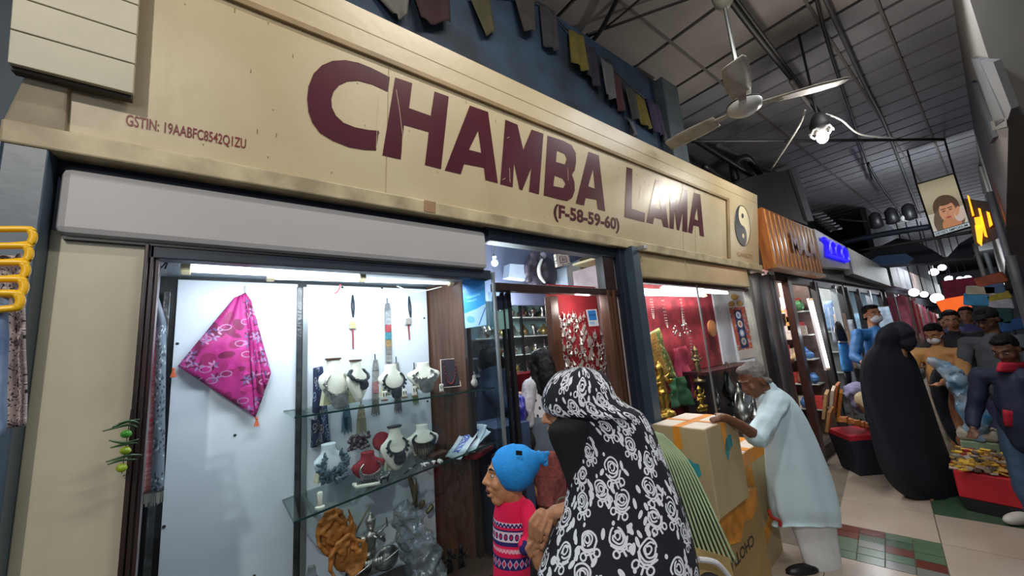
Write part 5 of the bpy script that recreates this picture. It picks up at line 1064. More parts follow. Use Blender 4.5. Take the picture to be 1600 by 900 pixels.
# --- child in a blue beanie and pink patterned sweater
pc = thing('person', 'child in blue beanie and pink patterned sweater, mouth open, looking into the showcase', 'person', (.96, 1.32, 0))
hc = W(793, 741, D=1.50); fd = Vector((-.88, .42, .06)); b = MB(); L_, R_ = head_parts(b, hc, fd, (0.05, 0, 1), .86, mouth=.012)
b.chain([(hc + Vector((.01, -.01, -.05)), .04), (W(800, 775, D=1.50), .042), (W(802, 800, D=1.50), .042), (W(802, 880, D=1.48), .046), (W(803, 960, D=1.44), .05)])
for dx in (-.05, .05): b.chain([(Vector((.97 + dx, 1.33, .62)), .07), (Vector((.97 + dx, 1.33, .35)), .05), (Vector((.97 + dx, 1.33, .07)), .036), (Vector((.90 + dx, 1.37, .04)), .034)])
remesh(b, 'body', mat('child_skin', 'c98e66', .5, var=.05), pc, .005, 2); face_bits(pc, L_, R_, .86)
MB().ell(L_(0, .086, -.070), (.013, .008, .011), R_, 10).build('open_mouth', mat('mouth_dark', '3a1614', .6), pc, smooth=True)
b = MB().ell(L_(0, -.02, .035), (.072, .082, .072), R_, 14); b.chain([(L_(.06, -.03, .03), .012), (L_(.062, -.03, -.01), .008)]); b.chain([(L_(0, .058, .08), .014), (L_(.03, .055, .075), .012)]); remesh(b, 'hair', M_hair, pc, .006, 2, .004, 50)
C_ = [(784, 741, .070), (790, 737, .080), (797, 733, .087), (806, 729, .088), (815, 726, .082), (824, 722, .068), (833, 719, .048), (840, 716, .030), (845, 715, .024), (849, 715, .026), (853, 715, .018), (855, 715, .004)]
cs_ = spline([W(x, y, D=1.50) for x, y, _ in C_], 4); rs_ = [v.x for v in spline([(r, 0, 0) for _, _, r in C_], 4)]
bh = MB().sweep(cs_, rs_, 40, cap=True)
for v in bh.v: v += Vector((0, 0, .004 * noise.noise(v * 18)))
bh.build('beanie', mat('blue_knit', '1f8fe0', .85, var=.06, scale=50, bump=.3, bscale=140), pc, smooth=True)
b = MB(); rr = random.Random(2)
for k in range(26): b.ell(W(849, 716, D=1.50) + Vector((rr.uniform(-1, 1), rr.uniform(-1, 1), rr.uniform(-1, 1))) * .020, .010, n=6)
b.build('pompom', mat('blue_fluff', '3a9fe8', .9, var=.2, scale=60), pc, smooth=True)
MB().slab([W(x, y, D=1.405) for x, y in ((806, 704), (816, 705), (816, 712), (806, 711))], (.003, .004, 0)).build('hat_tag', M_dark, pc)
A_ = Art(256, 512, 'ee1a55'); NV, PK, WT = '2c2468', 'f06a90', 'e8d4e6'
def zig(y, h, per, w, c):
    for k in range(-1, 256 // per + 2): A_.line([(k * per, y), (k * per + per / 2, y - h), (k * per + per, y)], w, c)
A_.rect(0, 96, 256, 112, WT); zig(112, 12, 16, 3, NV); A_.rect(0, 122, 256, 128, NV); A_.rect(0, 128, 256, 164, WT)
for k in range(12): A_.ell(10 + k * 21.3, 146, 8, 12, 0, NV); A_.ell(10 + k * 21.3, 146, 4, 7, 0, 'e0184f')
A_.rect(0, 164, 256, 178, NV); A_.rect(0, 186, 256, 200, PK); zig(200, 10, 14, 2.5, 'f4b8c8'); A_.rect(0, 218, 256, 262, NV)
for k in range(10):
    x = 13 + k * 25.6; A_.poly([(x, 222), (x + 12, 240), (x, 258), (x - 12, 240)], 'cdb8dc'); A_.poly([(x, 229), (x + 7, 240), (x, 251), (x - 7, 240)], 'e0184f')
zig(356, 12, 16, 4, WT); A_.rect(0, 362, 256, 380, NV); zig(380, 10, 14, 3, WT); A_.rect(0, 392, 256, 402, WT); A_.rect(0, 402, 256, 424, NV)
for k in range(12): A_.ell(10 + k * 21.3, 413, 6, 8, 0, PK)
M_sw = printed('sweater_knit', A_.a, .9)
loft('sweater', [(784, 808, 768, 1.505, .9), (778, 818, 776, 1.505, .85), (774, 828, 788, 1.50, .8), (771, 834, 806, 1.495, .75), (770, 835, 830, 1.49, .75), (771, 832, 855, 1.48, .78), (771, 829, 880, 1.475, .8), (770, 829, 905, 1.47, .8), (768, 832, 940, 1.455, .8)], M_sw, pc, 4, 48, .02, 5, 0, vs=1 / .52, us=2.)
b = MB().chain([(W(822, 795, D=1.47), .036), (W(831, 820, D=1.42), .036), (W(830, 842, D=1.40), .032), (W(820, 852, D=1.385), .028)])
remesh(b, 'sleeve', mat('pink_sleeve', 'ee1a55', .9, var=.05), pc, .006, 2)
b = MB().chain([(W(828, 849, D=1.395), .035), (W(822, 853, D=1.385), .032)]); remesh(b, 'cuff', mat('navy_cuff', '2c2468', .9), pc, .006, 2)
b = MB().chain([(W(815, 855, D=1.38), .020), (W(808, 858, D=1.375), .018)]);
for k in range(4): b.chain([(W(808, 854 + 3 * k, D=1.372), .007), (W(801, 855 + 3 * k, D=1.37), .0065), (W(797, 858 + 2.4 * k, D=1.372), .006)])
b.chain([(W(812, 850, D=1.37), .008), (W(804, 848, D=1.366), .007)])
# --- old man in a pale blue shirt leaning on the carton
pm = thing('person', 'grey-haired old man in pale blue shirt leaning over the stacked cartons', 'person', (3.22, 1.14, 0))
f0 = Vector((-.80, .52, -.42)); hc = W(1177, 594, D=2.76); b = MB(); L_, R_ = head_parts(b, hc, f0, s=1.0)
b.chain([(L_(0, -.03, -.05), .058), (W(1196, 618, D=2.77), .062), (W(1218, 645, D=2.77), .08), (W(1240, 720, D=2.745), .09), (W(1256, 780, D=2.71), .09)])
hp = W(1262, 790, D=2.70)
for s_, kn, an in ((1, (1285, 850), (1298, 905)), (-1, (1262, 850), (1272, 900))):
    b.chain([(hp + Vector((.03 * s_, -.02 * s_, 0)), .06), (W(*kn, D=2.67 - .02 * s_), .045), (W(*an, D=2.635 - .02 * s_), .034)])
b.chain([(W(1213, 630, D=2.68), .055), (W(1183, 682, D=2.52), .043), (W(1156, 664, D=2.46), .034), (W(1138, 654, D=2.43), .026), (W(1128, 652, D=2.42), .028), (W(1122, 653, D=2.415), .022)])
for k, (dx, dy) in enumerate(((-16, 2), (-17, 4), (-15, 6.5), (-12, 8.5))): b.chain([(W(1124, 652 + k * 1.6, D=2.41 - .008 * k), .010), (W(1124 + dx * .55, 650 + dy, D=2.40 - .008 * k), .009), (W(1124 + dx * .85, 652 + dy, D=2.40 - .008 * k), .0085)], n=8)
b.chain([(W(1133, 650, D=2.44), .011), (W(1124, 647, D=2.45), .010), (W(1117, 647, D=2.45), .009)], n=8)
remesh(b, 'body', mat('brown_skin', '6e4630', .5, var=.06), pm, .008, 2); face_bits(pm, L_, R_, 1.0, mat('grey_brow', '77716c', .7), eyes=False)
hair_cap(pm, L_, R_, 1.0, mat('grey_hair', '6f6c69', .7, var=.3, scale=50, bump=.4, bscale=120), 0)
M_shirt = mat('pale_blue_shirt', 'c3dbe5', .8, var=.04, scale=6, bump=.35, bscale=11)
loft('shirt', [(1188, 1210, 603, 2.77, .6), (1182, 1222, 610, 2.77, .65), (1181, 1236, 620, 2.765, .7), (1184, 1248, 634, 2.76, .7), (1188, 1258, 650, 2.755, .68), (1192, 1268, 670, 2.75, .66), (1196, 1278, 692, 2.745, .64), (1198, 1287, 716, 2.735, .62), (1200, 1296, 742, 2.725, .62), (1202, 1304, 768, 2.715, .64), (1205, 1310, 790, 2.705, .66), (1212, 1312, 806, 2.70, .66), (1207, 1313, 812, 2.70, .68)], M_shirt, pm, 5, 72, .07, 7, 4., hem=.05, cap=False, solid=.006)
b = MB().chain([(W(1213, 628, D=2.68), .085), (W(1196, 660, D=2.57), .072), (W(1181, 683, D=2.51), .062)]); b.sweep([W(1186, 678, D=2.53), W(1178, 687, D=2.50)], [.068, .072], 14)
remesh(b, 'sleeve', M_shirt, pm, .01, 3, .012, 14)
b = MB().sweep(spline([W(1180, 612, D=2.70), W(1190, 604, D=2.68), W(1204, 604, D=2.72)], 4), .014, 8); b.sweep([W(1180, 612, D=2.70), W(1184, 622, D=2.68)], [.016, .008], 8); loft('collar', [(1186, 1206, 597, 2.765, .75), (1182, 1212, 603, 2.765, .78), (1180, 1217, 611, 2.765, .8)], M_shirt, pm, 3, 36, .03, 3, 1, cap=False, solid=.008)
loft('trousers', [(1226, 1306, 800, 2.69, .6), (1238, 1307, 825, 2.68, .6), (1247, 1310, 850, 2.665, .6), (1254, 1314, 872, 2.65, .6), (1261, 1318, 893, 2.64, .6), (1268, 1321, 912, 2.62, .6)], mat('white_cotton', 'd6d9da', .85, var=.05, bump=.3, bscale=10), pm, 5, 48, .07, 5, 2.)
for px, py, D in ((1258, 893, 2.60), (1305, 915, 2.56)):
    q = W(px, py, D=D); MB().ell(q + Vector((-.02, .01, .01)), (.12, .045, .04), Matrix.Rotation(radians(145), 3, 'Z'), 12).build('shoe', mat('black_shoe', '17171b', .4), pm, smooth=True)
b = MB().sweep(spline([W(1201, 796, D=2.62), W(1206, 808, D=2.60), W(1218, 814, D=2.60), W(1219, 822, D=2.60)], 4), .012, 6); tag(b.build('red_ribbon', mat('red_ribbon', '9c2a1c', .7)), 'red ribbon end hanging on the carton below the old man\'s shirt', 'ribbon')
# --- person in black robes walking away
M_abaya = mat('black_abaya', '0d1220', .85, var=.25, scale=3, bump=.15, bscale=10)
pa = thing('person', 'person in long black robe and hood seen from behind on the pavement', 'person', (5.3, .75, 0))
b = MB(); hc = W(1404, 534, D=3.74); L_, R_ = head_parts(b, hc, (.72, -.55, -.15), s=1.0); b.chain([(hc + Vector((-.02, 0, -.06)), .055), (W(1398, 580, D=3.74), .10), (W(1410, 650, D=3.7), .14), (W(1440, 740, D=3.6), .13)]); b.chain([(W(1440, 768, D=3.56), .05), (W(1452, 780, D=3.5), .04)])
remesh(b, 'body', M_skin, pa, .012, 2)
loft('robe', [(1385, 1404, 508, 3.75, .8), (1374, 1416, 514, 3.75, .85), (1367, 1420, 526, 3.75, .85), (1364, 1416, 540, 3.75, .8), (1355, 1422, 550, 3.74, .6), (1347, 1432, 564, 3.73, .55), (1344, 1440, 585, 3.72, .55), (1346, 1448, 608, 3.71, .56), (1351, 1457, 635, 3.69, .58), (1358, 1467, 665, 3.67, .6), (1366, 1478, 695, 3.65, .6), (1376, 1489, 725, 3.62, .6), (1390, 1499, 752, 3.60, .6), (1410, 1504, 772, 3.58, .55), (1436, 1502, 786, 3.57, .5)], M_abaya, pa, 4, 64, .06, 6, 3.)
b = MB().ell(W(1404, 520, D=3.74), .115, n=14); b.ell(W(1410, 532, D=3.72), (.10, .10, .115), n=14); remesh(b, 'hood', M_abaya, pa, .012, 2, .01, 14)
pa2 = thing('person', 'person in black robe bending beyond the hooded person, carrying a plastic bag', 'person', (6.0, .38, 0))
b = MB(); hc = W(1472, 590, D=4.2); b.ell(hc, .1); b.chain([(hc, .08), (W(1490, 630, D=4.1), .13), (W(1510, 690, D=4.0), .12)]); remesh(b, 'body', M_skin, pa2, .02, 2)
loft('robe', [(1462, 1478, 572, 4.2, .8), (1455, 1492, 582, 4.2, .8), (1452, 1500, 598, 4.18, .75), (1456, 1508, 620, 4.15, .7), (1464, 1516, 645, 4.12, .7), (1474, 1526, 668, 4.08, .7), (1486, 1542, 688, 4.05, .6), (1500, 1552, 700, 4.0, .55)], M_abaya, pa2, 4, 40, .06, 6, 5.)
# --- everyone else: standing figures built on one skeleton
def make_person(label, px, py, X, face, top, bottom, hairm=M_hair, skin=M_skin, hair='short', mask=None, arms=((-.24, .10, .62), (.24, .10, .62)), Hset=None, cap=None, tilt=-.1, cat='person', sleeve=True, vox=.013, base_z=0., skirt=False, coat=1.0, glasses=False):
    hp = W(px, py, X=X); Hh = Hset or (hp.z - base_z) / .93; s_ = Hh / 1.72; f = Vector((face[0], face[1], 0)).normalized(); r = Vector((f.y, -f.x, 0)); o = Vector((hp.x, hp.y, hp.z - .93 * Hh))
    P = lambda x, y, z: o + r * x * Hh + f * y * Hh + Vector((0, 0, z * Hh))
    t = thing('person', label, 'person', (o.x, o.y, max(base_z, o.z)))
    b = MB(); L_, R_ = head_parts(b, hp, f + Vector((0, 0, tilt)), s=s_, n=12)
    b.chain([(L_(0, -.02, -.07), .05 * s_), (P(0, -.01, .83), .055 * s_), (P(0, 0, .75), .12 * s_), (P(0, 0, .62), .12 * s_), (P(0, 0, .52), .13 * s_)])
    for k, x in enumerate((-1, 1)):
        b.chain([(P(x * .055, 0, .50), .075 * s_), (P(x * .058, .02, .28), .055 * s_), (P(x * .06, -.01, .06), .038 * s_), (P(x * .06, .07, .025), .032 * s_)])
        hx, hy, hz = arms[k]; sh_ = P(x * .115, 0, .80); ha = P(hx * .8, hy * 1.05, hz); el = (sh_ + ha) / 2 + Vector((0, 0, -.06 * Hh)) - f * .02 * Hh + r * x * .03 * Hh
        b.chain([(sh_, .05 * s_), (el, .038 * s_), (ha, .026 * s_)]); d = (ha - el).normalized(); q = d.cross(r).normalized()
        b.ell(ha + d * .045 * s_, (.03 * s_,) * 3, n=8)
        for g in range(4): b.chain([(ha + d * .06 * s_ + r * (g - 1.5) * .019 * s_, .0095 * s_), (ha + d * .10 * s_ + r * (g - 1.5) * .021 * s_, .0085 * s_), (ha + d * .12 * s_ + r * (g - 1.5) * .02 * s_ - q * .02 * s_, .008 * s_)], n=6)
        b.chain([(ha + d * .03 * s_ - r * x * .025 * s_, .011 * s_), (ha + d * .07 * s_ - r * x * .045 * s_, .009 * s_)], n=6)
    remesh(b, 'body', skin, t, min(vox, .010), 2); face_bits(t, L_, R_, s_)
    b = MB(); b.chain([(P(0, -.005, .825), .065 * s_), (P(0, 0, .77), .125 * s_), (P(0, 0, .66), .15 * s_), (P(0, 0, .56), .155 * s_), (P(0, 0, .50 - .06 * (coat - 1)), .15 * s_)])
    b.chain([(P(-.09, 0, .795), .072 * s_), (P(.09, 0, .795), .072 * s_)])
    if sleeve:
        for k, x in enumerate((-1, 1)):
            hx, hy, hz = arms[k]; sh_ = P(x * .115, 0, .80); ha = P(hx * .8, hy * 1.05, hz); el = (sh_ + ha) / 2 + Vector((0, 0, -.06 * Hh)) - f * .02 * Hh + r * x * .03 * Hh; b.chain([(sh_, .072 * s_), (el, .056 * s_), (el.lerp(ha, .85), .044 * s_)])
    remesh(b, 'top', top, t, vox, 2, .012, 11)
    b = MB()
    if skirt: b.chain([(P(0, 0, .52), .14 * s_), (P(0, 0, .3), .17 * s_), (P(0, 0, .12), .19 * s_)])
    else:
        for x in (-1, 1): b.chain([(P(x * .045, 0, .52), .105 * s_), (P(x * .056, .02, .28), .075 * s_), (P(x * .06, -.01, .05), .062 * s_)])
    remesh(b, 'skirt' if skirt else 'trousers', bottom, t, vox, 2, .01, 11)
    for x in (-1, 1): MB().ell(P(x * .06, .05, .022), (.045 * s_, .13 * s_, .04 * s_), Matrix((r, f, Vector((0, 0, 1)))).transposed(), 10).build('shoe', M_dark, t, smooth=True)
    if hair == 'short': hair_cap(t, L_, R_, s_, hairm, 0, .009)
    elif hair == 'long': hair_cap(t, L_, R_, s_, hairm, .25, .009)
    if cap:
        b = MB().ell(L_(0, -.018, .065), tuple(a * s_ for a in (.086, .100, .070)), R_, 14); b.ell(L_(0, .09, .062), tuple(a * s_ for a in (.06, .05, .012)), R_, 10); remesh(b, 'cap', cap, t, .008, 2)
    if mask:
        b = MB().ell(L_(0, .055, -.048), tuple(a * s_ for a in (.060, .060, .050)), R_, 14); b.ell(L_(0, .082, -.035), tuple(a * s_ for a in (.028, .036, .032)), R_, 10); remesh(b, 'face_mask', mask, t, .008, 2)
        for x in (-1, 1): MB().sweep([L_(x * .055, .06, -.03), L_(x * .078, -.01, -.005)], .0025 * s_, 5).build('mask_strap', mask, t)
    if glasses:
        for x in (-1, 1):
            MB().sweep([L_(x * .033 + .022 * cos(a), .096, .005 + .017 * sin(a)) for a in np.linspace(0, 6.28, 14)[:-1]], .003 * s_, 5, closed=True).build('spectacle_rim', M_dark, t); MB().sweep([L_(x * .055, .092, .008), L_(x * .08, -.01, .008)], .0025 * s_, 5).build('spectacle_arm', M_dark, t)
    return t
cam_dir = (-.8, -.1)
M_mask = mat('white_face_mask', 'c9cdd4', .8)
M_denim = mat('blue_denim', '3f5878', .8, var=.2, scale=9, bump=.1)
make_person('man in bright blue jacket and white face mask by the shop fronts', 1363, 492, 6.9, (-.75, -.65), mat('blue_jacket', '1f5f9c', .6, var=.12), M_dark, mask=M_mask, tilt=-.02)
make_person('person in tan sweater and white mask looking down at a stall', 1459, 522, 6.4, (-.85, .3), mat('tan_sweater', 'b08452', .85, var=.1), mat('beige_trousers', '8a8478', .8), mask=M_mask, arms=((-.1, .22, .62), (.12, .22, .60)), tilt=-.5, Hset=1.62)
make_person('man in black jacket over orange shirt in the middle of the crowd', 1486, 500, 7.4, (-.95, -.05), mat('black_jacket', '13151b', .7), M_denim, tilt=-.25)
make_person('man in grey jacket, dark cap and glasses on the right of the crowd', 1542, 500, 6.2, (-.85, .45), mat('grey_jacket', '4a5058', .8, var=.12), mat('violet_trousers', '3c3c60', .8), cap=mat('black_cap', '101116', .8), glasses=True, tilt=-.4, skin=mat('dark_skin', '6a4836', .5), arms=((-.18, .10, .52), (.18, .10, .52)))
pb = make_person('young man in navy and red jacket with jeans at the right edge', 1571, 546, 5.1, (-.9, .38), mat('navy_jacket', '1b2440', .7, var=.12), M_denim, tilt=-.5, skin=mat('dark_skin', '6a4836', .5), arms=((-.16, .12, .56), (.18, .10, .54)), Hset=1.62)
make_person('man in violet shirt far down the passage between two heads', 1510, 492, 9.0, (-.9, .1), mat('violet_shirt', '4b4a78', .8), M_dark, tilt=-.1)
make_person('person in red top far down the passage', 1474, 506, 10.5, (-.9, .2), mat('red_top', '7c1c30', .8), M_dark, tilt=-.1)
loft('red_panel', [(1560, 1604, 566, 3.06, .6), (1555, 1608, 580, 3.06, .6)], mat('red_panel_cloth', 'b01c34', .8), pb, 3, 36); loft('red_hem', [(1566, 1616, 640, 3.02, .62), (1568, 1620, 664, 3.02, .62)], mat('red_panel_cloth', 'b01c34'), pb, 3, 36)
# girl with dotted top inside the doorway and the woman beyond her
A_ = Art(128, 128, 'dedbe0')
for k in range(4):
    for j in range(4): A_.ell(16 + 32 * k + 16 * (j % 2), 16 + 32 * j, 6, 7, 0, '30303c')
M_dot = printed('dotted_cloth', A_.a, .85)
gp = thing('person', 'girl with long dark hair in white dotted top and grey skirt inside the doorway', 'person', (1.95, 1.88, .14))
b = MB(); hc = W(845, 572, D=2.62); L_, R_ = head_parts(b, hc, (.35, .9, -.15), s=.92); b.chain([(L_(0, 0, -.08), .05), (W(842, 618, D=2.6), .09), (W(845, 680, D=2.55), .10), (W(850, 740, D=2.5), .11)])
for x in (-.06, .06): b.chain([(W(850, 760, D=2.48) + Vector((x, 0, 0)), .06), (Vector((2.02 + x, 1.85, .2)), .04)])
b.chain([(W(828, 608, D=2.55), .045), (W(822, 650, D=2.5), .036), (W(814, 618, D=2.6), .028)]); b.chain([(W(812, 616, D=2.62), .022), (W(806, 615, D=2.64), .012)])
remesh(b, 'body', mat('warm_skin', 'b98563'), gp, .010, 2); hair_cap(gp, L_, R_, .95, M_hair, .22, .009)
loft('dotted_top', [(836, 856, 582, 2.58, .7), (826, 864, 592, 2.57, .7), (820, 872, 610, 2.56, .65), (820, 876, 632, 2.55, .65), (826, 876, 655, 2.53, .7), (829, 878, 668, 2.52, .7)], M_dot, gp, 4, 36, .04, 5, 1, vs=5, us=4)
b = MB().chain([(W(828, 604, D=2.52), .055), (W(823, 640, D=2.46), .048), (W(826, 660, D=2.45), .042)]); remesh(b, 'sleeve', mat('dotted_sleeve', 'b9b6bc', .85, var=.3, scale=40), gp, .009, 2)
loft('grey_skirt', [(824, 880, 650, 2.52, .7), (822, 884, 690, 2.50, .7), (822, 886, 705, 2.49, .7)], mat('grey_skirt', '5c6672', .85, var=.15, scale=9), gp, 3, 36, .05, 6, 2)
loft('red_petticoat', [(826, 882, 700, 2.48, .7), (830, 884, 740, 2.46, .7), (836, 886, 778, 2.42, .7), (838, 888, 785, 2.41, .7)], mat('red_print_cloth', '8c4a48', .85, var=.35, scale=40), gp, 3, 36, .06, 7, 3)
fw = thing('person', 'woman with pink scarf looking down behind the girl in the shop', 'person', (2.5, 2.3, .14))
b = MB(); hc = W(862, 572, D=3.15); L_, R_ = head_parts(b, hc, (-.6, -.75, -.25), s=.98); b.chain([(L_(0, 0, -.08), .05), (hc + Vector((0, .05, -.3)), .13), (hc + Vector((0, .05, -.8)), .14)]); remesh(b, 'body', M_skin, fw, .010, 2); face_bits(fw, L_, R_, .98); hair_cap(fw, L_, R_, .98, M_hair, .2, .009)
b = MB().chain([(L_(-.085, 0, .03), .03), (L_(-.09, .02, -.1), .035), (L_(-.06, .06, -.22), .05), (L_(.05, .08, -.25), .05)]); remesh(b, 'scarf', mat('pink_shawl', 'b0607c', .85, var=.15), fw, .012, 2, .01, 12)
tag(remesh(MB().chain([(W(826, 690, D=2.40), .05), (W(822, 672, D=2.42), .035)]).ell(W(818, 690, D=2.38), (.06, .05, .09)), 'shoulder_bag', mat('black_bag', '15161a'), None, .01, 2), 'black shoulder bag hanging at the girl\'s hip', 'bag')
crumple('purple_bag', 'violet plastic carrier bag held beside the girl', 'bag', [(W(810, 632, D=2.40), .05), (W(808, 655, D=2.38), .055), (W(810, 672, D=2.36), .04)], mat('violet_plastic', '2c2a8c', .3, var=.35, scale=16), .01, .03)
# seated shopper at the doorway table
tag(MB().lathe([(.15, 0), (.15, .02), (.03, .04), (.03, .40), (.17, .42), (.17, .45)], (W(775, 680, D=2.72).x, W(775, 680, D=2.72).y, .14), 16).build('stool', M_brown), 'round stool under the seated shopper inside the doorway', 'stool')
sp = thing('person', 'seated shopper in dark blue with one arm on the doorway table', 'person', (1.62, 2.2, .5))
b = MB().chain([(W(770, 590, D=2.9), .10), (W(772, 632, D=2.8), .13), (W(775, 680, D=2.7), .13), (W(790, 700, D=2.5), .07), (W(792, 740, D=2.45), .05), (W(795, 800, D=2.4), .04)]); b.ell(W(764, 568, D=2.95), .10); b.chain([(W(768, 610, D=2.75), .05), (W(785, 632, D=2.55), .04), (W(796, 642, D=2.5), .028), (W(800, 643, D=2.5), .02)]); remesh(b, 'body', M_skin, sp, .012, 2)
b = MB().chain([(W(770, 588, D=2.9), .11), (W(772, 632, D=2.8), .15), (W(775, 680, D=2.7), .15)]); b.chain([(W(768, 608, D=2.75), .07), (W(785, 631, D=2.55), .055), (W(791, 638, D=2.52), .045)]); remesh(MB().ell(W(765, 563, D=2.94), .108).ell(W(770, 568, D=2.98), .10), 'hair', M_hair, sp, .012, 2, .006, 40)
remesh(b, 'jacket', mat('dark_blue_jacket', '1c2c48', .8, var=.2), sp, .012, 2, .01, 12)
# ------------------------------------------------------------------ neighbouring shops down the passage
def FX(px, py, Y=1.68): return W(px, py, Y=Y)
M_post2 = mat('dark_shop_post', '2c2a2b', .5, var=.3)
# orange signboard
o1 = thing('orange_signboard', 'orange corrugated shop signboard with faded red lettering, next to the cream one', 'sign', (5.9, 1.5, 2.35))
q = [W(x, y, Y=1.5) for x, y in ((1187, 417), (1281, 433), (1274, 357), (1185, 322))]; q[0].z = q[1].z = 2.35; q[2].z = q[3].z = 3.08; q[0].x = q[3].x = 4.98; q[1].x = q[2].x = 6.95
MB().slab(q, (0, .1, 0)).build('panel', mat('orange_paint', 'b06a2c', .45, var=.25, scale=5, stretch=(5, 5, .6), coat=.2, col2='8a4a22'), o1)
for k in range(13):
    x = 5.03 + k * .155; MB().sweep([(x, 1.497, 2.37), (x + .0, 1.497, 3.06)], .012, 6).build('rib', mat('orange_rib', 'bb7a38', .4, var=.3, scale=9), o1)
MB().box(4.98, 6.95, 1.47, 1.5, 2.35, 2.39).build('rim', mat('orange_rim', '9a6a34', .5), o1)
text('MALA', Vector((5.75, 1.482, 2.62)), (1, 0, 0), (0, 0, 1), .36, mat('faded_red_letters', '7c2430', .5), o1, width=1.0, bold=.03)
# blue neon board and grey boards
o2 = thing('neon_signboard', 'pale grey signboard with glowing blue script beyond the orange board', 'sign', (7.9, 1.5, 2.5))
MB().slab([(7.0, 1.5, 2.52), (8.75, 1.5, 2.60), (8.75, 1.5, 3.02), (7.0, 1.5, 3.10)], (0, .1, 0)).build('panel', mat('pale_grey_board', 'a39c9a', .5, var=.1), o2)
pts = [(7.25 + 1.25 * t + .13 * sin(t * 22), 1.47, 2.86 - .03 * t + .11 * sin(t * 22 + 1.3)) for t in np.linspace(0, 1, 70)]
MB().sweep(pts, .03, 6).build('neon_script', glow('blue_neon', '1a12ff', 2.2), o2)
MB().sweep([(7.3, 1.47, 2.72), (8.5, 1.47, 2.72)], .025, 6).build('neon_underline', M_neon if 'M_neon' in globals() else glow('blue_neon', '1a12ff', 5), o2)
o3 = thing('grey_signboard', 'blank pale grey signboard farther along the shop row', 'sign', (10.5, 1.5, 2.4))
MB().slab([(8.8, 1.48, 2.52), (12.3, 1.48, 2.44), (12.3, 1.48, 2.86), (8.8, 1.48, 3.0)], (0, .12, 0)).build('panel', mat('blank_grey_board', '9d9c98', .55, var=.12), o3)
for k, (x0, x1, c) in enumerate(((12.5, 15.5, '7c8088'), (15.6, 19, '8d7b74'), (19.1, 24, '6a7078'))):
    tag(MB().box(x0, x1, 1.45, 1.598, 2.45, 3.0).build('far_signboard', mat('far_board_' + c, c, .6, var=.2)), ['nearest', 'middle', 'farthest'][k] + ' of three small signboards at the far end of the shop row', 'sign', 'far signboards')
# shopfronts: frames, bright interiors with shelves and goods
def shopfront(label, x0, x1, posts, back, side, zt=2.32, depth=1.1, levels=(.5, .85, 1.2, 1.55, 1.9), pm=M_post2):
    t = thing('shopfront', label, 'shopfront', ((x0 + x1) / 2, 1.8, 0))
    MB().box(x0, x1, 1.7 + depth, 1.75 + depth, .14, zt + .4).build('back_panel', back, t)
    for z in levels:
        MB().box(x1 - .30, x1 - .04, 1.76, 1.7 + depth, z - .015, z).build('shelf', mat('pale_shelf', 'b6beba'), t); MB().box(x0 + .05, x1 - .30, 1.7 + depth - .22, 1.7 + depth, z - .015, z).build('shelf', mat('pale_shelf', 'b6beba'), t)
    for x, wd, m in posts: MB().box(x - wd / 2, x + wd / 2, 1.64, 1.72, 0, zt).build('frame_post', m, t, bev=.004)
    MB().box(x0, x1, 1.66, 1.74, zt - .06, zt + .06).build('frame_head', pm, t)
    MB().box(x0, x1, 1.7, 1.75 + depth, zt + .3, zt + .34).build('canopy', mat('pale_canopy', 'a9a9a6', .6), t)
    MB().box(x1 - .04, x1, 1.72, 1.7 + depth, .14, zt + .3).build('side_panel', side, t); MB().box(x0, x0 + .03, 1.72, 1.7 + depth, .14, zt + .3).build('side_panel', back, t)
    return t
M_dkbrown = mat('dark_brown_post', '3a201a', .4, var=.3)
xs = [FX(x, 520).x for x in (1186, 1206, 1222, 1246, 1272, 1288)]
shopfront('dark timber shopfront with shelves of colourful goods under the orange signboard', 5.5, 7.05, [(4.95, .12, M_dark), (5.28, .10, M_post2), (FX(1212, 480).x, .07, M_dkbrown), (FX(1236, 480).x, .13, M_dkbrown), (FX(1278, 480).x, .16, M_post2)], mat('red_white_back', 'a88a84', .7, var=.4, scale=5, col2='7c3a38'), mat('dark_goods_wall', '6a5a54', .7, var=.4, scale=6, col2='3a2a28'))
shopfront('bright clothes shopfront under the blue neon board', 7.1, 8.75, [(7.14, .06, M_alu), (8.2, .05, M_alu), (8.65, .10, M_post2)], mat('pale_shop_back', 'b9bcc0', .7, var=.15), mat('pale_shop_side', 'a6a9a4', .7, var=.2))
shopfront('pale blue shopfront under the blank grey signboard', 8.85, 12.2, [(9.0, .1, M_post2), (9.9, .1, M_post2), (10.9, .12, M_alu), (12.1, .12, M_post2)], mat('pale_blue_back', '9cb4c6', .7, var=.15), mat('pale_blue_side', '93aabb', .7, var=.15))
shopfront('far clothes stall beyond the grey signboard', 12.4, 18.5, [(12.6, .1, M_post2), (14.5, .1, M_alu), (16.5, .1, M_post2)], mat('far_pink_back', 'a8808a', .7, var=.4, scale=2), mat('far_pink_back', 'a8808a'), 2.5)
lamp('shop_light_a', (6.0, 2.0, 2.5), 45, (1, .94, .86), kind='AREA', size=(1.4, .1)); lamp('shop_light_b', (7.9, 2.0, 2.55), 24, (.95, .97, 1), kind='AREA', size=(1.0, .1)); lamp('shop_light_c', (10.4, 2.0, 2.5), 26, (.9, .95, 1), kind='AREA', size=(2, .1)); lamp('shop_light_d', (15, 1.9, 2.7), 60, (.95, .97, 1), kind='AREA', size=(3, .1))
tube_lamp('tube_lamp', W(1268, 470, Y=1.62), W(1294, 574, Y=1.62), .016, 'upright fluorescent tube on the dark shopfront post', M_white)
lamp('upright_tube_light', (6.95, 1.55, 1.6), 6, (.95, .97, 1), .05)
GC = ['b03a3a', 'd8a040', '3f6fa8', 'c9c4bc', '7a4a30', '4f8a5a', 'c07a90', 'e0d0a0']; gp_ = []
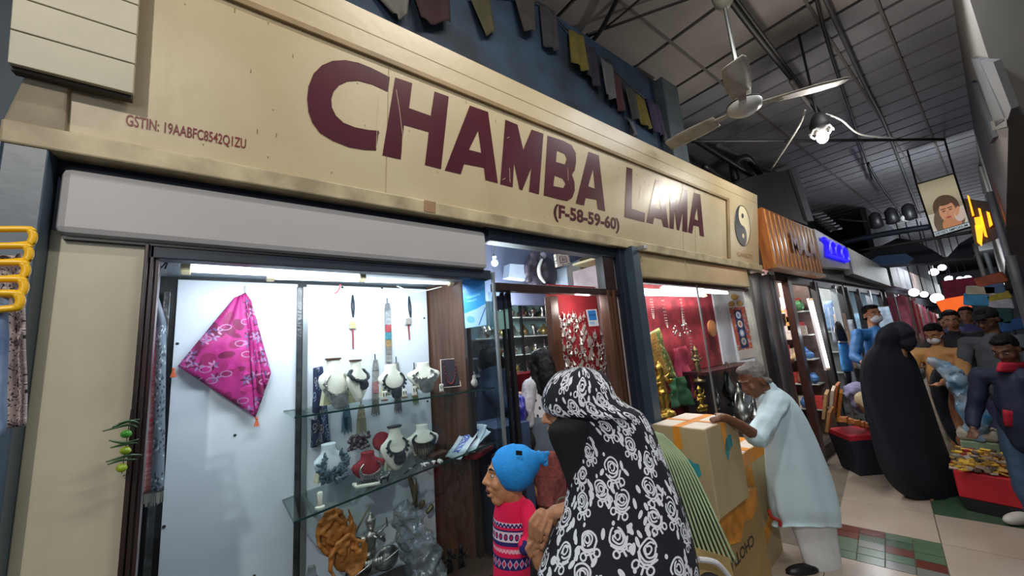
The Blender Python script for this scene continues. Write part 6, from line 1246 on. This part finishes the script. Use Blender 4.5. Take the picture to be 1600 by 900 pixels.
for k, c in enumerate(GC):
    b = MB()
    if k % 3 == 0: b.obox((0, 0, .08), (.12, .08, .16))
    elif k % 3 == 1: b.lathe([(.04, 0), (.05, .03), (.03, .1), (.02, .14)], (0, 0, 0), 8)
    else: b.ell((0, 0, .06), (.07, .05, .06), n=8); b.obox((0, 0, .11), (.05, .04, .04))
    gp_.append(b.build('trinket', mat('goods_' + c, c, .6, var=.3, scale=30), origin=(0, 0, 0)))
for k, o in enumerate(gp_): tag(o, 'small coloured ware standing on the shelves of the dark timber shopfront', 'ware', 'wares on the dark shopfront shelves')
n_ = 0
for z in (.5, .85, 1.2, 1.55, 1.9):
    for k in range(12):
        if n_ < 8: o = gp_[n_]
        else: o = gp_[RND.randrange(8)].copy(); COL.objects.link(o)
        o.location = (6.80 + .09 * (k % 2), 1.82 + k * .078, z + .001); o.scale = (RND.uniform(.8, 1.35),) * 3; o.rotation_euler = (0, 0, RND.uniform(0, 6)); o['label'] = '%s ware from the street on the %s shelf of the dark timber shopfront' % (ORD[k], ORD[int(z / .35 - 1.2)]); n_ += 1
# picture cards and hats hung in the dark shopfront
for k, (px, py, c) in enumerate(((1200, 452, 'b4442c'), (1226, 452, 'c9a8a0'), (1228, 474, 'a4aab0'), (1236, 492, 'c08a80'), (1238, 505, 'c9a040'), (1232, 520, 'd8d0c8'))):
    p = W(px, py, X=6.6); tag(MB().box(p.x, p.x + .012, p.y - .07, p.y + .07, p.z - .10, p.z + .10).build('picture_card', mat('card_' + c, c, .6, var=.3, scale=14)), ['red card at the top left', 'pale pink card at the top', 'grey framed card', 'pink picture card', 'yellow picture card', 'white picture card, lowest'][k] + ' of the cards hung in the dark shopfront', 'card', 'cards in the dark shopfront')
b = MB(); rr = random.Random(8)
for k in range(14): b.ell(W(1226 + rr.uniform(-8, 12), 570 + rr.uniform(-14, 14), X=6.3), (.06, .03, .05), n=8)
tag(b.build('wicker_ornaments', mat('straw', 'b08e62', .7, var=.3), smooth=True), 'bunch of straw-coloured ornaments hung low in the dark shopfront', 'ornament')
struct(MB().box(12.4, 26, 1.6, 1.7, 2.35, 4.43).build('wall_left', mat('upper_wall_grey', '55565c')))
struct(MB().box(4.95, 12.4, 1.605, 1.66, 2.38, 2.9).build('wall_left', mat('fascia_dark', '3a3836', .7)))
# clothes hung in the neon shop and farther on
for k, (px, py, w, h, c) in enumerate(((1296, 470, .18, .5, '7f97b8'), (1303, 480, .16, .6, 'b8c0cc'), (1311, 490, .14, .9, 'c2a488'), (1321, 500, .18, .8, 'a9b0b8'), (1340, 490, .24, .8, '8fb4cc'), (1352, 500, .2, .9, '9c6e4a'), (1374, 480, .3, .8, 'b4c4d4'))):
    p = W(px, py, X=8.25 if px < 1330 else 11.6)
    def fn(u, v, p=p, w=w, h=h, k=k): return p + Vector((.03 * sin(u * 9 + k), (u - .5) * w * (1 + .3 * v), -v * h))
    tag(MB().grid(fn, 8, 8).build('hanging_garment', mat('garment_' + c, c, .85, var=.25, scale=12), smooth=True, solid=.006), ['first pale blue', 'white-blue second', 'long tan third', 'grey fourth', 'sky blue fifth', 'brown sixth', 'pale blue-white last'][k] + ' garment hung along the lit shopfronts', 'garment', 'garments along the lit shopfronts')
ra = thing('garment_rack', 'metal rack carrying the pink and grey garments at the far stall', 'rack', (14.4, 1.3, 0)); q0, q1 = W(1398, 464, X=12.6), W(1398 + 13 * 4.2, 464 + 13 * 2.2, X=12.6 + 13 * .28)
MB().sweep([q0, q1], .02, 6).build('rail', M_alu, ra)
for q in (q0, q1): MB().sweep([q, Vector((q.x, q.y, 0))], .02, 6).build('post', M_alu, ra)
for k in range(14):
    px = 1398 + k * 4.2; py = 464 + k * 2.2; X = 12.6 + k * .28; p = W(px, py, X=X); c = ['c76a80', 'd8949c', '8c8a84', 'b83a58', 'c9b0a8', 'a8444c', 'd0c8c0'][k % 7]
    def fn(u, v, p=p, k=k): return p + Vector(((u - .5) * .22, .35 * (u - .5), -v * (.8 + .25 * (k % 3)) + .03 * sin(u * 8 + k)))
    tag(MB().grid(fn, 6, 6).build('stall_garment', mat('stall_' + c, c, .85, var=.25, scale=9), smooth=True, solid=.008), ORD[k] + ' garment from the left in the pink and grey row at the far stall', 'garment', 'garments at the far stall')
# dark hijab dummy with blue skirt by the neon shop
dm = thing('dress_dummy', 'headless dress dummy in black top and bright blue skirt by the neon shop', 'dummy', W(1322, 625, Y=1.58))
loft('black_top', [(1306, 1312, 502, 5.35, .8), (1303, 1318, 512, 5.3, .8), (1306, 1324, 528, 5.3, .7), (1308, 1325, 534, 5.3, .7)], M_dark, dm, 3, 24); loft('blue_skirt', [(1309, 1325, 535, 5.3, .7), (1312, 1330, 560, 5.25, .7), (1316, 1334, 580, 5.2, .7)], mat('bright_blue_cloth', '2f6fa8', .7, var=.4, scale=14), dm, 3, 24, .05); loft('black_leg', [(1318, 1330, 580, 5.2, .7), (1322, 1333, 622, 5.15, .7)], M_dark, dm, 3, 16)
MB().sweep([W(1322, 600, D=5.2), Vector((W(1322, 600, D=5.2).x, W(1322, 600, D=5.2).y, .012))], .02, 8).build('stand_pole', M_alu, dm)
loft('belt', [(1309, 1325, 533, 5.28, .72), (1309, 1325, 536, 5.28, .72)], M_silver, dm, 2, 20)
# wooden cards rack and red tray by the dark shopfront
tr = thing('red_tray', 'low red tray of carved boxes outside the dark shopfront', 'tray', (5.9, 1.35, 0))
q = [W(x, y, Z=.42) for x, y in ((1292, 664), (1372, 688), (1385, 672), (1310, 650))]
A0 = [Vector((5.55, 1.28, .38)), Vector((6.0, .92, .38)), Vector((6.35, 1.2, .38)), Vector((5.9, 1.55, .38))]
MB().hexa(A0 + [p + Vector((0, 0, .05)) for p in A0]).build('rim', mat('tray_red', 'a31c2c', .5), tr); MB().hexa([p * .8 + Vector((A0[0].x + A0[2].x, A0[0].y + A0[2].y, 0)) * .1 - Vector((0, 0, p.z * .8)) for p in A0] + [p * 1 for p in A0]).build('base', mat('tray_dark', '1a1f30', .7), tr)
b = MB(); rr = random.Random(3)
cz = .45
for k, (px, py, w, h, c, a, l) in enumerate(((1290, 632, .10, .26, 'b9966a', .5, 'leftmost tan'), (1300, 628, .10, .30, 'cdbfae', .6, 'pale grey'), (1306, 622, .12, .30, 'a8622c', .3, 'orange-brown upright'), (1312, 634, .06, .36, 'c9903c', .8, 'long ochre slanting'), (1296, 655, .14, .2, 'a57848', .4, 'broad tan lower'))):
    p = W(px, py, Y=1.42); tag(MB().obox(p, (w * 1.3, .03, h * 1.25), Matrix.Rotation(-a * .6, 3, 'Y') @ Matrix.Rotation(.3, 3, 'X')).build('wooden_box', mat('box_' + c, c, .6, var=.2, scale=9), bev=.004), l + ' carved box leaning on the red tray', 'box', 'carved boxes on the red tray')
for k in range(7):
    p = W(1318 + k * 8, 655 + k * 2.2, Y=1.28 - .02 * k); tag(MB().obox(p, (.10, .07, .05), Matrix.Rotation(k * .5, 3, 'Z')).build('wooden_box', mat('orange_brown_box', 'b06a34', .6, var=.3, scale=20), bev=.004), ORD[k] + ' from the left of the small orange-brown boxes across the red tray', 'box', 'row of small boxes on the red tray')
crumple('cloth_bundle', 'lavender and cream bundle behind the hooded person', 'bundle', [(W(1345, 617, D=4.9), .16), (W(1352, 630, D=4.85), .15)], mat('lavender_cloth', '77769a', .8, var=.3, scale=8), .02, .04, 9); crumple('cream_bag', 'cream patterned bag against the lavender bundle', 'bag', [(W(1354, 628, D=4.7), .12), (W(1358, 634, D=4.7), .11)], mat('cream_cloth', 'b5a888', .8, var=.2, scale=14), .02, .03, 9)
# plastic carrier bag carried in the crowd
crumple('carrier_bag', 'long blue and white plastic carrier bag in the crowd', 'bag', [(W(1462, 566, D=3.95), .05), (W(1488, 585, D=3.85), .075), (W(1508, 620, D=3.8), .085), (W(1524, 655, D=3.75), .10), (W(1530, 680, D=3.75), .085)], mat('blue_white_plastic', 'b4bfc6', .3, var=0, scale=5, col2='3f86b4'), .014, .035, 12)
# red tray stall at the right
rs = thing('snack_tray', 'red tray stall heaped with yellow and tan trinkets at the right edge', 'stall', (5.6, .3, 0))
a, b_, c, d = Vector((5.15, .52, .10)), Vector((5.05, -.05, .10)), Vector((5.75, -.05, .10)), Vector((5.85, .52, .10))
MB().hexa([a, b_, c, d] + [p + Vector((0, 0, .22)) for p in (a, b_, c, d)]).build('box', mat('bright_red_cloth', 'b01622', .6, var=.1), rs, bev=.01)
MB().hexa([Vector((p.x * .96 + .2, p.y * .9 + .02, 0)) for p in (a, b_, c, d)] + [p + Vector((0, 0, .0)) for p in (a, b_, c, d)]).build('base', M_dark, rs)
hp_ = MB(); rr = random.Random(17); mats_ = [mat('heap_' + c_, c_, .6, var=.2) for c_ in ('c79a4c', 'd8b040', '9c8468', 'b4a494', 'a03028', '5c5448')]
for k in range(340): hp_.obox(Vector((rr.uniform(5.12, 5.85), rr.uniform(-.05, .52), .335 + abs(rr.gauss(0, .025)))), (rr.uniform(.03, .08), rr.uniform(.02, .05), rr.uniform(.008, .02)), Matrix.Rotation(rr.uniform(0, 3), 3, 'Z') @ Matrix.Rotation(rr.uniform(-.5, .5), 3, 'X'), rr.choice((0, 0, 1, 1, 2, 3, 3, 4, 5)))
h_ = hp_.build('trinket_heap', mats_, rs); h_['kind'] = 'stuff'
tag(MB().box(5.95, 6.2, .25, .5, .0, .42).build('pale_tin', mat('pale_green_tin', '8fa88c', .5, var=.1), bev=.02), 'white and green tub behind the red tray stall', 'tub'); tag(MB().box(5.94, 6.21, .24, .51, .42, .52).build('white_bag_top', mat('white_sack', 'b9b4a4', .7), bev=.03), 'white sack lying on the green tub', 'sack')
tag(MB().ell(W(1592, 810, Z=.04), (.14, .05, .045), Matrix.Rotation(radians(150), 3, 'Z'), 14).build('white_shoe', mat('white_shoe', 'c4c0b8', .6, var=.1), smooth=True), 'white shoe on the pavement at the right edge', 'shoe')
tag(MB().box(6.3, 7.1, -.1, .6, 0, .30).build('low_crate', mat('tan_mat', '9c7a50', .7, var=.2)), 'low tan covered crate behind the red tray stall', 'crate')
# ------------------------------------------------------------------ overhead: fan, bulb, cables, boards
fn = thing('ceiling_fan', 'dusty white three-blade ceiling fan on a long rod', 'fan', (2.87, .85, 3.2)); c = Vector((2.87, .85, 3.22)); M_fan = mat('dusty_white', 'b4b0a6', .5, var=.2, scale=9, col2='8d8676')
MB().lathe([(.02, -.055), (.07, -.05), (.105, -.025), (.11, .005), (.105, .02), (.06, .05), (.03, .06)], c, 28).build('motor', mat('fan_white', 'c4c4c0', .35, var=.05), fn, smooth=True)
MB().sweep([(c.x + .107 * cos(a), c.y + .107 * sin(a), c.z + .012) for a in np.linspace(0, 6.28, 28)[:-1]], .006, 6, closed=True).build('motor_band', M_dark, fn)
MB().sweep([c + Vector((0, 0, .05)), (2.87, .85, 4.2)], .014, 8).build('rod', M_alu, fn); MB().lathe([(.03, 0), (.055, .03), (.06, .09), (.05, .13)], c + Vector((0, 0, .055)), 16).build('lower_cup', M_fan, fn, smooth=True); MB().lathe([(.03, 0), (.065, .05), (.075, .12), (.05, .14)], (2.87, .85, 4.02), 16).build('upper_cup', M_fan, fn, smooth=True)
MB().sweep([(2.87, .85, 4.16), (2.87, .85, 4.44)], .018, 8).build('hanger', M_dark, fn)
def bl(tip):
    d = Vector((tip.x - c.x, tip.y - c.y, 0)).normalized(); n_ = Vector((-d.y, d.x, 0)); b = MB(); up = Vector((0, 0, 1))
    def fnb(u, v): r = .19 + .39 * u; w = (.055 + .02 * sin(min(1, u * 1.2) * pi * .8)) * (1 if u < .93 else .75); return c + d * r + n_ * (v - .5) * 2 * w + up * (-.01 + .03 * (v - .5) + .0 * u)
    bo = b.grid(fnb, 12, 4).build('blade', M_fan, fn, smooth=True, solid=.006); MB().hexa([c + d * r + n_ * s_ + up * z for z in (-.012, -.004) for r, s_ in ((.09, -.02), (.24, -.035), (.24, .035), (.09, .02))]).build('blade_arm', M_fan, bo, bev=.002)
t1_, t2_ = W(1060, 222, Z=3.2), W(1303, 133, Z=3.2); bl(t1_); bl(t2_); m_ = (Vector((t1_.x - c.x, t1_.y - c.y, 0)).normalized() + Vector((t2_.x - c.x, t2_.y - c.y, 0)).normalized()); bl(c - m_)
BP = Vector((4.3, .72, 3.37)); BP = W(1285, 214, X=4.3)
bb = thing('hanging_bulb', 'lit bulb in a black holder hanging from the cable run', 'lamp', BP)
MB().ell(BP, (.045, .045, .06), n=16).build('globe', M_bulb, bb, smooth=True); MB().lathe([(.035, .045), (.07, .06), (.08, .12), (.055, .19), (.03, .23)], BP, 16).build('holder', M_wire, bb, smooth=True)
MB().sweep([BP + Vector((.085 * cos(a), .085 * sin(a), .05 + .02 * sin(5 * a))) for a in np.linspace(0, 6.28, 22)[:-1]], .008, 6, closed=True).build('wire_ring', M_wwire, bb)
MB().sweep([BP + Vector((0, 0, .22)), Vector((BP.x, BP.y, 4.43))], .010, 6).build('stem', M_wire, bb)
lamp('hanging_bulb_light', BP - Vector((0, .02, .17)), 32, (1, .95, .86), .05)
def cable(label, pts, r, m=M_wire, k=6, cat='cable', name='cable'): return tag(MB().sweep(spline([W(*p[:2], **p[2]) for p in pts], k), r, 6).build(name, m, smooth=True), label, cat)
Zc = dict(Z=4.1)
cable('thick black cable run from the fan towards the bulb', [(1132, -12, Zc), (1180, 52, Zc), (1225, 108, Zc), (1262, 152, Zc), (1280, 178, dict(Z=3.9))], .022)
cable('second black cable beside the thick run', [(1143, -12, Zc), (1190, 52, Zc), (1232, 108, Zc), (1266, 152, Zc)], .012)
cable('pale conduit tube end above the bulb holder', [(1236, 126, dict(Z=4.08)), (1250, 146, dict(Z=4.08)), (1268, 168, dict(Z=4.05))], .022, mat('grey_conduit', '8a8a88', .4, .5), cat='conduit', name='conduit')
cable('dark rod hanging from the ceiling down past the bulb', [(1273, -10, dict(Z=4.36)), (1300, 90, dict(Z=4.36)), (1330, 180, dict(Z=4.36)), (1350, 240, dict(Z=4.36)), (1364, 285, dict(Z=4.3))], .013, cat='rod', name='rod')
cable('grey pipe along the ceiling right of the dark rod', [(1286, -10, dict(Z=4.38)), (1320, 65, dict(Z=4.38)), (1355, 140, dict(Z=4.38)), (1385, 200, dict(Z=4.38)), (1420, 290, dict(Z=4.36)), (1440, 340, dict(Z=4.3))], .018, mat('grey_pipe', '4a4a4c', .6), cat='pipe', name='pipe')
cable('thin black wire across the ceiling below the grey pipe', [(1356, 255, dict(Z=4.2)), (1376, 290, dict(Z=4.2)), (1402, 325, dict(Z=4.1)), (1410, 340, dict(Z=4.0))], .018)
cable('white wire looping right from the bulb holder', [(1290, 178, dict(X=4.3)), (1315, 188, dict(X=4.4)), (1345, 210, dict(X=4.7)), (1400, 216, dict(X=5.2))], .007, M_wwire, cat='wire', name='wire')
cable('white wire sloping left from the bulb holder', [(1258, 172, dict(X=4.3)), (1247, 200, dict(X=4.5)), (1205, 265, dict(X=5.2))], .009, M_wwire, cat='wire', name='wire')
cable('level dark rod behind the bulb', [(1080, 221, dict(Y=1.7)), (1250, 220, dict(X=4.9)), (1475, 218, dict(X=6.6))], .018, cat='rod', name='rod')
cable('thick slanting cable at the top of the ceiling', [(968, -8, dict(Z=4.35)), (942, 42, dict(Z=4.35)), (924, 66, dict(Z=4.35))], .02)
cable('thin cable beside the thick slanting one', [(1003, -4, dict(Z=4.36)), (950, 40, dict(Z=4.36)), (915, 60, dict(Z=4.36))], .010)
cable('beaded cable curving along the ceiling edge', [(1080, -3, dict(Z=4.36)), (1020, 18, dict(Z=4.36)), (960, 40, dict(Z=4.36)), (915, 55, dict(Z=4.36))], .012)
for k, (a, b_, Y) in enumerate((((1080, 215), (1175, 275), 1.9), ((1100, 260), (1160, 300), 1.9), ((1120, 226), (1215, 272), 2.0))): cable(['long', 'short', 'pale'][k] + ' slanting batten above the right end of the signboard', [(*a, dict(Y=Y)), (*b_, dict(Y=Y))], .035, M_dark if k < 2 else mat('grey_batten', '55555a', .7), cat='batten', name='batten')
cable('dark arched iron bracket above the right end of the signboard', [(1150, 282, dict(Y=2.0)), (1146, 256, dict(Y=2.0)), (1166, 246, dict(Y=2.0)), (1188, 272, dict(Y=2.0))], .05, M_dark, cat='bracket', name='bracket')
tag(MB().slab([W(x, y, Y=1.76) for x, y in ((1120, 300), (1262, 352), (1240, 264), (1172, 276))], (0, .12, 0)).build('dark_hoarding', mat('dark_hoarding', '27282c', .7, var=.2)), 'dark blank hoarding above the orange signboard', 'hoarding')
tag(MB().slab([W(x, y, Y=1.72) for x, y in ((1236, 264), (1262, 345), (1272, 345), (1244, 262))], (0, .1, 0)).build('grey_upright', mat('grey_upright', '606064', .7)), 'grey upright post at the end of the dark hoarding', 'post')
b = MB()
for k in range(7): p, q = W(1266 + k * 5, 336 + k * 4, Y=1.75), W(1284 + k * 5, 332 + k * 4, Y=1.75); b.sweep([p, q], .03, 5)
tag(b.build('wire_rack', M_dark), 'black slatted rack on top of the neon signboard', 'rack')
# lights and drapes farther along
cable('sagging black cable carrying three dark lamps', [(1308, 342, dict(X=10)), (1350, 346, dict(X=10)), (1400, 340, dict(X=10)), (1445, 330, dict(X=10))], .02)
for k, (px, py) in enumerate(((1368, 344), (1393, 337), (1420, 331))):
    p = W(px, py, X=10); tag(MB().lathe([(.06, -.16), (.10, -.14), (.09, .10), (.03, .16)], p, 10).build('dark_lamp', M_dark, smooth=True), ['left', 'middle', 'right'][k] + ' of three dark lamp housings on the sagging cable', 'lamp', 'dark lamp housings')
p = W(1414, 341, X=10); tag(MB().ell(p, .07, n=10).build('unlit_bulb', mat('frosted_white', 'c9c9c4', .4), smooth=True), 'small unlit white bulb beside the right lamp housing', 'bulb')
cable('black truss bar across the passage under the billboard', [(1312, 380, dict(X=11)), (1380, 366, dict(X=11)), (1455, 354, dict(X=11))], .06, M_navy, cat='truss', name='truss'); cable('thin second truss bar below the black one', [(1340, 392, dict(X=11)), (1440, 376, dict(X=11)), (1520, 362, dict(X=11))], .03, cat='truss', name='truss')
def drape(label, pts, X, m, name='drape'):
    P = [W(x, y, X=X) for x, y in pts]; return tag(MB().prism(P, (.6, 0, .0)).build(name, m), label, 'tarpaulin')
M_tarp = mat('dark_tarp', '1d1f25', .8, var=.3, scale=3)
drape('large dark tarpaulin sagging across the passage', ((1330, 402), (1360, 392), (1402, 372), (1430, 376), (1460, 392), (1478, 404), (1450, 412), (1400, 410)), 12, M_tarp); drape('smaller dark tarpaulin under the billboard', ((1478, 404), (1500, 380), (1520, 368), (1524, 386), (1516, 402)), 12, M_tarp)
drape('blue tarpaulin roll below the dark one', ((1358, 408), (1372, 400), (1415, 396), (1428, 404), (1420, 412), (1370, 416)), 11.5, mat('blue_tarp', '2a4668', .7, var=.2))
for k, (px, py, X, r) in enumerate(((1428, 457, 14, .10), (1444, 460, 15, .08), (1464, 466, 14, .12), (1459, 425, 16, .10), (1472, 418, 17, .09), (1482, 436, 18, .09), (1484, 434, 20, .07), (1500, 436, 19, .08), (1512, 435, 20, .10), (1490, 448, 18, .10))):
    p = W(px, py, X=X); t = thing('far_bulb', ['brightest bulb low at the left', 'small bulb beside the brightest one', 'second bright bulb by the pink clothes', 'upper left bulb under the roof', 'small uppermost bulb under the roof', 'bulb left of the centre of the roof', 'tiny bulb at the centre of the roof', 'bulb right of the roof centre', 'rightmost bulb under the roof', 'bulb below the roof centre'][k] + ' at the far end of the passage', 'lamp', p, 'far bulbs')
    MB().ell(p, r, n=12).build('globe', glow('far_bulb_white', 'e4eeff', 6), t, smooth=True); MB().sweep([p + Vector((0, 0, r)), Vector((p.x, p.y, 4.43))], .012, 5).build('cord', M_wire, t)
# lit billboard with a portrait
A_ = Art(180, 270, 'cfc8b4')
for y in range(0, 160): A_.rect(0, y, 180, y + 1, [.62 + .12 * sin(y / 50), .58 + .12 * sin(y / 50), .47 + .1 * sin(y / 50)])
A_.ell(96, 150, 62, 66, 0, '5a4436'); A_.ell(60, 205, 40, 62, .2, '6e5a48'); A_.ell(134, 200, 30, 50, -.2, '7c6450'); A_.ell(100, 232, 46, 40, 0, 'c98a5c'); A_.ell(96, 165, 39, 50, .08, 'd69a72'); A_.ell(90, 210, 18, 26, 0, 'c88a62'); A_.ell(148, 196, 26, 34, .4, 'd8c2b4'); A_.ell(140, 178, 10, 24, .5, 'd69a72')
A_.ell(96, 118, 40, 16, 0, '5a4436')
for x in (80, 112): A_.ell(x, 160, 8, 3, 0, '3a2620'); A_.line([(x - 11, 150), (x + 11, 149)], 2, '4a3226')
A_.line([(96, 164), (94, 180), (99, 182)], 1.5, 'b57a58'); A_.ell(96, 194, 12, 4, 0, 'b04a48'); A_.rect(0, 244, 180, 270, 'c2d0d4'); A_.rect(0, 244, 180, 247, '22282c'); A_.rect(0, 267, 180, 270, '22282c')
M_bill = printed('portrait_poster', A_.a, .5, .55, False)
bd = thing('lit_billboard', 'lit hanging board with a portrait of a dark-haired woman', 'sign', W(1475, 330, X=9)); P = [W(x, y, X=9) for x, y in ((1460, 371), (1518, 354), (1491, 271), (1432, 288))]
MB().add(P + [p + Vector((.12, 0, 0)) for p in P], [(0, 1, 2, 3)], 0, [(0, 0), (1, 0), (1, 1), (0, 1)] * 2).build('poster', M_bill, bd); MB().hexa([p + Vector((.004, 0, 0)) for p in P] + [p + Vector((.14, 0, 0)) for p in P]).build('case', M_dark, bd)
for i in range(4): MB().sweep([P[i], P[(i + 1) % 4]], .012, 6).build('frame', M_dark, bd)
A, B = P[0].lerp(P[3], .025), P[1].lerp(P[2], .025); text("DEVEE'S EMPORIUM", A.lerp(B, .06) + Vector((-.004, 0, 0)), B - A, P[3] - P[0], .055, M_dark, bd, width=(B - A).length * .86, bold=.02)
for i in (2, 3): MB().sweep([P[i], Vector((P[i].x, P[i].y, 4.43))], .012, 5).build('hanger', M_wire, bd)
# orange lit letters on the right
ol = thing('orange_lit_sign', 'glowing orange letter shapes on the right-hand side of the passage', 'sign', W(1535, 350, X=8)); M_or = glow('orange_neon', 'ff9a1a', 2.2)
for pts in (((1511, 305), (1514, 306), (1522, 335), (1519, 337)), ((1528, 325), (1532, 326), (1543, 370), (1538, 368)), ((1522, 340), (1534, 338), (1538, 352), (1526, 360)), ((1523, 352), (1536, 350), (1534, 384), (1527, 378)), ((1541, 330), (1546, 332), (1551, 350), (1546, 354))):
    MB().prism([W(x, y, X=8) for x, y in pts], (.08, 0, 0)).build('letter', M_or, ol)
MB().slab([W(x, y, X=8.12) for x, y in ((1506, 310), (1552, 316), (1560, 372), (1524, 386))], (.03, 0, 0)).build('backing', M_dark, ol)
# right-hand fronts: dark slats, pale lit sheet, posts, stall goods
for k, (pts, c, l) in enumerate(((((1517, 92), (1530, 94), (1570, 188), (1556, 198)), '3a3b3e', 'dark slanting beam high on the right-hand wall'), (((1516, 128), (1522, 130), (1552, 215), (1546, 225)), '333438', 'second thinner dark beam on the right-hand wall'), (((1531, 95), (1552, 97), (1580, 170), (1574, 188)), '424247', 'pale lit sheet beside the dark beam on the right'), (((1547, 190), (1572, 184), (1574, 198), (1551, 204)), '504d48', 'pale box under the dark beams on the right'), (((1518, 262), (1532, 260), (1545, 300), (1522, 310)), '86837c', 'pale awning sheet above the orange letters'))):
    P = [W(x, y, Y=-.19) for x, y in pts]; tag(MB().prism(P, (0, -.024, 0)).build('wall_fitting', mat('fitting_' + c, c, .7, var=.15)), l, 'fitting')
for k, (a, b_, X, r, c, l) in enumerate((((1546, 300), (1660, 700), 7.6, .03, '8a8c90', 'slim pale post on the right-hand side'), ((1540, 395), (1612, 600), 10, .03, '5a5c60', 'short grey post farther along on the right'), ((1522, 380), (1590, 600), 12, .035, '9a948e', 'pale far post below the orange letters'), ((1578, 400), (1700, 800), 5.6, .035, '4a4c50', 'dark post nearest on the right'))): cable(l, [(*a, dict(X=X)), (*b_, dict(X=X))], r, mat('post_' + c, c, .6, .2), cat='post', name='right_post')
for k, (px, py, c, w, h, l) in enumerate(((1490, 476, 'd85a1e', .5, .35, 'glowing orange signboard far down the passage'), (1500, 450, 'a02848', .55, .45, 'dark pink cloth canopy far down the passage'), (1527, 468, '4aa0d0', .45, .3, 'sky blue packet pile at the right stall'), (1548, 438, 'b05a38', .5, .25, 'orange-brown round board at the right stall'), (1553, 452, '5a7aa0', .35, .25, 'blue packets under the orange-brown board'), (1533, 455, 'c9c4a8', .5, .25, 'cream packets at the right stall'), (1560, 464, 'b8a83c', .4, .18, 'yellow packets at the right stall'), (1563, 476, 'c4c4cc', .4, .25, 'white packets at the right stall'), (1552, 492, '1f4a4c', .6, .4, 'dark green box at the right stall'), (1585, 507, '2a5a94', .5, .25, 'blue plastic crate by the right edge'))):
    p = W(px, py, X=13 if k in (0, 1) else 8.5); tag(MB().obox(p, (.2, w * (.9 if p.x > 10 else .55), h * (.9 if p.x > 10 else .6)), Matrix.Rotation(.2 * (k % 3 - 1), 3, 'X')).build('stall_goods', glow('orange_lit_board', c, 1.2) if k == 0 else mat('goods_far_' + c, c, .7, var=.3, scale=6), bev=.02), l, 'goods')
# ------------------------------------------------------------------ hanging clothes on yellow hangers, far left
A_ = Art(256, 256, 'b7a8a6'); r_ = random.Random(31)
for k in range(520):
    x, y, a = r_.uniform(0, 256), r_.uniform(0, 256), r_.uniform(0, 6.3); A_.ell(x, y, r_.uniform(3, 7), r_.uniform(1.6, 3), a, r_.choice(['2a2026', '2a2026', '3c2c34', 'd6cccc']))
M_leaf = printed('leaf_print_cloth', A_.a, .85)
YH = 1.15
for k, (y0, xr) in enumerate(((358, 52), (384, 46), (410, 41), (436, 38), (458, 32))):
    P = [W(x, y, Y=YH - .02 * k) for x, y in ((-60, y0 + 1), (xr - 12, y0), (xr - 3, y0 + 4), (xr, y0 + 12), (xr - 4, y0 + 21), (xr - 14, y0 + 24), (-60, y0 + 30))]
    tag(MB().sweep(spline(P, 4), .0065, 8).build('clothes_hanger', mat('yellow_plastic', 'e8b414', .35, var=.05), smooth=True), ['topmost', 'second', 'third', 'fourth', 'lowest'][k] + ' yellow plastic hanger at the left edge', 'hanger', 'yellow hangers')
sheet('printed_garment', 'white and black leaf print garment hanging from the yellow hangers', 'garment', ((-30, 402), (37, 398), (45, 664), (-40, 680)), YH + .03, M_leaf, .012, 14, uvr=(1.2, 3.2), nu=24, nv=30)
sheet('blue_garment', 'blue and white garment hanging behind the leaf print one', 'garment', ((-40, 460), (14, 462), (8, 680), (-40, 690)), YH - .06, mat('blue_white_cloth', '8fa4c0', .8, var=.4, scale=9, col2='2c4a78'), .012, 9)
tag(MB().box(-1.35, -.505, 1.55, 1.60, .1, .98).build('red_board', mat('red_board', 'a02018', .6)), 'red board low at the far left behind the steel post', 'board')
